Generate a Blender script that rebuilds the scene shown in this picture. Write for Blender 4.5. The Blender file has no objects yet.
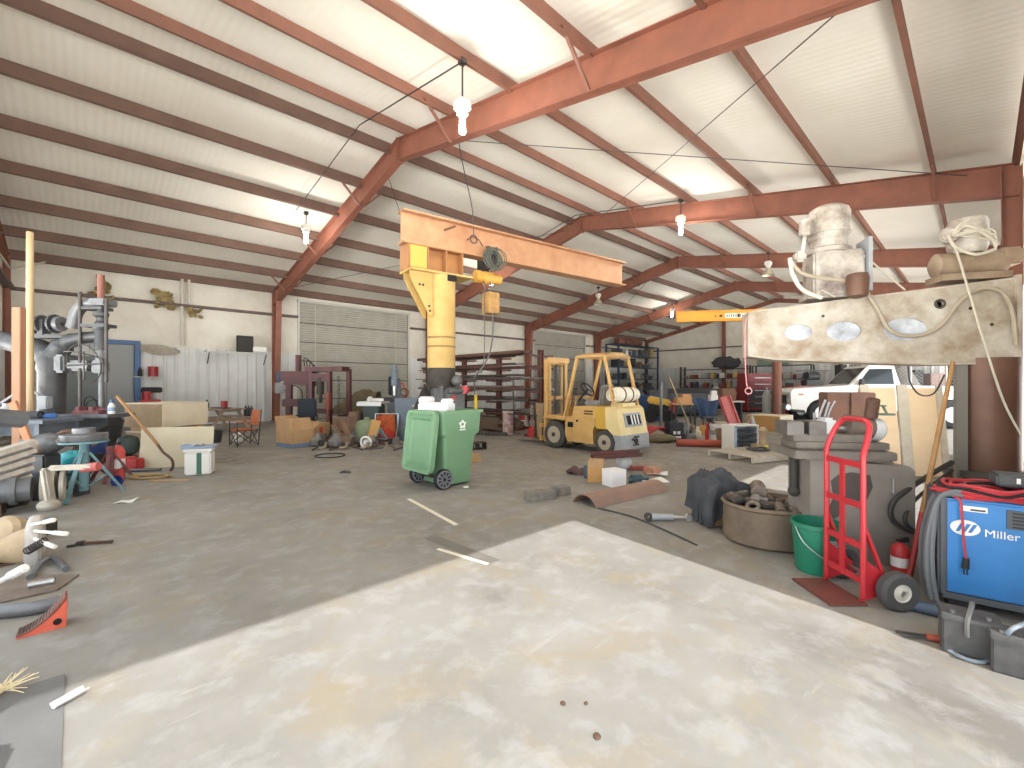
import bpy, bmesh, math, random
from mathutils import Vector, Matrix, Euler
R = math.radians
sc = bpy.context.scene
col = sc.collection
rnd = random.Random(11)

# ---------------------------------------------------------------- camera, world, sun, exposure
FPX, TH, CH, CY = 448.3, R(46.3), 1.517, 385.3
SN, CS = math.sin(TH), math.cos(TH)
cam_d = bpy.data.cameras.new('camera'); cam = bpy.data.objects.new('camera', cam_d); col.objects.link(cam)
cam_d.sensor_width = 36; cam_d.lens = 36 * FPX / 1024; cam_d.clip_start = .05; cam_d.clip_end = 300
cam_d.shift_y = (CY - 384) / 1024
cam.location = (0, 0, CH); cam.rotation_euler = (R(90), 0, TH - R(90))
sc.camera = cam
world = bpy.data.worlds.new('sky'); sc.world = world; world.use_nodes = True
bg = world.node_tree.nodes['Background']
UP, DOWN = 2.1, 9.5                    # sky above; below the horizon an added bright half that lifts the ceiling
bg.inputs['Strength'].default_value = 1
_wn = world.node_tree.nodes; _wl = world.node_tree.links
_tc = _wn.new('ShaderNodeTexCoord'); _sx = _wn.new('ShaderNodeSeparateXYZ'); _wl.new(_tc.outputs['Generated'], _sx.inputs[0])
_rp = _wn.new('ShaderNodeValToRGB'); _wl.new(_sx.outputs['Z'], _rp.inputs[0])
_rp.color_ramp.elements[0].position = 0; _rp.color_ramp.elements[1].position = .02
_rp.color_ramp.elements[0].color = (DOWN, DOWN * .98, DOWN * .93, 1); _rp.color_ramp.elements[1].color = (UP * .86, UP * .93, UP, 1)
_wl.new(_rp.outputs[0], bg.inputs['Color'])
sun_d = bpy.data.lights.new('sun', 'SUN'); sun_d.energy = 4.4; sun_d.angle = R(.6); sun_d.color = (.98, .99, 1)
sun = bpy.data.objects.new('sun', sun_d); col.objects.link(sun)
sun.rotation_euler = Vector((.47, 3.45, -4.35)).to_track_quat('-Z', 'Y').to_euler()
sc.view_settings.view_transform = 'Standard'; sc.view_settings.look = 'None'
sc.view_settings.gamma = 1; sc.view_settings.use_curve_mapping = False
sc.view_settings.exposure = 0.32
sc.cycles.max_bounces = 12; sc.cycles.diffuse_bounces = 8; sc.cycles.sample_clamp_indirect = 6

# ---------------------------------------------------------------- helpers
RC = -(R(90) - TH)                      # heading of the picture's right-hand direction
def at(px, py, z):
    r = (px - 512) / FPX * z
    return Vector((r * SN + z * CS, -r * CS + z * SN, CH - (py - CY) / FPX * z))
def G(px, py, h=0):
    v = at(px, py, FPX * (CH - h) / (py - CY)); v.z = h
    return v
def lin(c):
    return tuple(((v / 255 + .055) / 1.055) ** 2.4 if v > 10 else v / 255 / 12.92 for v in c)
MATS = {}
def M(name, c=None, rough=.6, metal=0, c2=None, scale=3.0, amt=.5, bump=0, bscale=None, emit=0, stretch=None, coord='Object'):
    if name in MATS: return MATS[name]
    m = bpy.data.materials.new(name); m.use_nodes = True; MATS[name] = m
    nt = m.node_tree; N = nt.nodes; Lk = nt.links
    b = N['Principled BSDF']; b.inputs['Roughness'].default_value = rough; b.inputs['Metallic'].default_value = metal
    ds = lambda q: tuple(v * .86 + .14 * (q[0] * .3 + q[1] * .59 + q[2] * .11) for v in q)
    c = lin(ds(c)) + (1,)
    if c2: c2 = ds(c2)
    b.inputs['Base Color'].default_value = c
    m.diffuse_color = c
    if c2 or bump:
        tc = N.new('ShaderNodeTexCoord'); mp = N.new('ShaderNodeMapping')
        Lk.new(tc.outputs[coord], mp.inputs['Vector'])
        if stretch: mp.inputs['Scale'].default_value = stretch
    if c2:
        nz = N.new('ShaderNodeTexNoise'); nz.inputs['Scale'].default_value = scale; nz.inputs['Detail'].default_value = 7
        nz.inputs['Roughness'].default_value = .65
        Lk.new(mp.outputs[0], nz.inputs['Vector'])
        rp = N.new('ShaderNodeValToRGB'); rp.color_ramp.elements[0].position = .5 - .22 + (.5 - amt) * .4
        rp.color_ramp.elements[1].position = .5 + .2 + (.5 - amt) * .4
        rp.color_ramp.elements[0].color = c; rp.color_ramp.elements[1].color = lin(c2) + (1,)
        Lk.new(nz.outputs['Fac'], rp.inputs[0]); Lk.new(rp.outputs[0], b.inputs['Base Color'])
    if bump:
        n2 = N.new('ShaderNodeTexNoise'); n2.inputs['Scale'].default_value = bscale or scale * 4; n2.inputs['Detail'].default_value = 5
        Lk.new(mp.outputs[0], n2.inputs['Vector'])
        bp = N.new('ShaderNodeBump'); bp.inputs['Strength'].default_value = bump; bp.inputs['Distance'].default_value = .03
        Lk.new(n2.outputs['Fac'], bp.inputs['Height']); Lk.new(bp.outputs[0], b.inputs['Normal'])
    if emit:
        b.inputs['Emission Color'].default_value = c; b.inputs['Emission Strength'].default_value = emit
    return m

def V(*a): return Vector(a)
class MB:
    """collects shapes and links them as ONE mesh object"""
    def __init__(s): s.bm = bmesh.new()
    def box(s, c, size, rot=None, bev=0, taper=None):
        r = bmesh.ops.create_cube(s.bm, size=1)
        vs = r['verts']
        for v in vs:
            v.co = Vector((v.co.x * size[0], v.co.y * size[1], v.co.z * size[2]))
            if taper and v.co.z > 0: v.co.x *= taper; v.co.y *= taper
        if bev:
            es = list({e for v in vs for e in v.link_edges})
            out = bmesh.ops.bevel(s.bm, geom=es, offset=bev, segments=2, affect='EDGES', clamp_overlap=True)
            vs = list({v for f in out['faces'] for v in f.verts} | {v for v in vs if v.is_valid})
        mt = Matrix.Translation(c)
        if rot is not None: mt = mt @ (rot if isinstance(rot, Matrix) else Euler(rot).to_matrix()).to_4x4()
        for v in vs: v.co = mt @ v.co
        return s
    def bar(s, p0, p1, w, d, roll=0, bev=0):
        p0, p1 = Vector(p0), Vector(p1); dv = p1 - p0
        q = dv.to_track_quat('Z', 'Y').to_matrix() @ Matrix.Rotation(roll, 3, 'Z')
        return s.box((p0 + p1) / 2, (w, d, dv.length), q, bev)
    def cyl(s, p0, p1, r0, r1=None, n=14, cap=True):
        p0, p1 = Vector(p0), Vector(p1); r1 = r0 if r1 is None else r1
        q = (p1 - p0).to_track_quat('Z', 'Y').to_matrix()
        a = [s.bm.verts.new(p0 + q @ V(r0 * math.cos(t), r0 * math.sin(t), 0)) for t in [i * 2 * math.pi / n for i in range(n)]]
        b = [s.bm.verts.new(p1 + q @ V(r1 * math.cos(t), r1 * math.sin(t), 0)) for t in [i * 2 * math.pi / n for i in range(n)]]
        for i in range(n): s.bm.faces.new((a[i], a[(i + 1) % n], b[(i + 1) % n], b[i]))
        if cap: s.bm.faces.new(a[::-1]); s.bm.faces.new(b)
        return s
    def pipe(s, p0, p1, ro, ri, n=18):
        p0, p1 = Vector(p0), Vector(p1)
        q = (p1 - p0).to_track_quat('Z', 'Y').to_matrix()
        rg = [[s.bm.verts.new(p + q @ V(r * math.cos(i * 2 * math.pi / n), r * math.sin(i * 2 * math.pi / n), 0)) for i in range(n)]
              for p, r in ((p0, ri), (p0, ro), (p1, ro), (p1, ri))]
        for k in range(4):
            a, b = rg[k], rg[(k + 1) % 4]
            for i in range(n): s.bm.faces.new((a[i], a[(i + 1) % n], b[(i + 1) % n], b[i]))
        return s
    def tube(s, pts, r, n=8, closed=False, smooth=0):
        pts = [Vector(p) for p in pts]
        if smooth: pts = catmull(pts, smooth, closed)
        rs = r if isinstance(r, (list, tuple)) else None
        rings = []; up = None; N_ = len(pts)
        for i, p in enumerate(pts):
            if closed: t = pts[(i + 1) % N_] - pts[i - 1]
            else: t = pts[min(i + 1, N_ - 1)] - pts[max(i - 1, 0)]
            t.normalize()
            if up is None: up = V(0, 0, 1) if abs(t.z) < .9 else V(1, 0, 0)
            a = t.cross(up); a.normalize(); b = a.cross(t); b.normalize(); up = b
            rr = rs[min(int(i * len(rs) / N_), len(rs) - 1)] if rs else r
            rings.append([s.bm.verts.new(p + a * rr * math.cos(k * 2 * math.pi / n) + b * rr * math.sin(k * 2 * math.pi / n)) for k in range(n)])
        for i in range(N_ if closed else N_ - 1):
            A, B = rings[i], rings[(i + 1) % N_]
            for k in range(n): s.bm.faces.new((A[k], A[(k + 1) % n], B[(k + 1) % n], B[k]))
        if not closed: s.bm.faces.new(rings[0][::-1]); s.bm.faces.new(rings[-1])
        return s
    def lathe(s, prof, c=(0, 0, 0), axis=(0, 0, 1), n=20, cap=True):
        q = Vector(axis).to_track_quat('Z', 'Y').to_matrix(); c = Vector(c)
        rings = [[s.bm.verts.new(c + q @ V(r * math.cos(k * 2 * math.pi / n), r * math.sin(k * 2 * math.pi / n), z)) for k in range(n)] for r, z in prof]
        for A, B in zip(rings, rings[1:]):
            for k in range(n): s.bm.faces.new((A[k], A[(k + 1) % n], B[(k + 1) % n], B[k]))
        if cap: s.bm.faces.new(rings[0][::-1]); s.bm.faces.new(rings[-1])
        return s
    def ball(s, c, r, n=12, rot=None):
        r = (r, r, r) if isinstance(r, (int, float)) else r
        o = bmesh.ops.create_uvsphere(s.bm, u_segments=n, v_segments=max(6, n * 2 // 3), radius=1)
        mt = Matrix.Translation(c) @ ((Euler(rot).to_matrix().to_4x4()) if rot else Matrix()) @ Matrix.Diagonal((r[0], r[1], r[2], 1))
        for v in o['verts']: v.co = mt @ v.co
        return s
    def prism(s, pts, th, mt=None):
        """outline (x, z) extruded th along y, centred; mt places it"""
        mt = mt or Matrix()
        a = [s.bm.verts.new(mt @ V(x, -th / 2, z)) for x, z in pts]; b = [s.bm.verts.new(mt @ V(x, th / 2, z)) for x, z in pts]
        n = len(pts)
        for i in range(n): s.bm.faces.new((a[i], a[(i + 1) % n], b[(i + 1) % n], b[i]))
        s.bm.faces.new(a[::-1]); s.bm.faces.new(b)
        return s
    def torus(s, c, Rr, r, axis=(0, 0, 1), n=24, m=8):
        q = Vector(axis).to_track_quat('Z', 'Y').to_matrix()
        return s.tube([Vector(c) + q @ V(Rr * math.cos(i * 2 * math.pi / n), Rr * math.sin(i * 2 * math.pi / n), 0) for i in range(n)], r, m, True)
    def ibeam(s, p0, p1, d, w, tf=.015, tw=.01, up=(0, 0, 1)):
        p0, p1 = Vector(p0), Vector(p1); x = (p1 - p0); L = x.length; x.normalize(); y = Vector(up).cross(x); y.normalize(); z = x.cross(y)
        q = Matrix((x, y, z)).transposed(); c = (p0 + p1) / 2
        s.box(c, (L, tw, d - 2 * tf), q); s.box(c + z * (d - tf) / 2, (L, w, tf), q); s.box(c - z * (d - tf) / 2, (L, w, tf), q)
        return s
    def grid(s, nx, ny, f):
        vs = [[s.bm.verts.new(f(i / nx, j / ny)) for j in range(ny + 1)] for i in range(nx + 1)]
        for i in range(nx):
            for j in range(ny): s.bm.faces.new((vs[i][j], vs[i + 1][j], vs[i + 1][j + 1], vs[i][j + 1]))
        return s
    def solid(s, th):
        bmesh.ops.recalc_face_normals(s.bm, faces=s.bm.faces)
        bmesh.ops.solidify(s.bm, geom=list(s.bm.faces), thickness=th); return s
    def jitter(s, a, seed=1):
        r = random.Random(seed)
        for v in s.bm.verts: v.co += V(r.uniform(-a, a), r.uniform(-a, a), r.uniform(-a, a))
        return s
    def build(s, name, mat, parent=None, loc=None, rot=None, ang=35):
        bmesh.ops.recalc_face_normals(s.bm, faces=s.bm.faces)
        me = bpy.data.meshes.new(name); s.bm.to_mesh(me); s.bm.free()
        me.materials.append(mat)
        me.shade_smooth(); me.set_sharp_from_angle(angle=R(ang))
        o = bpy.data.objects.new(name, me); col.objects.link(o)
        if parent: o.parent = parent
        if loc is not None: o.location = loc
        if rot is not None: o.rotation_euler = rot if isinstance(rot, (tuple, Euler)) else (0, 0, rot)
        return o
def catmull(P, k, closed=False):
    out = []; n = len(P)
    for i in range(n if closed else n - 1):
        g = lambda j: P[j % n] if closed else P[max(0, min(n - 1, j))]
        p0, p1, p2, p3 = g(i - 1), g(i), g(i + 1), g(i + 2)
        for t in [j / k for j in range(k)]:
            out.append(.5 * ((2 * p1) + (p2 - p0) * t + (2 * p0 - 5 * p1 + 4 * p2 - p3) * t * t + (3 * p1 - p0 - 3 * p2 + p3) * t ** 3))
    if not closed: out.append(P[-1].copy())
    return out
def thing(name, label, cat, loc=(0, 0, 0), rot=0, group=None):
    o = bpy.data.objects.new(name, None); col.objects.link(o); o.empty_display_size = .1
    o.location = loc; o.rotation_euler = rot if isinstance(rot, tuple) else (0, 0, rot)
    o['label'] = label; o['category'] = cat
    if group: o['group'] = group
    return o
def tag(o, label, cat, group=None, kind=None):
    o['label'] = label; o['category'] = cat
    if group: o['group'] = group
    if kind: o['kind'] = kind
    return o
def struct(o): o['kind'] = 'structure'; return o
def dup(root, loc=None, rot=None, label=None, group=None, mats=None):
    r = root.copy(); col.objects.link(r)
    if loc is not None: r.location = loc
    if rot is not None: r.rotation_euler = rot if isinstance(rot, tuple) else (0, 0, rot)
    if label: r['label'] = label
    if group: r['group'] = group
    for ch in list(root.children):
        c = ch.copy(); col.objects.link(c); c.parent = r
        for g in list(ch.children):
            d = g.copy(); col.objects.link(d); d.parent = c
    return r
def text(body, size, name, mat, parent=None, depth=.002, bold=0):
    cu = bpy.data.curves.new(name, 'FONT'); cu.body = body; cu.size = size; cu.extrude = depth; cu.offset = bold
    cu.align_x = 'CENTER'; cu.align_y = 'CENTER'
    o = bpy.data.objects.new(name, cu); col.objects.link(o)
    dg = bpy.context.evaluated_depsgraph_get(); me = bpy.data.meshes.new_from_object(o.evaluated_get(dg))
    bpy.data.objects.remove(o); bpy.data.curves.remove(cu)
    o = bpy.data.objects.new(name, me); col.objects.link(o); me.materials.clear(); me.materials.append(mat)
    if parent: o.parent = parent
    return o

# ---------------------------------------------------------------- materials
RED = M('oxide red steel paint', (158, 92, 70), .55, 0, (130, 78, 60), 2.2, .5)
RED2 = M('oxide red purlin paint', (148, 92, 72), .6, 0, (122, 80, 64), 1.6, .5)
VINYL = M('white insulation facing', (228, 222, 206), .75, 0, (206, 196, 172), .5, .35, .25, 9)
STEEL = M('dark steel', (92, 90, 90), .45, .6, (70, 62, 56), 6, .5)
GREYM = M('grey machine paint', (112, 114, 116), .5, .2, (84, 82, 80), 5, .45)
RUST = M('rusty steel', (120, 84, 66), .7, .3, (88, 66, 56), 5, .5, .2)
BLACK = M('black rubber', (34, 34, 36), .7)
DARK = M('dark grey plastic', (60, 61, 64), .55)
CHROME = M('worn bright metal', (190, 190, 190), .3, .9)
WHITE = M('white paint', (232, 231, 226), .5)
WOOD = M('raw pine wood', (200, 160, 110), .7, 0, (176, 134, 86), 4, .5, stretch=(1, 1, .12))
PLY = M('pale plywood', (218, 196, 154), .7, 0, (202, 176, 132), 2.5, .45, stretch=(.3, 1, 1))
CARD = M('brown cardboard', (196, 156, 108), .85, 0, (180, 138, 92), 3, .4)
REDP = M('bright red paint', (206, 44, 48), .4, 0, (178, 40, 42), 6, .4)
BLUEP = M('blue paint', (70, 110, 165), .5, 0, (60, 92, 140), 4, .4)
YEL = M('worn yellow paint', (226, 172, 62), .5, 0, (196, 134, 52), 4, .45)
CABLE = M('grey cable sheath', (92, 95, 98), .6)
# ---------------------------------------------------------------- the building
X0, X1, YL, YR, YC = -1.74, 36.36, 20.78, -.57, 10.33     # ends, left wall, right wall, ridge line
HR, HL, HRt = 8.05, 5.72, 6.15                             # ceiling at ridge, left eave, right eave
def ceil(y): return HR - (HR - HL) * (y - YC) / (YL - YC) if y > YC else HR - (HR - HRt) * (YC - y) / (YC - YR)
FR = [5.88 + 7.62 * k for k in range(-1, 5)]

def concrete():
    m = bpy.data.materials.new('stained concrete'); m.use_nodes = True
    nt = m.node_tree; N = nt.nodes; Lk = nt.links; b = N['Principled BSDF']; b.inputs['Roughness'].default_value = .8
    tc = N.new('ShaderNodeTexCoord')
    def noise(s, d=8, st=None, dist=0):
        mp = N.new('ShaderNodeMapping'); Lk.new(tc.outputs['Object'], mp.inputs[0])
        if st: mp.inputs['Scale'].default_value = st
        n = N.new('ShaderNodeTexNoise'); n.inputs['Scale'].default_value = s; n.inputs['Detail'].default_value = d
        n.inputs['Roughness'].default_value = .62; n.inputs['Distortion'].default_value = dist; Lk.new(mp.outputs[0], n.inputs['Vector']); return n
    def ramp(n, p, q, c0, c1):
        r = N.new('ShaderNodeValToRGB'); e = r.color_ramp.elements; e[0].position = p; e[1].position = q; e[0].color = c0; e[1].color = c1
        Lk.new(n.outputs['Fac'], r.inputs[0]); return r
    def mix(fac, a, bb):
        x = N.new('ShaderNodeMix'); x.data_type = 'RGBA'
        Lk.new(fac, x.inputs[0]); 
        for s, i in ((a, 6), (bb, 7)):
            if hasattr(s, 'links'): Lk.new(s, x.inputs[i])
            else: x.inputs[i].default_value = s
        return x.outputs[2]
    K = lambda v: (v, v, v, 1)
    base = ramp(noise(.9, 9), .32, .68, lin((124, 120, 113)) + (1,), lin((146, 142, 136)) + (1,)).outputs[0]
    tan = mix(ramp(noise(1.5, 8, None, .6), .52, .68, K(0), K(.75)).outputs[0], base, lin((142, 129, 106)) + (1,))
    dk = mix(ramp(noise(.55, 9, (1, .55, 1), .8), .56, .7, K(0), K(.62)).outputs[0], tan, lin((96, 90, 84)) + (1,))
    scr = mix(ramp(noise(5, 6, (.25, 1.6, 1), .3), .62, .72, K(0), K(.4)).outputs[0], dk, lin((178, 171, 160)) + (1,))
    mo = mix(ramp(noise(4.2, 12, None, .25), .5, .64, K(0), K(.42)).outputs[0], scr, lin((162, 160, 157)) + (1,))
    scr = mix(ramp(noise(3.1, 12, None, .35), .54, .68, K(0), K(.4)).outputs[0], mo, lin((144, 136, 114)) + (1,))
    sp = mix(ramp(noise(14, 4), .7, .76, K(0), K(.5)).outputs[0], scr, lin((90, 80, 70)) + (1,))
    Lk.new(sp, b.inputs['Base Color'])
    bp = N.new('ShaderNodeBump'); bp.inputs['Strength'].default_value = .15; bp.inputs['Distance'].default_value = .02
    Lk.new(noise(22, 6).outputs['Fac'], bp.inputs['Height']); Lk.new(bp.outputs[0], b.inputs['Normal'])
    return m
CONC = concrete()
f = MB(); f.box(((X0 + X1) / 2, (YL + YR) / 2, -.1), (X1 - X0 + .4, YL - YR + .4, .2)); struct(f.build('floor', CONC))
APRON = M('sunlit yard concrete', (205, 200, 190), .85, 0, (190, 182, 168), .6, .5)
f = MB(); f.box(((X0 + X1) / 2, YR - .9, -.105), (48, 1.4, .2)); f.box((X0 - 2.2, 10, -.105), (4, 28, .2)); struct(f.build('ground', APRON))

def ribs(name, p0, p1, z0, z1, mat, pitch=.3, depth=.03, th=.02):
    """ribbed sheet wall from p0 to p1 (plan), z0 to z1"""
    p0, p1 = Vector(p0).to_3d(), Vector(p1).to_3d(); L = (p1 - p0).length; u = (p1 - p0) / L; n = V(-u.y, u.x, 0)
    prof = []; x = 0
    while x < L - 1e-6:
        for dx, dd in ((0, 0), (.72, 0), (.8, 1), (.92, 1)):
            if x + dx * pitch < L: prof.append((x + dx * pitch, dd * depth))
        x += pitch
    prof.append((L, 0))
    m = MB(); bm = m.bm
    a = [bm.verts.new(p0 + u * x + n * d + V(0, 0, z0)) for x, d in prof]; b = [bm.verts.new(p0 + u * x + n * d + V(0, 0, z1)) for x, d in prof]
    for i in range(len(prof) - 1): bm.faces.new((a[i], a[i + 1], b[i + 1], b[i]))
    m.solid(th); return m.build(name, mat)
SHEET = M('grey white ribbed sheet', (216, 218, 217), .55, .05, (198, 198, 194), 1.2, .4)
WVIN = M('cream wall insulation facing', (224, 220, 208), .8, 0, (198, 190, 172), .7, .4, .5, 2.5)
# left wall: insulation above, ribbed sheet below, two roll-up doors
D1, D2 = (6.9, 12.35), (22.0, 27.6)
wl = MB()
for a, b in ((X0, D1[0]), (D1[1], D2[0]), (D2[1], X1)): wl.box(((a + b) / 2, YL + .14, 2.9), (b - a, .12, 5.8))
for a, b in (D1, D2): wl.box(((a + b) / 2, YL + .14, 5.52), (b - a, .12, .56))
struct(wl.build('wall_left', WVIN))
for i, (a, b) in enumerate(((X0, D1[0] - .15), (D1[1] + .15, D2[0] - .15), (D2[1] + .15, X1))):
    struct(ribs('trim_%d' % (i + 1), (a, YL + .06), (b, YL + .06), 0, 2.95, SHEET, .33, -.035))
DOORM = M('roll door slat metal', (176, 174, 162), .5, .15, (158, 155, 142), 1.5, .5)
for i, (a, b) in enumerate((D1, D2)):
    m = MB(); n = 52; H = 5.24; bm = m.bm
    prof = []
    for k in range(n):
        z = k * H / n
        prof += [(z, 0), (z + H / n * .3, .03), (z + H / n * .7, .03), (z + H / n * .92, 0)]
    va = [bm.verts.new((a, YL + .17 - d, z)) for z, d in prof]; vb = [bm.verts.new((b, YL + .17 - d, z)) for z, d in prof]
    for k in range(len(prof) - 1): bm.faces.new((va[k], vb[k], vb[k + 1], va[k + 1]))
    m.solid(.01); d = struct(m.build('door_%d' % (i + 1), DOORM))
    m = MB()
    for z in (.9, 1.75, 2.6, 3.45, 4.3): m.box(((a + b) / 2, YL + .125, z), (b - a, .012, .035))
    m.build('slat_joint', DARK, d)
    m = MB()
    for x in (a - .03, b + .03): m.box((x, YL + .1, H / 2), (.09, .12, H))
    m.box(((a + b) / 2, YL + .06, H + .02), (b - a + .2, .14, .1)); m.build('door_track', M('door track galvanised', (186, 184, 176), .45, .3), d)
    m = MB()
    for x in (a + .7, b - .7): m.cyl((x, YL + .1, .4), (x, YL + .1, H), .012)
    m.build('pull_chain', M('pale rope', (205, 198, 178), .8), d)
# near end wall, far end wall, right wall
def gable(x, name, y0, y1, mat):
    ys = [y0] + [y for y in (YC,) if y0 < y < y1] + [y1]
    m = MB(); m.prism([(y, 0) for y in (y0, y1)] + [(y, ceil(y) + .05) for y in reversed(ys)], .12, Matrix(((0, 1, 0, x), (1, 0, 0, 0), (0, 0, 1, 0), (0, 0, 0, 1))))
    return struct(m.build(name, mat))
gable(X0 - .1, 'wall_near', 16.5, YL + .2, WVIN)
m = MB(); m.prism([(YR - .1, 3.9), (16.5, 3.9), (16.5, ceil(16.5) + .05), (YC, HR + .05), (YR - .1, ceil(YR) + .05)], .12, Matrix(((0, 1, 0, X0 - .1), (1, 0, 0, 0), (0, 0, 1, 0), (0, 0, 0, 1)))); struct(m.build('trim_7', WVIN))  # unseen lintel limiting fill light; the end wall below is left open for it
gable(X1 + .1, 'wall_far', YR - .1, YL + .2, WVIN)
struct(ribs('trim_4', (X1 + .02, YL), (X1 + .02, YR), 0, 2.95, SHEET, .33, -.035))
struct(ribs('trim_5', (X0 - .02, 16.5), (X0 - .02, YL), 0, 2.95, SHEET, .33, -.035))
m = MB(); m.box(((X1 + 13.6) / 2, YR - .12, 4.9), (X1 - 13.6, .1, 2.4)); m.box((11.4, YR - .12, 3), (4.4, .1, 6.1)); m.box(((3.46 + 6.0) / 2, YR - .12, 3), (6.0 - 3.46, .1, 6.1))  # unseen wall, its gaps and closed stretches shaped for fill light and shade
m.box(((X0 + 3.46) / 2, YR - .12, 5.5), (3.46 - X0, .1, 1.15)); m.box((7.6, YR - .12, 5.16), (3.2, .1, 1.83))
struct(m.build('wall_right', WVIN))
# roof: two slopes of faced insulation
def roofmat():
    m = M('roof insulation facing', (242, 238, 226), .7, 0, (228, 220, 202), .35, .35)
    nt = m.node_tree; N = nt.nodes; Lk = nt.links; b = N['Principled BSDF']; tc = N.new('ShaderNodeTexCoord')
    mp = N.new('ShaderNodeMapping'); Lk.new(tc.outputs['Object'], mp.inputs[0]); mp.inputs['Scale'].default_value = (2.1, .12, 0)
    wv = N.new('ShaderNodeTexWave'); wv.inputs['Scale'].default_value = 1; wv.inputs['Distortion'].default_value = 2.5; wv.inputs['Detail'].default_value = 3; Lk.new(mp.outputs[0], wv.inputs['Vector'])
    n2 = N.new('ShaderNodeTexVoronoi'); n2.inputs['Scale'].default_value = 13; Lk.new(tc.outputs['Object'], n2.inputs['Vector'])
    ad = N.new('ShaderNodeMath'); ad.operation = 'MULTIPLY_ADD'; ad.inputs[1].default_value = .35
    Lk.new(n2.outputs['Distance'], ad.inputs[0]); Lk.new(wv.outputs['Fac'], ad.inputs[2])
    bp = N.new('ShaderNodeBump'); bp.inputs['Strength'].default_value = .16; bp.inputs['Distance'].default_value = .02
    Lk.new(ad.outputs[0], bp.inputs['Height']); Lk.new(bp.outputs[0], b.inputs['Normal']); return m
ROOF = roofmat()
m = MB()
m.prism([(YR - .3, ceil(YR)), (YC, HR), (YL + .3, ceil(YL)), (YL + .3, ceil(YL) + .12), (YC, HR + .12), (YR - .3, ceil(YR) + .12)], X1 - X0 + .4,
        Matrix(((0, 1, 0, (X0 + X1) / 2), (1, 0, 0, 0), (0, 0, 1, 0), (0, 0, 0, 1))))
struct(m.build('ceiling', ROOF))
# purlins
def slope(y): return (HL - HR) / (YL - YC) if y > YC else (HR - HRt) / (YC - YR)
for y in (10.83, 12.5, 14.15, 15.85, 17.5, 19.15, 20.72, 9.82, 8.02, 6.15, 4.3, 2.5, .7, -.5):
    c = ceil(y); m = MB(); dp = .3 if y > 10.5 else .24; a = math.atan(slope(y)); sg = -1 if y > YC else 1
    rt = Matrix.Rotation(a, 3, 'X'); o = V((X0 + X1) / 2, y, c)
    L = X1 - X0
    m.box(o + rt @ V(0, 0, -dp / 2 - .004), (L, .008, dp), rt)
    m.box(o + rt @ V(0, .03, -.008), (L, .06, .008), rt); m.box(o + rt @ V(0, -.035 * sg, -dp), (L, .07, .008), rt); m.box(o + rt @ V(0, -.07 * sg, -dp + .015), (L, .006, .03), rt)
    struct(m.build('purlin', RED2 if y < 10.5 else M('shaded brown purlin paint', (124, 92, 78), .6, 0, (102, 76, 66), 1.6, .5)))  # left slope browner: the darker tone is partly shade put into the colour
# frames
def rafter(x, ya, yb, dA, dB):
    """tapered I rafter from ridge ya to eave yb, depth dA at the ridge, dB at the eave"""
    tp = lambda y: ceil(y) - .215
    za, zb = tp(ya), tp(yb)
    m = MB(); w = .2
    mx = lambda yy: Matrix(((0, 1, 0, x), (1, 0, 0, 0), (0, 0, 1, 0), (0, 0, 0, 1)))
    m.prism([(ya, za), (yb, zb), (yb, zb - dB), (ya, za - dA)], .012, mx(0))
    m.prism([(ya, za), (yb, zb), (yb, zb - .016), (ya, za - .016)], w, mx(0))
    m.prism([(ya, za - dA), (yb, zb - dB), (yb, zb - dB + .016), (ya, za - dA + .016)], w, mx(0))
    m.box((x, ya + (.012 if yb > ya else -.012), za - dA / 2 - .01), (w, .02, dA + .06))
    return struct(m.build('rafter', RED))
def column(x, y, top, w0, w1, sgn):
    m = MB(); mx = Matrix(((0, 1, 0, x), (1, 0, 0, 0), (0, 0, 1, 0), (0, 0, 0, 1)))
    yo = y; a, b = y - sgn * w0, y - sgn * w1
    m.prism([(yo, 0), (a, 0), (b, top), (yo, top)], .02, mx)
    m.prism([(yo, 0), (yo - sgn * .016, 0), (yo - sgn * .016, top), (yo, top)], .22, mx)
    m.prism([(a, 0), (a + sgn * .016, 0), (b + sgn * .016, top), (b, top)], .22, mx)
    m.box((x, (a + yo) / 2, .012), (.3, abs(a - yo) + .1, .024))
    return struct(m.build('column', RED))
for i, x in enumerate(FR):
    end = i in (0, 5)
    rafter(x, YC, YL - .05, .55 if not end else .3, .62 if not end else .3)
    if i: rafter(x, YC, YR + .05, .55 if not end else .3, .66 if not end else .3)
    column(x, YL, ceil(YL) - .25, .3, .62 if not end else .3, 1)
    if i: column(x, YR - (.06 if i == 1 else 0), ceil(YR) - .25, .2 if i == 1 else .22, .2 if i == 1 else .3, -1)
    if not end:
        for y, s in ((12.5, 1), (15.85, 1), (19.15, 1), (8.02, -1), (4.3, -1), (.7, -1)):
            for dx in (-.75, .75):
                if s < 0 and dx > 0: continue
                m = MB(); dd = .6
                m.bar((x + dx, y, ceil(y) - .12), (x + .06 * (1 if dx > 0 else -1), y, ceil(y) - .215 - dd), .05, .05)
                struct(m.build('flange_brace', RED2))
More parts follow.
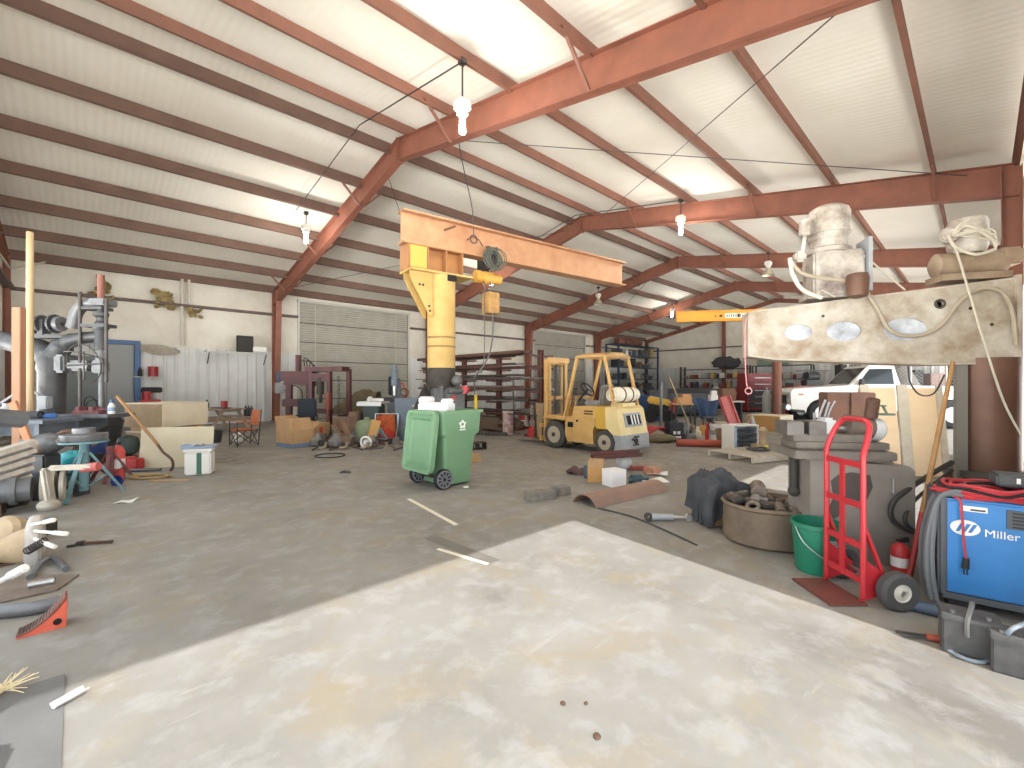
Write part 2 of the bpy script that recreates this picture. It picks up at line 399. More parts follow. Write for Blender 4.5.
# wall girts, end wall posts
for p, q in (((X0, YL - .05, 4.52), (X1, YL - .05, 4.52)), ((X0 + .1, YL, 4.52), (X0 + .1, 16.5, 4.52)), ((X1 - .1, YL, 4.5), (X1 - .1, YR, 4.5))):
    if p[0] == X0:
        for a, b in ((X0, D1[0] - .1), (D1[1] + .1, D2[0] - .1), (D2[1] + .1, X1)):
            struct(MB().bar((a, p[1], p[2]), (b, p[1], p[2]), .2, .09).build('girt', M('grey brown girt', (112, 92, 84), .6, .1, (88, 66, 58), 3, .5)))
    else: struct(MB().bar(p, q, .2, .09).build('girt', M('grey brown girt')))
for y in (13.9, 6.4): struct(MB().ibeam((X1 - .2, y, 0), (X1 - .2, y, ceil(y) - .25), .25, .16, up=(0, 1, 0)).build('wall_post', RED))
struct(MB().ibeam((X0 + .12, 16.6, 0), (X0 + .12, 16.6, ceil(16.6) - .25), .22, .16, up=(0, 1, 0)).build('wall_post', RED))
# tie rods of the roof bracing
for p, q in (((5.9, 9.5), (13.5, .2)), ((5.9, .2), (13.5, 9.5)), ((5.9, 11.2), (13.5, 20.3)), ((5.9, 20.3), (13.5, 11.2)), ((21.1, 11.2), (28.7, 20.3))):
    struct(MB().cyl((p[0], p[1], ceil(p[1]) - .34), (q[0], q[1], ceil(q[1]) - .34), .009, n=6).build('brace_rod', STEEL))
# the door in its blue frame on the left wall
fr = struct(MB().box((-.55, YL - .08, 1.5), (.16, .16, 3)).box((1.38, YL - .08, 1.5), (.16, .16, 3)).box((.41, YL - .08, 3.02), (2.1, .2, .14)).build('door_3', BLUEP))
MB().box((.05, YL - .02, 1.25), (.95, .06, 2.5)).build('door_leaf', M('grey green door paint', (112, 122, 122), .5), fr)
MB().box((.93, YL - .03, 1.5), (.7, .04, 3)).build('door_side_panel', M('dull grey panel', (150, 154, 154), .6), fr)
MB().cyl((.45, YL - .06, 1.02), (.45, YL - .12, 1.02), .03).build('door_knob', CHROME, fr)
# hanging lamps on the purlins, three of them unlit
GLOW = M('lamp glow', (255, 246, 228), .3, emit=60); PORC = M('white porcelain', (225, 222, 212), .4)
def lamp(x, y, drop, lit, label):
    z = ceil(y) - .2; t = thing('pendant_lamp', label, 'lamp', (x, y, z - drop), 0, 'pendant lamps under the roof')
    m = MB(); m.box((0, 0, drop - .05), (.12, .12, .1), bev=.01); m.cyl((0, 0, drop - .08), (0, 0, .42), .016); m.build('stem', STEEL, t)
    m = MB(); m.box((0, 0, .34), (.24, .24, .18), bev=.03); m.lathe([(.06, 0), (.1, .03), (.1, .09), (.05, .1)], (0, 0, .16)); m.build('socket_housing', PORC, t)
    if lit:
        m = MB(); 
        for a in range(4): m.tube([(.03 * math.cos(a * 1.57), .03 * math.sin(a * 1.57), .16), (.038 * math.cos(a * 1.57), .038 * math.sin(a * 1.57), -.1)], .024, 8)
        m.ball((0, 0, -.1), (.06, .06, .05)); m.build('bulb', GLOW, t)
        l = bpy.data.lights.new('bulb_light', 'POINT'); l.energy = LAMP_W; l.color = (1, .95, .88); l.shadow_soft_size = .12
        lo = bpy.data.objects.new('bulb_light', l); col.objects.link(lo); lo.parent = t; lo.location = (0, 0, -.28)
    else:
        m = MB(); m.lathe([(.07, .16), (.1, .1), (.22, -.06), (.25, -.16), (.235, -.16), (.2, -.06), (.08, .1), (.05, .16)], cap=False); m.build('shade', M('aluminium lamp shade', (205, 196, 172), .4, .4), t)
        MB().ball((0, 0, -.03), (.05, .05, .09)).build('bulb', M('unlit frosted bulb', (225, 222, 210), .3), t)
    return t
LAMP_W = 95
lamp(4.7, 6.15, 1.15, 1, 'lit bulb lamp nearest the camera, hanging before the big red rafter')
lamp(5.0, 14.5, .85, 1, 'lit bulb lamp hanging left of the first rafter above the left wall side')
lamp(13.0, 6.25, .95, 1, 'lit bulb lamp hanging in front of the second rafter, right of the ridge')
lamp(12.7, 14.6, .95, 1, 'lit bulb lamp glowing just behind the yellow hoist')
lamp(20.4, 14.5, .8, 0, 'unlit lamp with flared metal shade hanging past the jib beam end')
lamp(28.3, 14.2, .8, 1, 'small lit lamp glowing left of the orange crane beam')
lamp(20.7, 6.15, .85, 0, 'unlit lamp with flared metal shade hanging left of the first grey motor')
# conduit feeding the lamps
for n_, (p, q) in enumerate((((4.7, 6.15), (5.0, 14.5)), ((13.0, 6.25), (12.7, 14.6)))):
    pts = [V(p[0], y, ceil(y) - .25) for y in (p[1], YC, q[1])]
    tag(MB().tube([pts[0], V(p[0] + .1, YC, ceil(YC) - .27), pts[2]], .014, 6).build('conduit', STEEL),
        ('thin conduit running across the near roof slopes between the two nearest lamps', 'thin conduit crossing the roof beyond the jib beam between two lit lamps')[n_], 'conduit')
# ---------------------------------------------------------------- yellow jib crane
JIB = M('orange tan rusted beam paint', (202, 152, 108), .6, .1, (176, 120, 82), 2.5, .5, .1)
JYEL = M('faded yellow crane paint', (206, 174, 100), .55, .05, (188, 146, 70), 1.6, .45)
CHAR = M('scorched dark steel', (84, 76, 68), .7, .3, (50, 46, 44), 4, .5, .15)
JB = thing('jib_crane', 'yellow and rust orange jib crane on a thick round post behind the green bin', 'crane', (5.77, 8.32, 0), R(-7.7))
MB().lathe([(.31, 1.9), (.31, 3.93)], n=36).build('post', JYEL, JB)
m = MB(); m.lathe([(.31, .02), (.31, 1.9)], n=36); m.lathe([(.33, 1.55), (.33, 1.6)], n=36); m.lathe([(.6, 0), (.6, .03)], n=36)
m.build('post_base', CHAR, JB)
m = MB()
m.lathe([(.312, 2.35), (.318, 2.36), (.318, 2.38), (.312, 2.39)], n=36, cap=False); m.lathe([(.312, 2.55), (.318, 2.56), (.318, 2.58), (.312, 2.59)], n=36, cap=False)
m.build('weld_seam', M('brown weld seam', (150, 116, 58), .7), JB)
for k in range(8):
    a = k * math.pi / 4; mt = Matrix.Rotation(a, 4, 'Z')
    MB().prism([(.3, .03), (.6, .03), (.58, .12), (.36, 1.15), (.3, 1.2)], .025, mt).build('base_gusset', CHAR, JB)
MB().box((-.1, 0, 3.95), (1.5, .62, .04)).build('top_plate', JYEL, JB)
for y in (-.16, .16):
    m = MB(); m.prism([(-.82, 3.93), (-.3, 3.93), (-.3, 3.0), (-.36, 3.0), (-.82, 3.82)], .03, Matrix.Translation((0, y, 0)))
    g = m.build('gusset_plate', JYEL, JB)
    if y < 0:
        for c in ((-.6, 3.66), (-.52, 3.66), (-.36, 3.12), (-.38, 3.22)): MB().cyl((c[0], y - .02, c[1]), (c[0], y, c[1]), .028, n=8).build('bolt', CHAR, g)
m = MB(); m.box((.1, -.315, 3.86), (.22, .02, .14)); m.build('cable_opening', M('black opening', (24, 22, 20), .9), JB)
m = MB(); m.ibeam((-.86, 0, 4.235), (.42, 0, 4.235), .53, .44, .025, .02)
m.box((-.86, 0, 4.235), (.025, .46, .52)); m.box((.42, 0, 4.235), (.025, .46, .52))
for x in (-.42, .02): m.box((x, 0, 4.235), (.03, .44, .5))
m.build('riser', M('brown riser paint', (150, 98, 68), .6, .1, (186, 128, 66), 2, .5), JB)
MB().box((-.64, -.12, 4.235), (.38, .19, .46)).build('riser_panel', M('orange yellow riser paint', (222, 158, 60), .6), JB)
bm_ = MB().ibeam((-.95, 0, 4.86), (6.05, 0, 4.86), .7, .32, .035, .02).build('boom', JIB, JB)
m = MB(); m.bar((.05, -.06, 4.98), (.3, -.1, 5.1), .05, .03); m.tube([(.62, -.06, 4.86), (.78, -.07, 4.97), (.95, -.07, 4.92), (1.05, -.06, 4.8)], .012); m.box((1.2, -.07, 4.72), (.07, .08, .2)); m.box((1.42, -.07, 4.74), (.06, .08, .18))
m.build('boom_bracket', RUST, JB)
m = MB(); m.torus((.78, -.1, 4.9), .09, .014, (0, 1, 0)); m.build('lifting_ring', STEEL, JB)
m = MB(); m.tube([(.78, -.1, 4.98), (.74, -.1, 5.6), (.55, .0, 6.6), (.45, .05, 7.2)], .011, 6, smooth=4); m.build('support_wire', STEEL, JB)
m = MB(); m.box((.1, -.36, 1.15), (.5, .2, .6), bev=.03); m.cyl((-.1, -.48, 1.4), (.3, -.48, 1.4), .07); m.cyl((-.2, -.4, .95), (-.2, -.4, 1.5), .05); m.box((-.3, -.36, 1.2), (.2, .16, .5), bev=.02); m.ball((.12, -.5, 1.62), .12)
m.build('post_machine', GREYM, JB)
m = MB(); m.cyl((.26, -.55, 1.42), (.34, -.5, 1.42), .09); m.cyl((.05, -.5, 1.25), (.05, -.42, 1.25), .05); m.build('valve_wheel', REDP, JB)
m = MB(); m.prism([(-.95, .6), (-.25, .05), (-.25, 1.1), (-.5, 1.55)], .04, Matrix.Translation((0, -.2, 0))); m.build('leaning_shield', CHAR, JB)
# hoist hung on the boom
HO = thing('chain_hoist', 'yellow electric hoist with a coil of cable hanging under the jib beam', 'hoist', JB.matrix_basis @ V(1.22, 0, 4.5), R(-7.7))
m = MB()
for y in (-.19, .19):
    m.box((0, y, -.05), (.34, .02, .3))
    for x in (-.1, .1): m.cyl((x, y * .4, .06), (x, y, .06), .05)
m.box((0, 0, -.2), (.1, .36, .04)); m.build('trolley', STEEL, HO)
m = MB(); m.lathe([(.1, -.36), (.13, -.34), (.13, -.12), (.15, -.1), (.15, .12), (.12, .14), (.12, .36), (.09, .38)], (0, 0, -.42), (1, 0, 0)); 
for x in (-.33, -.29, -.25, -.21): m.torus((x, 0, -.42), .135, .012, (1, 0, 0), 20, 6)
m.build('hoist_body', YEL, HO)
MB().box((.08, -.02, -1.02), (.34, .3, .5), bev=.02).build('chain_container', M('yellow brown fabric bag', (196, 150, 80), .8, 0, (150, 108, 60), 5, .5), HO)
m = MB()
for i in range(14):
    rr = rnd.uniform(.16, .27); m.torus((rnd.uniform(-.05, .05), -.26 + rnd.uniform(-.05, .05), -.02 + rnd.uniform(-.03, .03)), rr, .012, (rnd.uniform(-.4, .4), 1, rnd.uniform(-.4, .4)), 26, 5)
m.build('cable_coil', M('grey green cable', (88, 94, 84), .6), HO)
m = MB(); m.tube([(.02, -.1, -.5), (.06, -.15, -1.6), (-.15, -.3, -2.3), (-.55, -.4, -2.75)], .018, 6, smooth=6); m.tube([(-.12, -.05, -.5), (-.14, -.1, -1.4), (-.22, -.2, -2.3), (-.4, -.35, -2.7)], .01, 6, smooth=6)
m.tube([(-.55, -.4, -2.75), (-.62, -.42, -2.85), (-.6, -.42, -3.2)], .014, 6, smooth=4); m.build('control_cable', CABLE, HO)
MB().box((-.58, -.42, -3.36), (.07, .06, .34), bev=.02).build('pendant_control', M('bright yellow plastic', (226, 196, 40), .4), HO)
m = MB(); 
for k in range(26): m.torus((.14, .04, -.56 - k * .0), .01, .004) if 0 else None
m.tube([(.14, .04, -.5), (.14, .04, -.78)], .012, 6); m.build('chain', STEEL, HO)

# ---------------------------------------------------------------- green wheeled bin with its lid open
GRN = M('green bin plastic', (116, 160, 118), .5, 0, (106, 150, 108), 2, .4)
BN = thing('trash_bin', 'large green wheeled trash bin with its lid hanging open', 'trash bin', (4.08, 5.76, 0), 0)
def rring(bm, x0, x1, w, z, r=.06, n=4, cx=0):
    out = []
    for qx, qy, a0 in ((x1 - r, w - r, 0), (x0 + r, w - r, 90), (x0 + r, -w + r, 180), (x1 - r, -w + r, 270)):
        for k in range(n + 1):
            a = R(a0 + 90 * k / n); out.append(bm.verts.new((qx + r * math.cos(a), qy + r * math.sin(a), z)))
    return out
def skin(bm, rings):
    for A, B in zip(rings, rings[1:]):
        n = len(A)
        for k in range(n): bm.faces.new((A[k], A[(k + 1) % n], B[(k + 1) % n], B[k]))
m = MB(); b = m.bm
rs = [rring(b, -.24, .26, .29, .04), rring(b, -.27, .34, .32, .74), rring(b, -.31, .4, .355, .79), rring(b, -.33, .43, .365, 1.1),
      rring(b, -.36, .46, .395, 1.1), rring(b, -.36, .46, .395, 1.14), rring(b, -.31, .41, .345, 1.14), rring(b, -.22, .24, .27, .1)]
skin(b, rs); b.faces.new(rs[0][::-1]); b.faces.new(rs[-1]); m.build('body', GRN, BN)
m = MB(); lid = []
b = m.bm
rs = [rring(b, 0, .88, .39, 0, .09), rring(b, -.01, .89, .395, -.07, .09), rring(b, .03, .85, .36, -.07, .08), rring(b, .05, .83, .33, -.03, .08), rring(b, .1, .77, .28, -.05, .06), rring(b, .13, .74, .25, -.02, .06)]
skin(b, rs); b.faces.new(rs[0][::-1])
m.bm.faces.new(rs[-1])
ld = m.build('lid', GRN, BN, (-.38, 0, 1.12), (0, R(97), 0)); 
MB().box((.03, 0, -.02), (.05, .5, .07)).build('hinge_bar', GRN, ld)
m = MB(); m.cyl((-.38, -.3, 1.12), (-.38, .3, 1.12), .025); m.build('handle', GRN, BN)
for y in (-.36, .3):
    w = MB().lathe([(.1, -.035), (.14, -.04), (.15, -.02), (.15, .02), (.14, .04), (.1, .035)], (-.3, y + .01, .15), (0, 1, 0), 26).build('wheel', BLACK, BN)
    m = MB()
    for k in range(10): a = k * math.pi / 5; m.bar((-.3 + .03 * math.cos(a), y - .035, .15 + .03 * math.sin(a)), (-.3 + .12 * math.cos(a), y - .035, .15 + .12 * math.sin(a)), .012, .02)
    m.torus((-.3, y - .035, .15), .12, .012, (0, 1, 0)); m.build('wheel_spokes', M('grey wheel plastic', (120, 122, 128), .5), w)
m = MB(); m.cyl((-.3, -.34, .15), (-.3, .34, .15), .02); m.build('axle', STEEL, BN)
m = MB()
for k in range(5):
    a = R(90 + 72 * k); c = V(.05 + .045 * math.cos(a), 0, .93 + .045 * math.sin(a)); m.ball(c, (.022, .006, .022), 8)
    a2 = R(126 + 72 * k); m.box((.05 + .035 * math.cos(a2), 0, .93 + .035 * math.sin(a2)), (.02, .008, .02), (0, -a2, 0))
for k in range(4): m.box((.01 + k * .028, 0, .85), (.02, .008, .022))
e = m.build('emblem', WHITE, BN, (0, -.361, 0))
m = MB(); m.box((0, 0, .1), (.5, .3, .24), bev=.02); m.box((-.17, 0, .26), (.14, .3, .1), bev=.02); m.box((.18, 0, .25), (.1, .3, .06), bev=.02)
tag(m.build('foam_block', M('white polystyrene', (236, 238, 242), .8), None, (3.95, 5.82, 1.03), R(-60)), 'white foam packing block sticking out of the green bin', 'foam block')

# ---------------------------------------------------------------- forklift
FY = M('worn forklift yellow', (218, 174, 96), .5, .05, (194, 142, 74), 3.5, .45)
FYC = M('cream yellow counterweight paint', (234, 212, 148), .5, .05, (220, 190, 120), 2, .4)
FG = M('grey primer paint', (166, 170, 174), .55, .1, (146, 150, 154), 4, .4)
# local frame: x forward (towards the mast), y left (near side)
FK = thing('forklift', 'yellow propane forklift with roof guard parked in the middle of the shop', 'forklift', (8.72, 5.64, 0), R(89))
def wheel(t, x, y, r, w, name='wheel'):
    s = 1 if y > 0 else -1
    o = MB().lathe([(r * .55, -w / 2), (r * .9, -w / 2), (r, -w / 2 + .03), (r, w / 2 - .03), (r * .9, w / 2), (r * .55, w / 2)], (x, y, r), (0, 1, 0), 28, False).build(name, M('dusty tyre rubber', (84, 80, 74), .85, 0, (62, 60, 58), 6, .5), t)
    MB().lathe([(.03, w / 2 - .01), (.06, w / 2 - .015), (.1, w / 2 - .05), (r * .5, w / 2 - .04), (r * .56, w / 2 + .005), (r * .62, w / 2)], (x, y, r), (0, s, 0), 28).build('rim', M('dusty cream rim', (176, 164, 140), .6, .1), o)
    MB().cyl((x, y, r), (x, y + s * (w / 2 + .02), r), .05).build('hub', CHAR, o)
for y in (.42, -.42): wheel(FK, 1.5, y, .33, .2)
for y in (.44, -.44): wheel(FK, .02, y, .27, .17)
m = MB(); m.prism([(.34, .2), (1.1, .2), (1.17, .4), (1.15, .68), (1.85, .72), (1.85, .78), (.3, .78), (.3, .62), (.36, .5)], .98); m.build('chassis', FY, FK)
m = MB(); m.box((1.48, .46, .74), (.72, .14, .04)); m.box((1.48, -.46, .74), (.72, .14, .04)); m.prism([(1.1, .3), (1.16, .3), (1.16, .74), (1.1, .76)], .96); m.prism([(1.8, .4), (1.85, .4), (1.85, .76), (1.8, .76)], .96); m.build('mudguard', FY, FK)
m = MB(); m.prism([(.26, .78), (.98, .78), (.92, 1.03), (.26, 1.06)], .92); m.build('engine_cover', FY, FK)
for c_, d_ in (((.5, .465, .93), (.24, .012, .028)), ((.5, .465, .87), (.24, .012, .028)), ((1.0, .495, .6), (.16, .012, .12)), ((.8, .495, .7), (.05, .012, .05))): MB().box(c_, d_).build('vent_slot', M('black opening'), FK)
m = MB(); m.prism([(-.02, .6), (.0, 1.04), (-.22, 1.06), (-.3, 1.0), (-.42, .44), (-.22, .44)], 1.06); m.build('counterweight', FYC, FK)
m = MB(); m.prism([(-.24, .1), (-.28, .3), (-.22, .45), (-.42, .45), (-.44, .14), (-.4, .1)], 1.1); m.build('counterweight_base', FG, FK)
m = MB(); m.prism([(.27, .6), (.26, 1.04), (.0, 1.04), (-.02, .6), (-.16, .56), (.22, .56)], 1.03); m.build('side_trim', M('dull mustard paint', (206, 160, 44), .5), FK)
gq = Matrix.Rotation(R(15), 3, 'Y')
m = MB(); m.box((-.355, 0, .76), (.05, .64, .3), gq); g = m.build('radiator_frame', FG, FK)
m = MB(); m.box((-.385, 0, .765), (.02, .5, .2), gq); m.build('radiator_core', M('black opening'), g)
m = MB()
for y in (-.14, -.02, .1): m.box((-.395, y, .765), (.02, .045, .2), gq)
m.build('radiator_bar', WHITE, g)
m = MB(); m.cyl((-.46, 0, .3), (-.3, 0, .3), .06); m.box((-.44, 0, .22), (.02, .22, .03)); m.box((-.44, -.02, .39), (.02, .2, .03)); m.cyl((-.46, .12, .34), (-.4, .12, .34), .025); m.build('drawbar_pin', CHAR, FK)
# roof guard
GZ = 2.17
m = MB()
m.box((.05, 0, GZ), (.06, .98, .05)); m.box((.82, 0, GZ), (.06, .98, .05))
for y in (-.46, .46): m.box((.43, y, GZ), (.8, .06, .05))
m.prism([(-.5, 0), (-.2, .07), (.2, .07), (.5, 0), (.5, -.05), (-.5, -.05)], .06, Matrix(((0, 1, 0, .05), (1, 0, 0, 0), (0, 0, 1, GZ + .02), (0, 0, 0, 1))))
m.prism([(-.5, 0), (-.2, .07), (.2, .07), (.5, 0), (.5, -.03), (.2, .04), (-.2, .04), (-.5, -.03)], .82, Matrix(((0, 1, 0, .43), (1, 0, 0, 0), (0, 0, 1, GZ + .02), (0, 0, 0, 1))))
for k in range(5): m.box((.18 + k * .13, 0, GZ), (.03, .9, .03))
m.build('roof_guard', FY, FK)
for y in (-.46, .46):
    MB().bar((.06, y, GZ), (-.2, y, 1.05), .06, .05).build('rear_leg', FY, FK)
    MB().bar((.82, y, GZ), (1.2, y, .78), .07, .05).build('front_leg', FY, FK)
m = MB(); m.bar((1.14, .46, 1.22), (1.16, -.46, 1.22), .1, .06); m.box((1.22, .2, 1.0), (.08, .3, .5)); m.build('dashboard', FY, FK)
m = MB(); m.box((1.17, .3, 1.22), (.02, .12, .1)); m.box((1.17, .44, 1.22), (.02, .08, .08)); m.build('decal_plate', M('orange red decal', (200, 90, 50), .5), FK)
sw = MB().torus((.86, .02, 1.42), .19, .016, (-.75, 0, .65)).cyl((.86, .02, 1.42), (1.12, .02, 1.15), .025)
for k in range(3): 
    a = k * 2.09; u = V(.65, 0, .75); v2 = V(0, 1, 0); sw.bar(V(.86, .02, 1.42), V(.86, .02, 1.42) + (u * math.cos(a) + v2 * math.sin(a)) * .19, .02, .012)
sw.build('steering_wheel', BLACK, FK)
m = MB(); m.box((.55, 0, 1.1), (.5, .5, .12), bev=.04); m.box((.32, 0, 1.32), (.1, .48, .44), (0, R(-10), 0), .04); m.build('seat', M('grey torn vinyl', (150, 148, 146), .6, 0, (110, 108, 104), 6, .5), FK)
m = MB()
for y in (.12, -.05): m.cyl((1.1, .3 + y * .4, 1.0), (1.0, .3 + y * .4, 1.42), .012); m.ball((1.0, .3 + y * .4, 1.44), .025)
m.build('lever', STEEL, FK)
lp = MB().lathe([(.05, -.42), (.12, -.4), (.155, -.34), (.17, -.29), (.17, .29), (.155, .34), (.12, .4), (.05, .42)], (-.12, .0, 1.31), (0, 1, 0), 26).build('gas_tank', M('cream white tank paint', (234, 226, 204), .45), FK)
for a_, b_ in ((.39, .47), (-.47, -.39)): MB().pipe((-.12, a_, 1.31), (-.12, b_, 1.31), .135, .12).build('tank_collar', M('cream white tank paint'), lp)
m = MB()
for y in (-.14, .16): m.torus((-.12, y, 1.31), .173, .016, (0, 1, 0))
m.build('tank_strap', STEEL, lp)
MB().box((-.12, 0, 1.09), (.3, .5, .08)).build('tank_cradle', FYC, FK)
MA = thing('mast', '', '', (-.2, 0, 0)); del MA['label'], MA['category']; MA.parent = FK
# mast
for y in (-.36, .36):
    m = MB(); m.box((2.08, y, 1.14), (.14, .02, 2.06)); m.box((2.02, y - .04 * (1 if y > 0 else -1), 1.14), (.02, .1, 2.06)); m.box((2.15, y - .04 * (1 if y > 0 else -1), 1.14), (.02, .1, 2.06)); m.build('outer_rail', FY, MA)
    m = MB(); m.box((2.09, y * .72, 1.17), (.1, .05, 2.0)); m.build('inner_rail', M('pale worn rail', (214, 180, 120), .5, .2), MA)
for z in (.3, 2.15): MB().box((2.0, 0, z), (.06, .78, .12)).build('mast_crossbar', FY, MA)
m = MB(); m.box((2.1, 0, 2.1), (.1, .5, .1)); m.cyl((2.02, .13, 2.06), (2.08, .2, 2.08), .07); m.cyl((2.02, -.2, 2.06), (2.08, -.13, 2.08), .07); m.build('chain_pulley', FY, MA)
MB().box((2.0, 0, 1.2), (.04, .7, .08)).build('mast_crossbar', FY, MA)
m = MB(); m.cyl((2.06, 0, .2), (2.06, 0, 1.5), .05); m.cyl((2.06, 0, 1.5), (2.06, 0, 2.05), .03); m.build('lift_cylinder', STEEL, MA)
m = MB()
for y in (-.165, .165): m.box((1.97, y, 1.2), (.01, .035, 1.7))
m.build('lift_chain', CHAR, MA)
m = MB(); m.box((2.2, 0, .2), (.06, .92, .12)); m.box((2.2, 0, .52), (.06, .92, .1)); m.box((2.2, .3, .36), (.05, .06, .4)); m.box((2.2, -.3, .36), (.05, .06, .4)); m.build('carriage', FY, MA)
for y in (-.28, .28): MB().prism([(2.22, .6), (2.26, .6), (2.27, .1), (3.15, .06), (3.15, .045), (2.22, .05)], .11, Matrix.Translation((0, y, 0))).build('fork', STEEL, MA)

# ---------------------------------------------------------------- steel rack with stock
RK = thing('steel_rack', 'tall dark red stock rack with arms full of long steel bars', 'rack', (10.1, 11.8, 0), R(90))   # local x runs along +y
PX = (-2.5, -.6, 1.3, 3.2)
LV = (.55, .95, 1.3, 1.65, 2.0, 2.4)
for x in PX:
    p = MB().ibeam((x, 0, .03), (x, 0, 2.6), .16, .12, up=(0, 1, 0)).build('post', M('maroon rack paint', (112, 58, 50), .6, .1, (84, 50, 46), 4, .5), RK)
    m = MB(); m.box((x, 0, .04), (.14, 1.3, .08)); m.build('foot', M('maroon rack paint'), p)
    for z in LV: 
        m = MB()
        for s in (-1, 1): m.bar((x, s * .06, z), (x, s * .55, z + .03), .06, .06)
        m.build('arm', M('maroon rack paint'), p)
MB().bar((PX[0], 0, .18), (PX[3], 0, .18), .08, .08).build('brace', M('maroon rack paint'), RK)
BARC = [M('dark bar steel', (104, 98, 94), .5, .3, (74, 64, 58), 8, .5), M('rust brown bar steel', (116, 78, 64), .65, .2, (88, 62, 54), 6, .5), M('grey mill steel', (176, 174, 168), .45, .3, (110, 106, 100), 6, .5)]
kinds = ['tube', 'flat', 'angle', 'pipe']
cnt = 0
for li, z in enumerate(LV[:5]):
    for k in range(4):
        L = rnd.uniform(2.4, 5.6); w = rnd.uniform(.035, .07); y = .16 + k * .11 + rnd.uniform(-.02, .02); m = MB()
        if k % 2: m.pipe((-L / 2, 0, w / 2), (L / 2, 0, w / 2), w / 2, w / 2 - .006, 10)
        else: m.box((0, 0, w / 2), (L, w, w), bev=.006)
        tag(m.build('steel_bar', BARC[(li + k) % 3], None, (10.1 - y, 11.8 + rnd.uniform(-.3, 1.2), z + .135 + y * .06), R(90 + rnd.uniform(-.6, .6))), 'steel %s lying in the upper layer of bars on the %s rack arms' % (('square tube', 'pipe')[k % 2], ['lowest', 'second', 'third', 'fourth', 'fifth'][li]), 'steel bar', 'upper layer %s on the %d rack arms' % (('tube', 'pipe')[k % 2], li))
for li, z in enumerate(LV):
    for s in (-1, 1):
        for k in range(7 if s > 0 else 2):
            y = s * (.12 + k * .085); L = rnd.uniform(3.6, 6.2); cx = rnd.uniform(-.1, 1.1); kd = rnd.choice(kinds); zt = z + .035 + abs(y) * .06
            m = MB(); w = rnd.uniform(.04, .08)
            if li == 5: kd = 'channel'
            if kd == 'tube': m.box((0, 0, w / 2), (L, w, w), bev=.006)
            elif kd == 'flat': m.box((0, 0, .012), (L, .1, .024))
            elif kd == 'angle': m.box((0, 0, .004), (L, .08, .008)); m.box((0, .036, .04), (L, .008, .08))
            elif kd == 'channel': m.box((0, 0, .006), (L, .1, .012)); m.box((0, .044, .05), (L, .012, .1)); m.box((0, -.044, .05), (L, .012, .1))
            else: m.pipe((-L / 2, 0, w / 2), (L / 2, 0, w / 2), w / 2, w / 2 - .006, 10)
            mm = BARC[1] if li >= 4 else rnd.choice(BARC)
            o = m.build('steel_bar', mm, None, RK.matrix_basis @ Matrix.Rotation(R(90), 4, 'Z') @ V(cx, y, zt) if 0 else V(10.1 - y, 11.8 + cx, zt + .004), R(90 + rnd.uniform(-.25, .25)))
            nm = {'tube': 'square steel tube', 'flat': 'flat steel bar', 'angle': 'steel angle bar', 'channel': 'maroon steel channel', 'pipe': 'round steel pipe'}[kd]
            lev = ['lowest', 'second', 'third', 'fourth', 'fifth', 'topmost'][li]
            tag(o, 'long %s lying on the %s arms of the stock rack, %s side' % (nm, lev, 'near' if y > 0 else 'far'), 'steel bar', 'steel %s on the %s rack arms, %s' % (kd, lev, 'near' if y > 0 else 'far'))
# low pile of scrap profiles in front of the rack, each piece its own
for k in range(16):
    x = 8.9 + .16 * (k % 2) + rnd.uniform(-.04, .04); y = 10.3 + k * .19 + rnd.uniform(-.05, .05); L = rnd.uniform(.5, 1.1); z = .056
    m = MB(); a = rnd.choice((0, 1))
    if a: m.pipe((-L / 2, 0, 0), (L / 2, 0, 0), .055, .045, 12)
    else: m.box((0, 0, 0), (L, .1, .1), bev=.01)
    tag(m.build('steel_offcut', BARC[k % 3], None, (x, y, z), (0, 0, R(rnd.uniform(60, 120)))), 'short steel offcut in the low heap at the foot of the stock rack', 'offcut', 'steel offcuts below the rack')
# things standing by the rack
tag(MB().pipe((0, 0, .0), (.12, 0, 1.75), .05, .04).build('steel_pipe', BARC[2], None, G(513, 428) + V(.1, 0, 0), R(70)), 'grey steel pipe standing tilted against the front of the stock rack', 'pipe')
for k, (px, h, w, mt_) in enumerate(((533, .85, .1, 2), (537, .95, .12, 1), (542, 1.0, .3, 0), (547, .9, .1, 2), (550, .95, .14, 1))):
    o = MB().box((0, 0, h / 2), (w, .03, h), bev=.005).build('steel_plate', BARC[mt_] if k != 2 else M('tan board', (166, 140, 104), .7), None, G(px, 437) + V(.1 * k * 0, 0, 0), (R(-7), 0, RC + R(20)))
    tag(o, ['narrow grey steel strip', 'rust brown steel strip', 'wide tan board', 'second grey steel strip', 'dark rust steel strip nearest the forklift'][k] + ' standing at the right rack end', 'plate')
def extinguisher(px, py, r, h, mat, label, name='fire_extinguisher', cat='fire extinguisher', hose=True):
    t = thing(name, label, cat, G(px, py), RC)
    MB().lathe([(r * .9, 0), (r, .02), (r, h * .74), (r * .75, h * .84), (r * .3, h * .89), (r * .3, h * .93)], n=18).build('cylinder', mat, t)
    m = MB(); m.box((0, 0, h * .96), (r * .6, r * .6, h * .06)); m.bar((0, 0, h * .97), (r * 1.1, 0, h * 1.03), .02, .015); m.bar((0, 0, h * .94), (r * 1.1, 0, h * .95), .02, .015); m.build('valve_handle', BLACK, t)
    MB().lathe([(r * 1.01, h * .3), (r * 1.01, h * .55)], n=18, cap=False).build('label_band', WHITE, t)
    if hose: MB().tube([(-r * .3, 0, h * .95), (-r * 1.2, 0, h * .85), (-r * 1.25, 0, h * .3)], .012, 6, smooth=5).build('hose', BLACK, t)
    return t
extinguisher(522, 430, .1, .62, REDP, 'red fire extinguisher with white band standing between white drum and second red one')
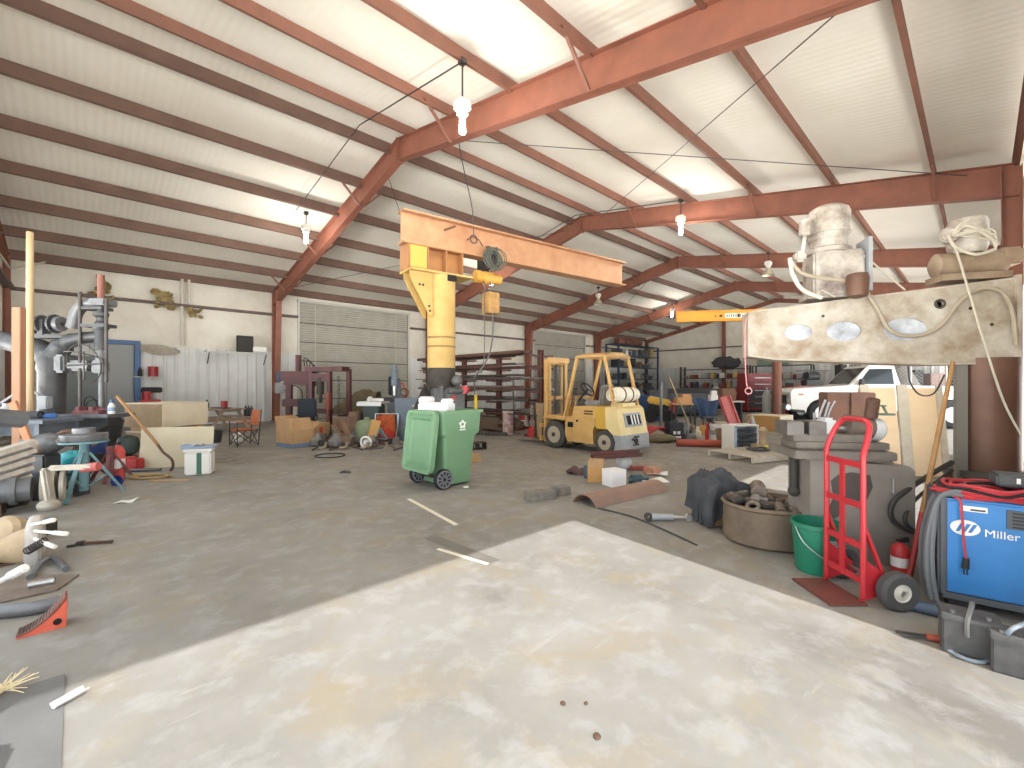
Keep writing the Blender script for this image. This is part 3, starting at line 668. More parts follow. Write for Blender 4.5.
extinguisher(532, 431, .1, .64, M('deep red paint', (176, 36, 34), .4), 'dark red fire extinguisher standing nearest the upright steel plates')
tag(MB().lathe([(.1, 0), (.1, .24), (.05, .28), (.05, .32)], n=16).build('small_red_can', REDP, None, G(531, 437), 0), 'small red can on the floor in front of the extinguishers', 'can')
t = thing('drum', 'white drum smeared with red standing left of the fire extinguishers', 'drum', G(508, 434), RC)
MB().lathe([(.16, 0), (.165, .02), (.165, .7), (.15, .72)], n=24).build('shell', M('white drum with red smears', (232, 228, 222), .5, 0, (186, 58, 58), 7, .42), t)
m = MB(); m.torus((0, 0, .7), .165, .012); m.torus((0, 0, .02), .165, .012); m.build('rim', WHITE, t)
tag(MB().lathe([(.07, 0), (.07, .4), (.03, .45), (.03, .5)], n=16).build('canister', M('silver grey paint', (182, 186, 186), .4, .4), None, G(499, 430), 0), 'silver grey canister standing left of the white and red drum', 'canister')

# ---------------------------------------------------------------- things on the open floor
t = thing('steel_bracket', 'dark square steel socket lying behind the green bin', 'bracket', G(478, 449), RC + R(25))
m = MB(); m.box((0, .0, .16), (.34, .26, .02)); m.box((0, 0, .01), (.34, .26, .02)); m.box((.16, 0, .085), (.02, .26, .15)); m.box((-.16, 0, .085), (.02, .26, .15)); m.build('box_section', CHAR, t)
m = MB(); m.cyl((0, 0, .08), (0, .1, .08), .05); m.build('sleeve', STEEL, t)
m = MB(); m.prism([(-.12, 0), (.14, 0), (.1, .16), (.02, .12), (-.04, .22), (-.1, .1)], .12); tag(m.build('wood_scrap', WOOD, None, G(474, 462), RC + R(30)), 'jagged piece of pale broken wood right of the green bin', 'wood scrap')
for k, (px, py, L, a, lb) in enumerate(((540, 499, .4, 25, 'longer of two grey concrete blocks lying on the open floor'), (561, 494, .2, 30, 'shorter grey concrete block right of the longer one'))):
    m = MB(); m.box((0, 0, .055), (L, .2, .11), bev=.008)
    m.box((0, -.06, .112), (L * .9, .02, .006)); tag(m.build('concrete_block', M('grey concrete block', (140, 134, 124), .9, 0, (112, 104, 96), 9, .5), None, G(px, py) , RC + R(a)), lb, 'block')
# half pipe channel lying on the floor
a, b = G(592, 507), G(664, 490); L = (b - a).length; dv = (b - a)
m = MB(); n = 14; vs = []
def half(u, v): 
    t_ = R(20 + 140 * v); return V(u * L, math.cos(t_) * .22, math.sin(t_) * .2 - .065)
m.grid(10, n, half); m.solid(.012)
tag(m.build('steel_trough', M('tan rust channel steel', (164, 124, 100), .65, .15, (138, 112, 98), 3, .5), None, (a + b) / 2 - dv / 2 + V(0, .12, 0), math.atan2(dv.y, dv.x)), 'long tan curved steel channel lying across the open floor', 'channel')
# boxes and bits beside the forklift
PO = G(610, 478)
def boxthing(name, label, cat, px, py, size, rot, mat, open_=None, flapmat=None):
    t = thing(name, label, cat, G(px, py), rot); w, d, h = size; m = MB(); th = .008
    m.box((0, 0, th / 2), (w, d, th)); m.box((-w / 2, 0, h / 2), (th, d, h)); m.box((w / 2, 0, h / 2), (th, d, h)); m.box((0, -d / 2, h / 2), (w, th, h)); m.box((0, d / 2, h / 2), (w, th, h))
    if not open_: m.box((0, 0, h), (w + th, d + th, th))
    m.build('box_body', mat, t)
    if open_:
        for (cx, cy, fw, fd, ang, ax) in ((0, -d / 2, w, d * .48, open_[0], 'f'), (0, d / 2, w, d * .48, open_[1], 'b'), (-w / 2, 0, w * .48, d, open_[2], 'l'), (w / 2, 0, w * .48, d, open_[3], 'r')):
            m = MB(); aa = R(ang)
            if ax in 'fb':
                s = -1 if ax == 'f' else 1; m.box((0, s * fd / 2, 0), (fw, fd, .006)); m.build('flap', flapmat or mat, t, (cx, cy, h), (s * aa, 0, 0))
            else:
                s = -1 if ax == 'l' else 1; m.box((s * fw / 2, 0, 0), (fw, fd, .006)); m.build('flap', flapmat or mat, t, (cx, cy, h), (0, -s * aa, 0))
    return t
boxthing('cardboard_box', 'brown cardboard box with open flap in the heap by the forklift', 'box', 596, 481, (.24, .22, .24), RC + R(-14), M('golden brown cardboard', (196, 144, 78), .8), (80, 60, 100, 95), CARD)
wb = boxthing('white_carton', 'white printed carton right of the brown box in the heap', 'box', 614, 485, (.26, .24, .24), RC + R(28), M('white carton', (232, 230, 230), .6))
m = MB(); m.box((.134, .02, .13), (.006, .1, .17)); m.build('printed_panel', M('dark red print', (120, 44, 48), .5), wb)
m = MB(); m.box((.138, .0, .09), (.006, .07, .06)); m.build('printed_mark', M('salmon print', (220, 120, 100), .5), wb)
m = MB(); m.box((0, 0, .03), (.9, .14, .06), (0, 0, 0), .006); m.box((0, .06, .07), (.9, .02, .1)); o = m.build('steel_channel', M('maroon rack paint'), None, G(617, 472) + V(0, 0, .25), (0, R(-2), RC + R(10)))
tag(o, 'maroon steel channel laid over the heap of boxes by the forklift', 'channel')
HP = [(582, 474, .5, .12, .1, (96, 60, 60), 'folded_cloth', 'dark maroon folded cloth at the left end of the heap'), (588, 478, .2, .14, .2, (70, 96, 120), 'paint_can', 'small blue grey can left of the brown cardboard box'),
      (640, 470, .42, .1, .07, (176, 76, 64), 'red_bar', 'short red bar lying right of the white carton'), (652, 474, .24, .2, .12, (206, 140, 108), 'brick', 'salmon pink brick at the right side of the heap'),
      (636, 482, .34, .2, .1, (70, 100, 112), 'blue_tool', 'teal blue power tool lying in front of the white carton'), (645, 486, .3, .06, .03, (58, 60, 66), 'flat_file', 'dark flat file lying in front of the teal tool'),
      (624, 470, .3, .2, .3, (222, 222, 226), 'plastic_bag', 'white plastic bag bulging behind the white carton'), (621, 490, .14, .05, .04, (50, 44, 42), 'metal_clip', 'small dark metal clip on the floor before the white carton')]
for k, (px, py, w, d, h, c, nm, lb) in enumerate(HP):
    m = MB()
    if nm == 'paint_can': m.lathe([(.07, 0), (.072, .01), (.072, .19), (.065, .2)], n=16)
    elif nm == 'plastic_bag': m.ball((0, 0, h * .45), (w / 2, d / 2, h * .45), 14); m.jitter(.015, k); [setattr(v, 'co', V(v.co.x, v.co.y, max(v.co.z, 0))) for v in m.bm.verts]
    elif nm == 'blue_tool': m.box((0, 0, .06), (.24, .1, .1), bev=.03); m.cyl((.1, 0, .06), (.2, 0, .05), .03); m.bar((-.08, 0, .06), (-.14, -.1, .02), .05, .05, bev=.01)
    elif nm == 'folded_cloth': m.grid(10, 6, lambda u, v: V((u - .5) * w, (v - .5) * .3, .05 + .05 * math.sin(u * 9) * math.sin(v * 7 + 1))); m.solid(.04)
    else: m.box((0, 0, h / 2), (w, d, h), bev=min(h, d) * .15)
    tag(m.build(nm, M('paint %d' % sum(c), c, .6, 0, tuple(int(v * .75) for v in c), 8, .4), None, G(px, py) + V(0, 0, .012 if nm == 'folded_cloth' else 0), RC + R((k * 37) % 60 - 20)), lb, nm.replace('_', ' '))
def paper(px, py, w, d, rot, label, z=.004, mat=WHITE):
    m = MB(); m.grid(6, 4, lambda u, v: V((u - .5) * w, (v - .5) * d, z + .02 * (math.sin(u * 5 + v * 3) + 1) * u)); m.solid(.002)
    return tag(m.build('paper_sheet', mat, None, G(px, py), RC + R(rot)), label, 'paper')
paper(652, 482, .5, .24, 20, 'white crumpled paper sheet right of the teal tool')
paper(657, 475, .34, .2, -20, 'second white paper sheet behind the first at the heap end', .02)
# hose line and hydraulic cylinder on the floor
tag(MB().tube([G(598, 508, .01), G(630, 516, .01), G(660, 528, .01), G(697, 545, .01)], .009, 6, smooth=6).build('thin_cable', DARK, None), 'thin dark cable running over the floor right of the curved channel', 'cable')
t = thing('hydraulic_cylinder', 'small grey hydraulic cylinder lying on the floor left of the black jacket', 'cylinder', G(664, 521), RC + R(-2))
m = MB(); m.cyl((-.12, 0, .045), (.1, 0, .045), .035); m.cyl((-.14, 0, .045), (-.1, 0, .045), .042); m.build('barrel', FG, t)
m = MB(); m.cyl((.1, 0, .045), (.26, 0, .04), .018); m.cyl((.27, -.03, .04), (.27, .03, .04), .04); m.build('rod', CHROME, t)
m = MB(); m.pipe((-.17, -.03, .045), (-.17, .03, .045), .045, .02); m.build('eye', STEEL, t)
tag(MB().torus((0, 0, .012), .3, .012, n=36, m=6).build('hose_loop', BLACK, None, G(330, 456), 0), 'thin black hoop lying alone on the floor before the press', 'hoop')
m = MB(); m.prism([(-.09, 0), (.1, 0), (.08, .03), (-.02, .05), (-.07, .03)], .06); tag(m.build('scrap_chip', DARK, None, G(345, 473), RC), 'tiny dark scrap piece lying on the floor near the black hoop', 'scrap')
m = MB(); m.ball((0, 0, .015), (.05, .04, .015), 8); tag(m.build('paper_wad', WHITE, None, G(466, 488), 0), 'small white wad of paper right of the green bin', 'paper')
# old marking tape on the concrete
tag(MB().box((0, 0, .002), (1.35, .05, .004)).build('floor_tape', M('cream floor tape', (222, 212, 190), .8), None, (G(405, 497) + G(462, 528)) / 2, math.atan2(*(lambda d: (d.y, d.x))(G(462, 528) - G(405, 497)))), 'cream strip of old marking tape on the floor before the green bin', 'tape')
tag(MB().box((0, 0, .002), (.6, .04, .004)).build('floor_tape', M('cream floor tape'), None, (G(428, 546) + G(500, 568)) / 2, math.atan2(*(lambda d: (d.y, d.x))(G(500, 568) - G(428, 546)))), 'short strip of old tape crossing the edge of the sunlight', 'tape')

# long timbers stacked on the floor under the rack
for k in range(8):
    tag(MB().box((0, 0, .05), (rnd.uniform(2.6, 3.8), .2, .1), bev=.006).build('timber', M('brown rough timber', (134, 108, 86), .8, 0, (104, 84, 70), 4, .5), None, (9.62 + (k % 2) * .24, 11.9 + rnd.uniform(-.3, .3), .085 + (k // 2) * .102), R(90 + rnd.uniform(-1, 1))),
        'brown rough timber in the %s layer of the stack under the stock rack' % ['bottom', 'second', 'third', 'top'][k // 2], 'timber', 'timbers under the rack, layer %d' % (k // 2))

d_ = G(494, 562) - G(430, 537)
tag(MB().box((0, 0, .0015), (d_.length, .13, .003)).build('worn_strip', M('dark worn floor strip', (108, 102, 94), .85, 0, (122, 116, 106), 6, .5), None, (G(494, 562) + G(430, 537)) / 2, math.atan2(d_.y, d_.x)), 'dark worn strip on the concrete beside the short tape', 'floor strip')
# ---------------------------------------------------------------- right jib arm with its motors
OLDW = M('weathered cream white paint', (202, 196, 182), .65, .05, (132, 100, 60), 3.0, .38, .12, 14)
BRN = M('brown painted steel', (122, 84, 62), .5, .2, (96, 64, 52), 2.5, .5)
MOT = M('stained motor paint', (210, 204, 192), .55, .1, (112, 88, 66), 4.5, .45, .1)
J2 = thing('jib_crane', 'weathered white tapered jib arm with oval holes on a round brown column at right', 'crane', (5.9, -.04, 0), math.atan2(1.75, -1.0))
# local x runs out along the arm, local -y... the camera sees the side y<0 or y>0, both are plated
jm = J2.matrix_basis.copy(); ji = jm.inverted()
LA = 1.97
MB().lathe([(.215, .5), (.215, 1.76)], n=36).build('column', BRN, J2)
m = MB(); m.lathe([(.31, 0), (.31, .62), (.28, .62), (.28, .7), (.3, .7), (.3, .76), (.215, .76)], n=36); m.build('pedestal', M('dark grey brown steel', (104, 96, 88), .6, .2, (84, 76, 70), 4, .5), J2)
MB().box((.25, .1, 1.2), (.08, .05, 1.1)).build('conduit_strip', M('grey strip', (128, 124, 116), .6), J2)
cu = bpy.data.curves.new('plate', 'CURVE'); cu.dimensions = '2D'; cu.fill_mode = 'BOTH'; cu.extrude = .008
def spl(pts):
    s = cu.splines.new('POLY'); s.points.add(len(pts) - 1); s.use_cyclic_u = True
    for p, q in zip(s.points, pts): p.co = (q[0], q[1], 0, 1)
spl([(-.12, 1.72), (.5, 1.715), (LA - .25, 1.78), (LA, 1.82), (LA, 2.24), (-.12, 2.44)])
HOLES = [(.68, 2.03, .165, .105), (1.16, 2.03, .14, .092), (1.54, 2.03, .12, .078)]
for hx, hz, ra, rb in HOLES: spl([(hx + ra * math.cos(k * math.pi / 20), hz + rb * math.sin(k * math.pi / 20)) for k in range(40)])
spl([(.42 + .025 * math.cos(k * math.pi / 6), 2.25 + .025 * math.sin(k * math.pi / 6)) for k in range(12)])
oc = bpy.data.objects.new('plate', cu); col.objects.link(oc)
pm = bpy.data.meshes.new_from_object(oc.evaluated_get(bpy.context.evaluated_depsgraph_get())); bpy.data.objects.remove(oc)
pm.materials.clear(); pm.materials.append(OLDW)
for y in (-.13, .13):
    o = bpy.data.objects.new('arm_plate', pm); col.objects.link(o); o.parent = J2; o.rotation_euler = (R(90), 0, 0); o.location = (0, y, 0)
m = MB()
m.prism([(-.12, 2.44), (LA, 2.24), (LA, 2.255), (-.12, 2.455)], .28); m.prism([(-.12, 1.72), (.5, 1.715), (LA - .25, 1.78), (LA, 1.82), (LA, 1.805), (LA - .25, 1.765), (.5, 1.7), (-.12, 1.705)], .28)
m.box((LA, 0, 2.03), (.015, .28, .44)); m.box((-.12, 0, 2.08), (.03, .34, .78)); m.build('arm_flange', OLDW, J2)
for hx, hz, ra, rb in HOLES:
    m = MB(); n = 40; bmv = m.bm
    A = [bmv.verts.new((hx + ra * math.cos(k * 2 * math.pi / n), -.128, hz + rb * math.sin(k * 2 * math.pi / n))) for k in range(n)]
    B = [bmv.verts.new((v.co.x, .128, v.co.z)) for v in A]
    for k in range(n): bmv.faces.new((A[k], A[(k + 1) % n], B[(k + 1) % n], B[k]))
    m.build('hole_sleeve', M('pale blue white primer', (206, 214, 222), .6, 0, (120, 120, 130), 6, .3), J2)
    MB().box((hx, .122, hz), (ra * 2.2, .006, rb * 2.2)).build('hole_back', M('pale blue white primer'), J2)
m = MB()
for x, z in ((1.33, 2.18), (.2, 2.2), (.05, 2.05)): m.cyl((x, -.14, z), (x, .14, z), .015, n=8)
m.torus((.42, -.14, 2.25), .035, .01, (0, 1, 0)); m.torus((.42, .14, 2.25), .035, .01, (0, 1, 0)); m.build('bolt_hole', CHAR, J2)
# which side faces the camera
side = 1 if (ji @ V(0, 0, 1.5)).y > 0 else -1
def BF(px, py, off=.03):
    """point on the camera side of the arm under a pixel"""
    o = ji @ V(0, 0, CH); d = (ji @ at(px, py, 1)) - o; t = (side * (.14 + off) - o.y) / d.y
    return o + d * t
m = MB(); m.tube([BF(792, 262), BF(800, 272), BF(815, 277), BF(845, 281), BF(862, 287), BF(875, 305), BF(890, 330), BF(912, 336), BF(938, 328), BF(960, 302), BF(980, 289), BF(1000, 291), BF(1012, 310), BF(1016, 345)], .018, 8, smooth=6)
m.build('conduit_hose', M('grey tan conduit', (168, 154, 132), .6), J2)
m = MB(); m.tube([BF(790, 258), BF(793, 275), BF(803, 290), BF(822, 298)], .02, 8, smooth=6); m.build('short_conduit', M('pale conduit', (212, 198, 180), .6), J2)
m = MB(); m.tube([BF(955, 248, .06), BF(960, 262, .06), BF(985, 345, .12), BF(1003, 400, .16), BF(1021, 435, .16)], .009, 6, smooth=4); m.build('hanging_wire', M('pale wire', (196, 188, 168), .6), J2)
m = MB(); m.tube([(LA - .02, .1 * side, 2.25), (LA + .03, .12 * side, 2.1), (LA + .02, .12 * side, 1.55), (LA - .02, .12 * side, 1.5)], .005, 6, smooth=4); m.torus((LA - .0, .12 * side, 1.46), .03, .006, (.3, 1, 0)); m.build('pull_rope', M('pink rope', (222, 150, 150), .8), J2)
m = MB(); m.tube([BF(815, 296), BF(822, 290), BF(835, 297)], .006, 6); m.tube([BF(860, 252, .0), BF(905, 290, .0)], .008, 6); m.build('thin_wire', M('pale wire'), J2)
# motor over the outer arm
def motor(name, label, x, h0, r, hh, sc_=1):
    t = thing(name, label, 'motor', jm @ V(x, 0, h0), J2.rotation_euler.z)
    return t
bp_ = BF(838, 300, 0); mx_ = bp_.x
MT = thing('crane_motor', 'stained upright motor with square gearbox mounted on the outer half of the white arm', 'motor', jm @ V(mx_, 0, 2.36), J2.rotation_euler.z)
m = MB(); m.box((0, 0, .22), (.42, .34, .44), bev=.02); m.box((.0, 0, .02), (.5, .27, .05)); m.build('gearbox', M('grey brown stained gearbox', (206, 198, 184), .55, .15, (104, 84, 76), 4, .55), MT)
m = MB(); m.lathe([(.185, .44), (.185, .48), (.155, .5), (.155, .56), (.17, .58), (.175, .84), (.165, .87), (.12, .9), (.05, .91)], (0.03, 0, 0), n=28)
for k in range(10): a = k * math.pi / 5; m.bar((.03 + .168 * math.cos(a), .168 * math.sin(a), .6), (.03 + .173 * math.cos(a), .173 * math.sin(a), .83), .012, .02)
m.build('motor_housing', MOT, MT)
m = MB(); m.torus((.03, 0, .64), .174, .012); m.build('motor_band', MOT, MT)
m = MB(); m.lathe([(.03, -.1), (.08, -.08), (.09, .08), (.08, .12), (.04, .13)], (-.12, side * .24, .06), n=18); m.build('brake_cup', BRN, MT)
m = MB(); m.box((.27, side * .12, .68), (.08, .1, .16), bev=.01); m.box((.32, side * .14, .4), (.1, .1, .1), bev=.02); m.bar((.27, side * .12, .6), (.3, side * .12, .4), .03, .03); m.build('junction_box', MOT, MT)
m = MB(); m.box((-.235, side * .08, .28), (.03, .26, .5)); m.build('side_bracket', FG, MT)
bq = BF(978, 280, 0)
MT2 = thing('crane_motor', 'stained motor with tangled pale wires above the column of the white arm', 'motor', jm @ V(bq.x, 0, 2.46), J2.rotation_euler.z)
m = MB(); m.box((0, 0, .03), (.5, .26, .06)); m.lathe([(.05, -.28), (.1, -.26), (.11, .24), (.06, .27)], (0, 0, .16), (1, 0, 0)); m.box((-.28, 0, .2), (.16, .18, .15), bev=.02); m.build('gear_case', M('tan stained gear case', (176, 156, 128), .6, .1, (130, 102, 80), 4, .5), MT2)
m = MB(); m.lathe([(.12, .25), (.13, .28), (.14, .32), (.14, .53), (.13, .56), (.06, .58)], n=26); m.build('motor_housing', MOT, MT2)
m = MB(); m.lathe([(.06, -.05), (.07, -.03), (.07, .03), (.05, .05)], (.16, side * .06, .42), (.6, side, 0)); m.build('end_bell', MOT, MT2)
m = MB()
for k in range(7):
    a = rnd.uniform(0, 1)
    m.tube([V(.17, side * .1, .4), V(.08 + rnd.uniform(-.06, .06), side * .16, .44 + rnd.uniform(-.08, .08)), V(-.06 + rnd.uniform(-.06, .06), side * .155, .36 + rnd.uniform(-.08, .06)), V(-.12, side * .14, .28 + rnd.uniform(-.04, .04))], .008, 6, smooth=5)
m.tube([V(.2, side * .12, .4), V(.18, side * .18, .28), V(.05, side * .2, .2), V(-.1, side * .18, .24)], .014, 6, smooth=5); m.build('loose_wires', M('pale wire'), MT2)

# ---------------------------------------------------------------- blue welding machine
MBLU = M('welder blue paint', (40, 128, 205), .4, .05, (34, 112, 186), 2, .4)
WR = RC - R(36)
wl0 = at(945, 597, 3.04); wl0.z = 0
u = V(math.cos(WR), math.sin(WR), 0); vv = V(-u.y, u.x, 0)
WD = thing('welding_machine', 'blue welding machine with white lettering below the right crane column', 'welder', wl0 + u * .33 + vv * .26, WR)
m = MB(); m.box((0, 0, .43), (.66, .48, .64), bev=.015); m.build('cabinet', MBLU, WD)
m = MB(); m.box((-.34, 0, .43), (.05, .5, .68), bev=.015); m.box((0, 0, .095), (.68, .5, .04)); m.build('end_frame', M('dark grey welder frame', (78, 82, 88), .5), WD)
for x in (-.26, .26): MB().box((x, 0, .04), (.1, .46, .08)).build('foot', BLACK, WD)
MB().box((.13, -.243, .655), (.34, .012, .12)).build('vent_grille', M('dark grey welder frame'), WD)
m = MB()
for k in range(5): m.box((.12, -.251, .61 + k * .022), (.27, .004, .006))
m.build('vent_slat', BLACK, WD)
lb = MB().box((-.19, -.2425, .695), (.13, .005, .035)).build('warning_label', WHITE, WD)
MB().box((-.17, -.246, .69), (.07, .003, .012)).build('label_print', M('dark label print', (70, 60, 56), .6), lb)
m = MB(); m.lathe([(.072, 0), (.072, .004)], n=32); em = m.build('emblem', WHITE, WD, (-.23, -.241, .565), (R(90), 0, 0)); em.scale = (1, .72, 1)
for k in range(3):
    MB().prism([(-.045 + k * .03, -.028), (-.028 + k * .03, -.028), (.0 + k * .03, .028), (-.02 + k * .03, .028)], .004).build('emblem_bar', MBLU, WD, (-.232, -.2455, .565))
tx = text('Miller', .07, 'lettering', WHITE, WD, .002, 0); tx.location = (-.06, -.2425, .545); tx.rotation_euler = (R(90), 0, 0)
# leads heaped on the welder
REDC = M('red cable sheath', (198, 48, 56), .5)
WT = .752
t = thing('welding_lead', 'heap of red and black welding leads coiled on top of the blue welder', 'cable', WD.location + V(0, 0, WT), WR)
for k, (mt_, nm) in enumerate(((REDC, 'red_strand'), (REDC, 'red_strand'), (BLACK, 'black_strand'), (REDC, 'red_strand'))):
    m = MB()
    for q in range(2):
        pts = [V(-.1 + (.24 + .04 * q - .02 * k) * math.cos(a * .7), -.1 + (.15 + .012 * k) * math.sin(a * .7), .016 + .02 * k + .012 * q + .01 * math.sin(a * 3 + k)) for a in range(9)]
        m.tube(pts, .011, 6, closed=True, smooth=4)
    m.build(nm, mt_, t)
m = MB(); m.tube([V(-.32, -.2, .02), V(-.26, -.26, .0), V(-.25, -.275, -.1), V(-.24, -.275, -.3), V(-.23, -.275, -.38)], .007, 6, smooth=5); m.build('dangling_lead', REDC, t)
m = MB(); m.cyl((-.23, -.275, -.38), (-.235, -.275, -.45), .016, .02); m.box((-.24, -.275, -.47), (.006, .01, .04)); m.box((-.225, -.275, -.47), (.006, .01, .04)); m.build('plug', BLACK, t)
t = thing('cable_bundle', 'bundle of thick grey cables hanging over the left end of the welder', 'cable', WD.location, WR)
for k in range(7):
    m = MB(); y = -.22 + .06 * (k % 4)
    m.tube([V(-.2, y, .77 + .01 * k), V(-.35, y - .02, .755), V(-.39 - .006 * k, y - .04, .5), V(-.395 - .007 * k, y - .05, .25), V(-.375 - .007 * k, y - .06, .05 + .002 * k)], .016, 8, smooth=6); m.build('cable', M('grey cable %d' % (k % 2), ((104, 108, 112), (84, 86, 90))[k % 2], .6), t)
t = thing('wire_feeder', 'dark control box with white switches lying on top of the welder', 'control box', WD.location + V(0, 0, WT + .09) + u * .1 - vv * .02, WR)
m = MB(); m.box((0.04, 0, .04), (.4, .2, .08), bev=.012); m.build('case', M('dark slate plastic', (72, 76, 78), .5), t)
for x, w in ((-.06, .03), (-.0, .02), (.04, .02)): MB().box((x, -.1, .045), (w * .6, .01, .035)).build('switch', WHITE, t)
MB().box((.16, -.101, .045), (.14, .006, .05)).build('label_plate', WHITE, t)
# batteries, tools on the floor
BAT = M('dusty black battery case', (92, 90, 88), .7, 0, (66, 64, 64), 6, .5)
def battery(px, py, w, d, h, rot, label, strap):
    t = thing('car_battery', label, 'battery', G(px, py), rot)
    m = MB(); m.box((0, 0, h * .46), (w, d, h * .92), bev=.008); m.box((0, 0, h * .93), (w + .012, d + .012, .03), bev=.005); m.build('case', BAT, t)
    for x in (-.3, .3): MB().cyl((x * w, -d * .25, h * .94), (x * w, -d * .25, h * 1.06), .012).build('terminal', M('lead', (140, 138, 136), .5, .6), t)
    for x in (-.2, .2): MB().box((x * w, .1 * d, h * .96), (w * .3, d * .3, .02), bev=.004).build('vent_cap', BAT, t)
    if strap: MB().tube([V(-.02, -d * .54, h * .55), V(-.02, -d * .54, h * .9), V(0, -d * .3, h * 1.2), V(.02, d * .3, h * 1.2), V(.02, d * .5, h * .9)], .012, 6, smooth=5).build('carry_strap', M('grey strap webbing', (110, 108, 104), .8), t)
    return t
battery(969, 652, .24, .17, .22, RC - R(38), 'dusty black battery with carry strap standing before the blue welder', 1)
battery(1019, 672, .22, .17, .2, RC - R(40), 'dusty battery cut by the right edge of the photo', 0)
m = MB(); m.tube([G(948, 650, .012), G(966, 659, .012), G(984, 662, .012), G(997, 655, .03), at(1008, 633, 2.36), at(1022, 625, 2.34), at(1040, 620, 2.3)], .011, 6, smooth=6); tag(m.build('grey_lead', M('pale grey blue cable', (136, 146, 156), .5)), 'pale grey lead running along the floor in front of the batteries', 'cable')
t = thing('jumper_clamp', 'orange red clamp tool with dark jaw lying before the batteries', 'clamp', G(930, 641), RC + R(-22))
MB().cyl((-.02, 0, .022), (.11, -.0, .02), .018, .022).build('handle', M('orange red grip', (190, 78, 48), .6, 0, (120, 60, 44), 9, .4), t)
m = MB(); m.bar((-.02, .008, .024), (-.16, .015, .018), .015, .012); m.bar((-.02, -.008, .02), (-.14, -.012, .018), .012, .012); m.build('jaw', STEEL, t)
m = MB(); m.cyl((-.17, 0, .04), (.1, 0, .04), .035, .04); m.cyl((.1, 0, .04), (.14, 0, .04), .042); tag(m.build('blue_tube', M('dusty dark blue tube', (64, 92, 124), .6, 0, (70, 74, 80), 5, .5), None, G(921, 613), RC - R(40)), 'dusty blue tube on the floor behind the dolly wheel', 'tube')
t = thing('pole', 'long wooden pole with red lower end leaning by the right crane column', 'pole', G(908, 583), 0)
pt = at(953, 362, 3.75) - t.location; pm_ = pt * .3
MB().cyl((0, 0, 0), pm_, .02, .02).build('red_end', M('dark red paint', (166, 44, 42), .5), t)
MB().cyl(pm_, pt, .019, .016).build('handle', M('varnished wood', (176, 128, 72), .5, 0, (150, 104, 58), 6, .4), t)
extinguisher(900, 577, .06, .3, REDP, 'small red extinguisher standing behind the dolly wheel', hose=False)
t = tag(MB().tube([at(952, 462, 3.9), at(925, 478, 3.8), at(895, 500, 3.7), at(893, 520, 3.7), at(915, 532, 3.7), at(935, 525, 3.75)], .02, 8, smooth=6).tube([at(952, 470, 3.9), at(915, 500, 3.8), at(905, 520, 3.7), at(915, 532, 3.7)], .014, 8, smooth=6).build('hose', M('black hose', (56, 54, 52), .6)), 'thick dark hose looping behind the wooden pole', 'hose')

# ---------------------------------------------------------------- red hand truck
RT = M('red hand truck paint', (206, 40, 50), .35, .05, (186, 36, 46), 5, .4)
o0 = at(844, 500, 3.28); o0.z = 0
HT = thing('hand_truck', 'bright red hand truck standing in front of the grey machine bench', 'hand truck', o0, RC + math.pi)
MB().tube([(0, -.18, .05), (0, -.18, .95), (-.0, -.18, 1.03), (-.05, -.165, 1.18), (-.08, -.12, 1.255), (-.085, -.05, 1.27), (-.085, .05, 1.27), (-.08, .12, 1.255), (-.05, .165, 1.18), (0, .18, 1.03), (0, .18, .95), (0, .18, .05)], .019, 10, smooth=4).build('frame', RT, HT)
for z in (.96, .68, .4, .16): MB().box((0, 0, z), (.025, .35, .04)).build('crossbar', RT, HT)
MB().box((0.012, 0, .56), (.014, .04, .84)).build('center_strap', RT, HT)
MB().box((.12, 0, .012), (.26, .42, .012)).build('toe_plate', M('worn brown red plate', (140, 70, 60), .6, .2, (112, 62, 54), 5, .5), HT)
for y in (-.18, .18):
    m = MB(); m.prism([(.02, .02), (-.2, .09), (-.2, .16), (.02, .34)], .012, Matrix.Translation((0, y, 0))); m.bar((0, y, .55), (-.16, y, .14), .028, .018); m.build('wheel_bracket', RT, HT)
MB().cyl((-.17, -.3, .13), (-.17, .3, .13), .012).build('axle', CHROME, HT)
for y in (-.26, .26):
    w = MB().lathe([(.06, -.04), (.11, -.045), (.13, -.025), (.13, .025), (.11, .045), (.06, .04)], (-.17, y, .13), (0, 1, 0), 28, False).build('wheel', M('grey black tyre', (72, 70, 70), .8), HT)
    m = MB(); s = 1 if y > 0 else -1
    m.lathe([(.02, .05), (.02, .035), (.055, .028), (.065, .04)], (-.17, y, .13), (0, s, 0), 24, cap=False); m.lathe([(.0, .02), (.066, .02)], (-.17, y, .13), (0, s, 0), 24, cap=False); m.build('rim', M('cream rim paint', (206, 200, 186), .5, .1), w)
# green bucket behind it
t = thing('bucket', 'dark green plastic bucket behind the red hand truck', 'bucket', G(817, 570), RC)
MB().lathe([(.15, 0), (.155, .01), (.178, .36), (.19, .365), (.19, .4), (.178, .4), (.15, .02)], n=30).build('body', M('bucket green', (22, 122, 92), .4), t)
m = MB(); m.tube([V(-.185, 0, .38), V(-.17, -.1, .26), V(-.06, -.2, .16), V(.08, -.2, .18), V(.185, -.02, .37)], .005, 6, smooth=5); m.build('wire_handle', CHROME, t)
m = MB(); m.grid(12, 4, lambda a, b: V((.166 + .02 * b) * math.cos(R(-100 + 70 * a)), (.166 + .02 * b) * math.sin(R(-100 + 70 * a)), .1 + .2 * b)); m.solid(.002); lbp = m.build('paper_label', M('grey white label', (200, 206, 204), .6, 0, (90, 96, 98), 10, .45), t)

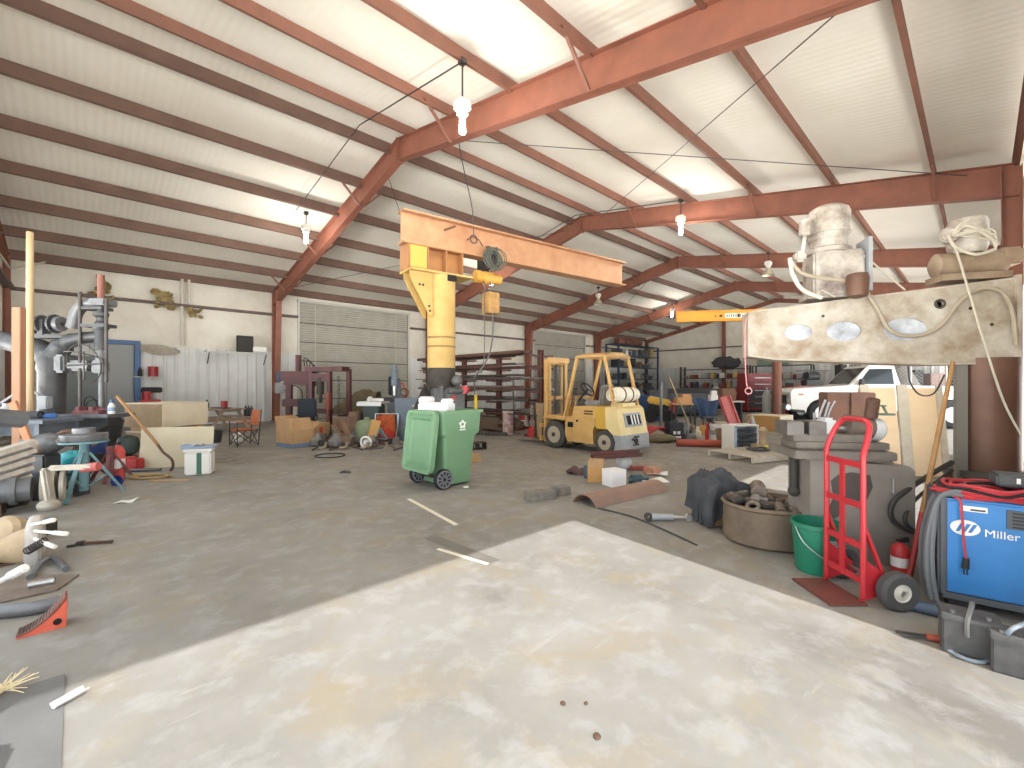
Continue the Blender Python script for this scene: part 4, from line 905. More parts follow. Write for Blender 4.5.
# ---------------------------------------------------------------- machine bench with the vise
BENCH = M('grey brown machine cabinet', (150, 142, 133), .55, .1, (126, 116, 108), 2.2, .5)
b0 = at(845, 560, 4.0); b0.z = 0
BR_ = RC + R(-9)
VB = thing('machine_bench', 'grey brown steel bench cabinet with a dark bare patch behind the hand truck', 'bench', b0 + V(0, 0, 0), BR_)
m = MB(); m.prism([(-.38, 0), (.42, 0), (.42, .8), (.38, .84), (-.38, .88)], .42); m.build('cabinet', BENCH, VB)
m = MB(); n = 9; m.prism([(-.2, .38), (-.14, .42), (-.12, .5), (.06, .56), (.1, .66), (.08, .76), (-.06, .78), (-.16, .76), (-.22, .7), (-.2, .56), (-.24, .46)], .006, Matrix.Translation((0, -.213, 0))); m.build('bare_patch', M('dark bare steel patch', (78, 70, 64), .6), VB)
m = MB(); m.tube([V(.24, -.21, .62), V(.24, -.24, .62), V(.24, -.24, .74), V(.24, -.21, .74)], .006, 6); m.build('pull_handle', CHROME, VB)
m = MB(); m.box((-.14, 0, .925), (.78, .56, .07), bev=.008); m.box((-.1, 0, .885), (.66, .5, .02)); m.build('bench_top', M('dark bench steel', (132, 124, 114), .5, .2, (104, 96, 90), 4, .5), VB)
m = MB(); m.cyl((-.42, .0, .58), (-.42, .0, .87), .035, .035); m.ball((-.42, .0, .56), .05); m.build('side_post', CHAR, VB)
VS = thing('machine_vise', 'large dark grey machine vise bolted on the steel bench top', 'vise', b0 + V(0, 0, .962), BR_)
m = MB(); m.box((-.1, 0, .03), (.74, .3, .06), bev=.006); m.box((-.16, 0, .09), (.62, .22, .07), bev=.006); m.build('bed', M('dark bench steel'), VS)
for x, w, mm in ((-.46, .14, 'grey vise steel'), (-.28, .14, 'grey vise steel')): m = MB(); m.box((x, 0, .175), (w, .26, .12), bev=.005); m.build('jaw', M('grey vise steel', (126, 122, 118), .4, .5, (98, 92, 88), 6, .5), VS)
m = MB(); m.cyl((.0, 0, .2), (.2, 0, .17), .1); m.build('motor', M('brown grey motor', (110, 96, 86), .5, .2), VS); m = MB(); m.lathe([(.1, 0), (.1, .07), (.07, .1)], (.2, 0, .17), (1, 0, -.12)); m.build('motor_end', M('white grey end cap', (204, 206, 208), .5, .1), VS)
m = MB(); m.cyl((-.2, 0, .17), (0, 0, .17), .03); m.build('lead_screw', CHROME, VS)
def small(nm, cat, label, m, mat, loc, rot=0): return tag(m.build(nm, mat, None, loc, rot), label, cat)
bt = lambda x, y, z=.962: VB.matrix_basis @ V(x, y, z)
VB.matrix_basis
def onb(x, y, z): return V(*b0) + Matrix.Rotation(BR_, 3, 'Z') @ V(x, y, z)
small('white_block', 'block', 'white machined block standing on the vise jaw', MB().box((0, 0, .06), (.1, .14, .12), bev=.005).box((0, 0, .13), (.06, .1, .02)), M('pale machined block', (206, 208, 210), .5, .2), onb(-.165, -.02, 1.09), BR_)
small('copper_can', 'can', 'tilted rust brown can on top of the vise motor', MB().lathe([(.05, 0), (.05, .16), (.045, .165)], n=18), RUST, onb(.19, -.03, 1.24), (R(8), R(-14), 0))
small('green_clamp', 'clamp', 'small green screw clamp lying on the right end of the vise', MB().bar((-.09, 0, .01), (.1, 0, .01), .015, .02).bar((-.05, 0, .01), (-.05, 0, .1), .014, .014).bar((.04, 0, .01), (.0, 0, .09), .014, .014).cyl((-.08, 0, .09), (.03, 0, .085), .008), M('green grey paint', (110, 140, 126), .5), onb(.31, .02, 1.25), BR_)
small('steel_rod_set', 'rods', 'bunch of grey rods and a red tube standing upright behind the vise', MB().tube([V(-.05, 0, 0), V(-.04, 0, .25), V(.02, .01, .42)], .01, 6, smooth=4).tube([V(-.02, 0, 0), V(0, 0, .22), V(.05, .01, .4)], .01, 6, smooth=4).tube([V(.02, 0, 0), V(.03, 0, .25), V(.1, .01, .41)], .008, 6, smooth=4).cyl((-.08, 0, 0), (-.08, 0, .3), .012), FG, onb(-.1, .15, .962), BR_)
# rusty steel tank behind the bench
t = thing('steel_tank', 'tall rusty brown steel tank behind the vise', 'tank', at(846, 460, 5.6) * 1, RC + R(-20)); t.location.z = 0
m = MB(); m.box((0, 0, .715), (.5, .34, 1.43), bev=.01); m.build('tank_body', M('rusty brown tank', (122, 80, 58), .65, .1, (92, 62, 50), 2.5, .5), t)
MB().box((.04, -.175, .75), (.08, .02, 1.36)).build('stiffener', M('rusty brown tank'), t)

# ---------------------------------------------------------------- round trough full of scrap, boxes and jacket
t = thing('trough', 'low round rust stained trough full of scrap metal left of the green bucket', 'trough', at(768, 530, 4.4) * 1, RC + R(-18)); t.location.z = 0
TR = t; m = MB(); b = m.bm
rs = [rring(b, -q_, q_, w_, z_, w_ - .02, 8) for q_, w_, z_ in ((.36, .34, 0), (.4, .38, .03), (.4, .38, .34), (.42, .4, .36), (.4, .38, .385), (.37, .35, .35), (.35, .33, .12))]
skin(b, rs); b.faces.new(rs[0][::-1]); b.faces.new(rs[-1]); m.build('trough_wall', M('rust stained trough', (132, 112, 90), .75, .1, (92, 78, 66), 3, .5, .2), t)
MB().torus((0, 0, .2), .1, .01) if 0 else None
SCR = [M('dark greasy steel', (84, 78, 72), .5, .4, (60, 54, 50), 8, .5), M('grey brown steel', (128, 112, 98), .5, .3, (92, 80, 70), 8, .5), M('worn shiny steel', (156, 146, 132), .4, .6, (110, 96, 84), 8, .5)]
tm = Matrix.Translation(TR.location) @ Matrix.Rotation(TR.rotation_euler.z, 4, 'Z')
k = 0
for i in range(6):
    for j in range(4):
        x = -.3 + i * .118 + rnd.uniform(-.02, .02); y = -.25 + j * .16 + rnd.uniform(-.02, .02)
        if (x / .34) ** 2 + (y / .32) ** 2 > 1: continue
        m = MB(); kd = (i * 3 + j) % 4; a = rnd.uniform(0, 3)
        if kd == 0: m.cyl((-.07, 0, 0), (.07, 0, 0), .055, .045); nm = 'steel_slug'; lb = 'greasy steel slug'
        elif kd == 1: m.pipe((-.06, 0, 0), (.06, 0, 0), .05, .03, 14); nm = 'pipe_sleeve'; lb = 'short pipe sleeve'
        elif kd == 2: m.box((0, 0, 0), (.14, .09, .07), bev=.012); nm = 'steel_lump'; lb = 'squared steel lump'
        else: m.torus((0, 0, 0), .05, .02, (.3, .2, 1), 14, 8); nm = 'steel_ring'; lb = 'thick steel ring'
        m.box((0, 0, -.17), (.05, .05, .2)) if 0 else None
        tag(m.build(nm, SCR[k % 3], None, tm @ V(x, y, .33 + rnd.uniform(0, .06)), (rnd.uniform(-.4, .4), rnd.uniform(-.4, .4), a)), lb + ' lying among the scrap in the round trough', 'scrap', lb + 's in the round trough'); k += 1
tag(MB().cyl((-.15, 0, 0), (.15, 0, 0), .07).build('steel_roller', SCR[1], None, tm @ V(-.05, .2, .45), R(20)), 'large grey brown roller topmost in the round trough', 'roller')
o = MB().lathe([(.01, 0), (.33, .0), (.33, .15), (.01, .2)], (0, 0, .1), n=20).build('scrap_filling', SCR[0], TR)
o['kind'] = 'stuff'
JX = G(712, 523)
cbx = boxthing('cardboard_box', 'cardboard box under the black jacket', 'box', 716, 521, (.34, .3, .34), RC + R(12), M('tan cardboard', (188, 146, 96), .85), None)
jc = thing('jacket', 'black jacket draped over a cardboard box on the floor', 'jacket', cbx.location + V(0, 0, 0), RC + R(12))
def cloth(seed, w, d, h, drop, amp=.03, nx=22, ny=22):
    r = random.Random(seed); ph = [r.uniform(0, 6) for _ in range(8)]
    def f(u, v):
        x = (u - .5) * 2; y = (v - .5) * 2; rr = max(abs(x), abs(y)); k = min(1, .62 / max(rr, 1e-3)); ox, oy = x * k / .62 * w / 2, y * k / .62 * d / 2
        over = max(0, rr - .62) / .38
        wv = amp * (math.sin(9 * x + ph[0] + 3 * y) + .7 * math.sin(7 * y + ph[1] - 4 * x) + .6 * math.sin(15 * (x + y) + ph[2]))
        fold = .025 * math.sin(14 * math.atan2(y, x) + ph[3]) * over
        return V(ox * (1 + .12 * over) + fold * math.copysign(1, x), oy * (1 + .12 * over) + fold * math.copysign(1, y), max(.01, h + (.5 + .5 * math.cos(min(1, rr) * 3.14)) * .1 + wv * (1 - over * .5) - drop * over * (1 + .25 * math.sin(ph[4] + 3 * math.atan2(y, x)))))
    m = MB(); m.grid(nx, ny, f); m.solid(.012); return m
cloth(3, .44, .42, .45, .4).build('body', M('black faded cloth', (52, 54, 60), .9, 0, (78, 80, 84), 4, .4, .3, 20), jc)
MB().tube([V(.1, -.1, .44), V(.24, -.16, .4), V(.36, -.1, .36), V(.5, .02, .35)], .05, 10, smooth=5).build('sleeve', M('black faded cloth'), jc)
MB().tube([V(-.12, -.14, .46), V(-.22, -.22, .36), V(-.27, -.24, .18), V(-.24, -.22, .05)], .06, 10, smooth=5).build('sleeve', M('black faded cloth'), jc)
b2 = boxthing('cardboard_box', 'white and tan cardboard box with red panel right of the black jacket', 'box', 745, 514, (.34, .3, .28), RC + R(-20), M('pale cardboard', (206, 186, 156), .85), None)
MB().box((.02, -.153, .14), (.14, .004, .13)).build('printed_panel', M('salmon print'), b2)
for k, (dx, a, c, lb) in enumerate(((0, 10, (176, 146, 112), 'tan folded cardboard flat topmost on the box beside the jacket'), (.03, -15, (70, 68, 68), 'dark folded rag on the box beside the jacket'))):
    m = MB(); m.grid(12, 5, lambda a_, b_: V((a_ - .5) * .42, (b_ - .5) * .16, .02 * math.sin(a_ * 8 + k) + .015 * b_)); m.solid(.014)
    tag(m.build(('cardboard_flat', 'rag')[k], M('flat %d' % k, c, .85), None, b2.location + V(dx, .0, .325 - k * .03), RC + R(a)), lb, ('cardboard', 'rag')[k])

# ---------------------------------------------------------------- plywood panel, fence and truck
p0 = G(908, 476); PLY = M('peach plywood', (226, 196, 156), .7, 0, (208, 176, 134), 2.5, .45, stretch=(.3, 1, 1))
PP = thing('plywood_board', 'large pale plywood panel with grey battens leaning behind the crane column', 'panel', p0, (R(-6), 0, RC + R(-3)))
for x, w in ((-.4, .6), (.33, .62)): MB().box((x, 0, .74), (w, .02, 1.48)).build('sheet', PLY, PP)
for x, w in ((-.62, .14), (.0, .17), (.6, .1)): MB().box((x, -.025, .76), (w, .03, 1.54)).build('batten', M('grey white board', (196, 186, 166), .7, 0, (170, 158, 136), 5, .5), PP)
tag(MB().box((0, 0, .11), (.16, .16, .22), bev=.004).build('wood_block', M('pale plywood'), None, G(887, 486), RC + R(15)), 'small pale wood block on the floor before the plywood panel', 'block')
tag(MB().tube([V(-.06, 0, 0), V(-.04, -.01, -.3), V(.1, -.02, -.5), V(.32, -.02, -.48), V(.5, .0, -.2)], .012, 6, smooth=6).build('hanging_cable', BLACK, None, at(912, 362, 6.9), RC), 'black cable looping down in front of the plywood panel', 'cable')
FZ = 20.5
f0, f1 = at(848, 385, FZ + 2.5), at(985, 385, FZ - 1); f0.z = f1.z = 0
fd = (f1 - f0); FL = fd.length; FH = 2.75
FN = thing('chain_link_fence', 'chain link fence standing beyond the plywood panel', 'fence', f0, math.atan2(fd.y, fd.x))
m = MB(); sp = .16; k = -FH
while k < FL:
    for sgn in (1, -1):
        xa, za, xb, zb = (k, 0, k + FH, FH) if sgn > 0 else (k, FH, k + FH, 0)
        if xa < 0: t_ = -xa / FH; za = za + (zb - za) * t_; xa = 0
        if xb > FL: t_ = (FL - xa) / (xb - xa); zb = za + (zb - za) * t_; xb = FL
        if xb - xa > .05: m.bar((xa, .0, za), (xb, .0, zb), .011, .011)
    k += sp
m.build('wire_mesh', M('galvanised wire', (170, 170, 168), .5, .4), FN)
for k in range(5): MB().cyl((k * FL / 4, 0, 0), (k * FL / 4, 0, FH + .1), .035, n=10).build('post', M('galvanised post', (206, 204, 198), .5, .2), FN)
MB().cyl((0, 0, FH), (FL, 0, FH), .025, n=10).build('top_rail', M('galvanised post'), FN)
gp = at(898, 385, 23.6); gp.z = 0
m = MB(); m.lathe([(1.25, 0), (1.1, .8), (.7, 1.9), (.3, 2.65), (.05, 2.8)], n=24); m.jitter(.05, 3); tag(m.build('tarp_heap', M('grey tarpaulin', (150, 146, 142), .8, 0, (128, 122, 118), 3, .5), None, gp), 'tall grey tarpaulin covered heap behind the chain link fence', 'tarpaulin')
for k, (px, w, h, c, lb) in enumerate(((935, 1.0, 2.2, (152, 120, 110), 'pinkish brown tall cabinet behind the fence'), (915, .5, 2.4, (52, 52, 56), 'dark tall locker behind the fence'), (848, 1.2, 2.7, (58, 58, 62), 'dark tall locker behind the truck cab'), (962, 1.3, 2.6, (74, 66, 62), 'wide dark brown box added to darken the bright gap behind the fence'))):  # the widest one is added as a dark backdrop before the bright opening
    q = at(px, 385, 26 if px < 950 else 23.3); q.z = 0; t = thing('locker', lb, 'locker', q, RC); MB().box((0, 0, h / 2), (w, .5, h), bev=.01).build('cabinet', M('locker %d' % k, c, .6), t)
    for s in (-1, 1): MB().box((s * w * .245, -.26, h / 2), (w * .47, .02, h * .95)).build('door', M('locker %d' % k), t)
# pickup truck
TW = M('white car paint', (226, 226, 222), .3, .0); GLS = M('dark car glass', (58, 66, 72), .1, .1)
tw = at(811, 400, 17.6); tw.z = 0
TK = thing('pickup_truck', 'white pickup truck with grey wheels parked beyond the vise', 'truck', tw, RC + math.pi - R(14))
TK.location = tw; TK.scale = (1.2, 1.2, 1.2)
# local x forward; the camera sees y>0 side; front axle at x=0
def car(x0z, th, y=0): return MB().prism(x0z, th, Matrix.Translation((0, y, 0)))
arch = [(.46 * math.cos(R(a)), .4 + .46 * math.sin(R(a))) for a in range(180, -1, -20)]
archr = [(-3.3 + .46 * math.cos(R(a)), .4 + .46 * math.sin(R(a))) for a in range(180, -1, -20)]
car([(-4.4, .55), (-3.76, .5)] + archr + [(-2.84, .5), (-.48, .5)] + arch + [(.5, .5), (.86, .52), (.88, 1.05), (.8, 1.16), (-.7, 1.26), (-.75, 1.28), (-4.4, 1.22)], 1.8).build('body', TW, TK)
m = MB(); b = m.bm
def rr2(x0, x1, w, z): return [b.verts.new(p) for p in ((x1, w, z), (x0, w, z), (x0, -w, z), (x1, -w, z))]
A = rr2(-2.05, -.72, .87, 1.25); B = rr2(-1.95, -1.25, .72, 1.84); C_ = rr2(-1.9, -1.33, .68, 1.88)
for P_, Q_ in ((A, B), (B, C_)):
    for k in range(4): b.faces.new((P_[k], P_[(k + 1) % 4], Q_[(k + 1) % 4], Q_[k]))
b.faces.new(C_); m.build('cab', TW, TK)
for s in (1, -1):
    m = MB(); m.prism([(-1.88, 1.3), (-.95, 1.3), (-1.3, 1.76), (-1.88, 1.76)], .02, Matrix.Translation((0, s * .81, 0)) @ Matrix.Rotation(s * R(15), 4, 'X') @ Matrix.Translation((0, 0, 0)) if 0 else Matrix(((1, 0, 0, 0), (0, 1, -.26 * s, s * (.875 + .26 * 1.25)), (0, 0, 1, 0), (0, 0, 0, 1)))); m.build('side_window', GLS, TK)
    m = MB(); m.box((-1.0, s * .98, 1.36), (.1, .16, .2), bev=.02); m.bar((-.97, s * .86, 1.25), (-.99, s * .96, 1.3), .03, .03); m.build('wing_mirror', DARK, TK)
    MB().box((.86, s * .66, .92), (.06, .26, .16), bev=.01).build('headlight', M('clear lamp glass', (200, 206, 210), .15), TK)
    MB().box((.6, s * .902, .98), (.14, .01, .05)).build('side_marker', M('amber lens', (190, 110, 50), .3), TK)
    for x in (0, -3.3):
        w = MB().lathe([(.2, -.13), (.36, -.13), (.405, -.09), (.405, .09), (.36, .13), (.2, .13)], (x, s * .8, .405), (0, 1, 0), 30, False).build('wheel', BLACK, TK)
        m = MB(); m.lathe([(.02, .1), (.06, .11), (.09, .06), (.16, .06), (.2, .11), (.23, .135)], (x, s * .8, .405), (0, s, 0), 30)
        for k in range(6): a = k * math.pi / 3; m.ball((x + .14 * math.cos(a), s * .92, .405 + .14 * math.sin(a)), (.03, .03, .03), 8)
        m.build('rim', M('pale alloy rim', (206, 208, 208), .35, .3), w)
MB().box((.89, 0, .82), (.03, 1.0, .28)).build('grille', DARK, TK)
MB().box((.94, 0, .58), (.14, 1.8, .16), bev=.03).build('bumper', CHROME, TK)
m = MB(); m.prism([(-.79, 1.3), (-1.22, 1.78), (-1.2, 1.8), (-.76, 1.32)], 1.4); m.build('windscreen', GLS, TK)
MB().box((-3.2, 0, 1.24), (2.2, 1.6, .03)).build('bed_cover', DARK, TK)
# ---------------------------------------------------------------- left side: radial drill
def foot(px, z, h=0):
    v = at(px, CY, z); v.z = h; return v
def put(nm, cat, label, m, mat, loc=None, rot=RC, group=None): return tag(m.build(nm, mat, None, loc, rot), label, cat, group)
CAST = M('dark grey cast iron', (88, 91, 95), .45, .3, (66, 65, 64), 3.5, .5)
CAST2 = M('light grey cast iron', (128, 130, 134), .4, .3, (96, 97, 98), 4, .5)
RD = thing('radial_drill', 'large old grey radial drill press standing at the left wall side', 'drill press', foot(52, 8.5), RC)
q = 8.5 / FPX
lx = lambda px: (px - 52) * q
lz = lambda py: CH + (CY - py) * q
MB().lathe([(.34, 0), (.34, .06), (.24, .2), (.2, .3), (.2, lz(372)), (.22, lz(368)), (.22, lz(360)), (.19, lz(352))], n=28).build('column', CAST, RD)
MB().box((.2, 0, .09), (1.0, .8, .18), bev=.02).build('base', CAST, RD)
m = MB(); m.tube([V(lx(-30), 0, lz(336)), V(lx(0), 0, lz(340)), V(lx(25), 0, lz(346)), V(lx(44), 0, lz(352)), V(0, 0, lz(364))], [.17, .17, .19, .2, .2], 16, smooth=5)
m.tube([V(0, 0, lz(362)), V(lx(58), 0, lz(352)), V(lx(68), 0, lz(342)), V(lx(82), 0, lz(338)), V(lx(100), 0, lz(336))], [.19, .17, .13, .11, .1], 16, smooth=5); m.build('arm_casting', CAST, RD)
m = MB(); m.box((lx(64), 0, lz(337)), (.95, .18, .05)); m.bar((lx(32), 0, lz(335)), (lx(62), 0, lz(336)), .12, .05); m.box((lx(44), 0, lz(328)), (.1, .16, .3)); m.box((lx(33), 0, lz(328)), (.08, .16, .24)); m.build('gear_bracket', CAST, RD)
m = MB(); m.cyl((lx(22), 0, lz(324)), (lx(76), 0, lz(324)), .035); m.build('drive_shaft', STEEL, RD)
for px, r, w in ((26, .14, .09), (36, .12, .06), (42, .16, .05), (55, .17, .04), (60, .13, .08)):
    m = MB(); m.cyl((lx(px) - w / 2, 0, lz(324)), (lx(px) + w / 2, 0, lz(324)), r, n=24)
    for k in range(20): a = k * math.pi / 10; m.box((lx(px), r * math.cos(a), lz(324) + r * math.sin(a)), (w, .02, .02), (a, 0, 0))
    m.build('gear', CAST2 if px in (36, 60) else CAST, RD)
m = MB(); m.tube([V(lx(72), 0, lz(328)), V(lx(77), 0, lz(312)), V(lx(86), 0, lz(304)), V(lx(97), 0, lz(303)), V(lx(104), 0, lz(304))], .1, 14, smooth=6); m.box((lx(103), 0, lz(303)), (.32, .3, .13), bev=.02); m.build('yoke', CAST2, RD)
m = MB(); m.lathe([(.11, lz(330)), (.13, lz(328)), (.13, lz(325)), (.07, lz(324)), (.07, lz(318)), (.12, lz(316)), (.12, lz(313)), (.06, lz(312)), (.06, lz(306))], (lx(101), 0, 0), n=20); m.box((lx(97), 0, lz(309)), (.4, .26, .05)); m.box((lx(99), 0, lz(326)), (.44, .28, .06)); m.build('spindle_head', CAST, RD)
m = MB(); m.cyl((lx(101), 0, lz(306)), (lx(101), 0, lz(275)), .055); m.build('spindle_top', M('red brown shaft', (136, 84, 70), .6, .2), RD)
m = MB(); m.cyl((lx(101), 0, lz(410)), (lx(101), 0, lz(330)), .04); m.cyl((lx(101), 0, lz(365)), (lx(101), 0, lz(352)), .09); m.build('spindle', CAST2, RD)
m = MB(); m.lathe([(.1, 0), (.1, .5), (.07, .55)], (lx(101), 0, lz(350)), n=18); m.build('spindle_sleeve', CAST, RD)
for px, a, b in ((86, 293, 408), (112, 300, 382)): MB().cyl((lx(px), -.12, lz(b)), (lx(px), -.12, lz(a)), .028).build('feed_rod', STEEL, RD)
m = MB(); m.box((lx(67), -.02, lz(364)), (.2, .34, .34), bev=.04); m.box((lx(84), -.05, lz(366)), (.42, .24, .2), bev=.05); m.box((lx(103), -.05, lz(367)), (.22, .2, .24), bev=.03); m.cyl((lx(94), -.2, lz(366)), (lx(94), 0, lz(366)), .06); m.build('head_arm', CAST2, RD)
m = MB(); m.torus((lx(94), -.2, lz(364)), .36, .012, (.15, 1, .2), 36, 6); m.torus((lx(96), -.2, lz(358)), .3, .01, (.1, .3, 1), 36, 6); m.build('hand_wheel', STEEL, RD)
m = MB(); m.cyl((lx(94), -.2, lz(352)), (lx(94), -.2, lz(380)), .014); m.cyl((lx(76), -.2, lz(366)), (lx(112), -.2, lz(364)), .014); m.build('wheel_spoke', STEEL, RD)
m = MB(); m.prism([(lx(60), lz(420)), (lx(64), lz(450)), (lx(115), lz(424)), (lx(115), lz(418)), (lx(60), lz(414))], .3); m.build('table_arm', CAST, RD)
MB().box((lx(97), -.05, lz(415)), (1.05, .62, .07), bev=.015).build('work_table', CAST2, RD)
m = MB(); m.box((lx(58), -.24, lz(402)), (.2, .12, .24), bev=.02); m.tube([V(lx(55), -.28, lz(395)), V(lx(42), -.3, lz(387)), V(lx(30), -.32, lz(396)), V(lx(22), -.34, lz(402))], .02, 6, smooth=5); m.build('switch_box', FG, RD)
m = MB(); m.cyl((lx(38), -.1, lz(362)), (lx(42), -.1, lz(346)), .05); m.ball((lx(38), -.1, lz(364)), .06); m.build('oil_cup', CAST, RD)
tbl = lambda px, y=-.2: RD.location + Matrix.Rotation(RC, 3, 'Z') @ V(lx(px), y, lz(415) + .037)
put('drill_vise', 'vise', 'small dark red drill vise lying on the radial drill table', MB().box((0, 0, .03), (.5, .16, .06), bev=.006).box((-.15, 0, .09), (.08, .16, .08), bev=.006).box((.1, 0, .09), (.08, .16, .08), bev=.006).cyl((.12, 0, .08), (.34, 0, .08), .015), M('dull pinkish red', (156, 84, 88), .6, .1, (104, 66, 66), 8, .5), tbl(99))
t = thing('spray_bottle', 'white and blue bottle standing on the right end of the drill table', 'bottle', tbl(121), 0)
MB().lathe([(.05, 0), (.055, .02), (.055, .14), (.03, .19), (.025, .2)], n=16).build('bottle', WHITE, t)
MB().lathe([(.03, .2), (.03, .26), (.012, .27)], n=14).build('cap', BLUEP, t); MB().lathe([(.056, .05), (.056, .12)], n=16, cap=False).build('label_band', M('pale blue label', (140, 170, 204), .6), t)
put('coil_of_wire', 'wire', 'tangled dark wire loop standing on the drill table', MB().torus((0, 0, .16), .15, .012, (.2, 1, .1)).torus((.05, .02, .13), .12, .01, (-.3, 1, .2)), BLACK, tbl(88, .05))
# uprights and planks
put('timber_post', 'post', 'reddish wooden post standing upright before the radial drill', MB().box((0, 0, 1.33), (.13, .09, 2.66), bev=.006), M('reddish fir wood', (164, 122, 90), .7, 0, (154, 100, 66), 4, .5, stretch=(1, 1, .1)), foot(19, 6.6))
put('wooden_pole', 'pole', 'pale round wooden pole standing tallest at the far left', MB().cyl((0, 0, 0), (0, .0, 4.25), .055, .05), M('pale round wood', (192, 166, 126), .7, 0, (186, 150, 104), 4, .5, stretch=(1, 1, .1)), foot(30, 8.0))
put('orange_plank', 'plank', 'short orange brown plank leaning beside the wooden post', MB().box((0, 0, .35), (.1, .04, .72), bev=.004), M('orange brown plank', (196, 130, 86), .7, 0, (170, 108, 70), 5, .5), at(33, 452, 5.9), (0, R(-22), RC))
put('work_bench', 'bench', 'grey blue steel workbench along the left edge behind the post', MB().box((0, 0, .92), (1.9, .7, .06)).box((-.8, 0, .45), (.08, .6, .9)).box((.8, 0, .45), (.08, .6, .9)).box((0, .3, .75), (1.8, .03, .25)).box((0, 0, .25), (1.7, .6, .03)), M('grey blue bench paint', (112, 126, 140), .55, .1, (92, 100, 110), 4, .5), foot(8, 7.6))
tb = foot(8, 7.6); rq = Matrix.Rotation(RC, 3, 'Z')
for k, (x, y, w, d, h, c, nm, lb) in enumerate(((-.02, 0, .2, .2, .25, (170, 172, 172), 'steel_jug', 'grey metal jug standing on the grey blue workbench'), (.3, .1, .3, .2, .12, (40, 44, 52), 'tool_case', 'black tool case lying on the grey blue workbench'), (.62, .1, .2, .14, .08, (38, 92, 170), 'blue_glove', 'blue glove lying on the workbench end'))):
    m = MB()
    if nm == 'steel_jug': m.lathe([(.08, 0), (.1, .02), (.1, .16), (.05, .22), (.05, .26)], n=16); m.tube([V(.1, 0, .06), V(.16, 0, .12), V(.1, 0, .18)], .01, 6, smooth=4)
    else: m.box((0, 0, h / 2), (w, d, h), bev=.03)
    put(nm, nm.split('_')[1], lb, m, M('c%d' % sum(c), c, .5), tb + rq @ V(x, y, .952), RC + R(20 * k))
# rough machine parts heaped below the drill: each its own casting
t = thing('engine_block', 'grey brown engine block on the floor below the radial drill', 'engine', foot(58, 6.8), RC + R(20))
m = MB(); m.box((0, 0, .3), (.6, .45, .6), bev=.04); m.box((0, 0, .66), (.45, .3, .14), bev=.03); m.cyl((-.38, 0, .35), (-.3, 0, .35), .16); m.build('block', M('oily brown grey casting', (112, 102, 92), .6, .2, (82, 74, 66), 5, .5, .2), t)
for x in (-.18, 0, .18): MB().cyl((x, -.24, .42), (x, -.2, .42), .06).build('plug', CAST2, t)
MB().tube([V(.0, -.1, .72), V(.15, -.1, .82), V(.35, -.1, .74), V(.5, -.1, .6)], .04, 10, smooth=5).build('manifold', RUST, t)
t = thing('gear_motor', 'grey gear motor with rounded housing left of the teal bag', 'motor', foot(42, 6.0), RC)
m = MB(); m.lathe([(.05, -.2), (.13, -.18), (.15, .1), (.1, .2), (.04, .24)], (0, 0, .72), (1, .3, .2), n=18); m.build('housing', CAST2, t)
m = MB(); m.box((0, 0, .3), (.3, .24, .6), bev=.02); m.build('stand', CAST, t)
m = MB(); m.cyl((.2, 0, .76), (.62, .05, .84), .04); m.ball((.03, -.06, .7), .1); m.build('shaft_arm', M('brown grey shaft', (140, 122, 106), .55, .3), t)
t = thing('axle_shaft', 'thick grey axle shaft with cream flanges lying on the floor at left', 'axle', at(10, 491, 5.3), RC + R(40))
m = MB(); m.cyl((-.6, 0, 0), (.18, 0, 0), .14, n=22); m.cyl((.0, 0, 0), (.06, 0, 0), .17, n=22); m.build('shaft', CAST2, t)
for x, w, r in ((.26, .05, .22), (.34, .04, .2), (.42, .04, .18)): MB().cyl((x, 0, 0), (x + w, 0, 0), r, n=26).build('flange', M('cream grey machined metal', (204, 196, 178), .45, .3, (150, 142, 130), 5, .5), t)
MB().box((-.2, 0, -.2), (.3, .3, .14)).build('cradle', RUST, t)
t = thing('steel_lever', 'cream lever arm with round foot standing against the axle flanges', 'lever', at(47, 505, 5.1), RC)
m = MB(); m.bar((-.02, 0, .42), (.04, 0, .04), .1, .07, bev=.02); m.ball((.04, -.02, .0), (.11, .1, .07)); m.bar((.02, 0, .42), (.45, .1, .42), .08, .06, bev=.02); m.build('arm', M('cream grey machined metal'), t)
MB().cyl((.3, .1, .4), (.48, .12, .42), .05).build('red_tip', M('pinkish red paint', (196, 88, 86), .5), t)
t = thing('steel_cradle', 'dark steel frame under the lever arm beside the teal tripod', 'frame', foot(60, 6.2), RC)
m = MB(); m.box((0, 0, .3), (.7, .2, .04)); m.box((-.3, 0, .15), (.05, .2, .3)); m.box((.3, 0, .15), (.05, .2, .3)); m.box((0, 0, .1), (.6, .06, .04)); m.build('frame_body', CAST, t)
for k in range(5):
    z = .02; put('wooden_board', 'board', ['lowest', 'second', 'middle', 'fourth', 'topmost'][k] + ' grey weathered board in the stack at the left edge', MB().box((0, 0, 0), (.62, .24, .055), bev=.004), M('grey weathered board', (196, 186, 170), .8, 0, (150, 138, 122), 5, .5), at(-4 + k, 486 - k * 8.5, 5.35), (0, R(-18), RC + R(48 + k * 3)))
put('board_trestle', 'trestle', 'dark trestle under the stack of grey weathered boards', MB().box((0, 0, .18), (.5, .3, .36), bev=.02), CHAR, foot(-2, 5.6))
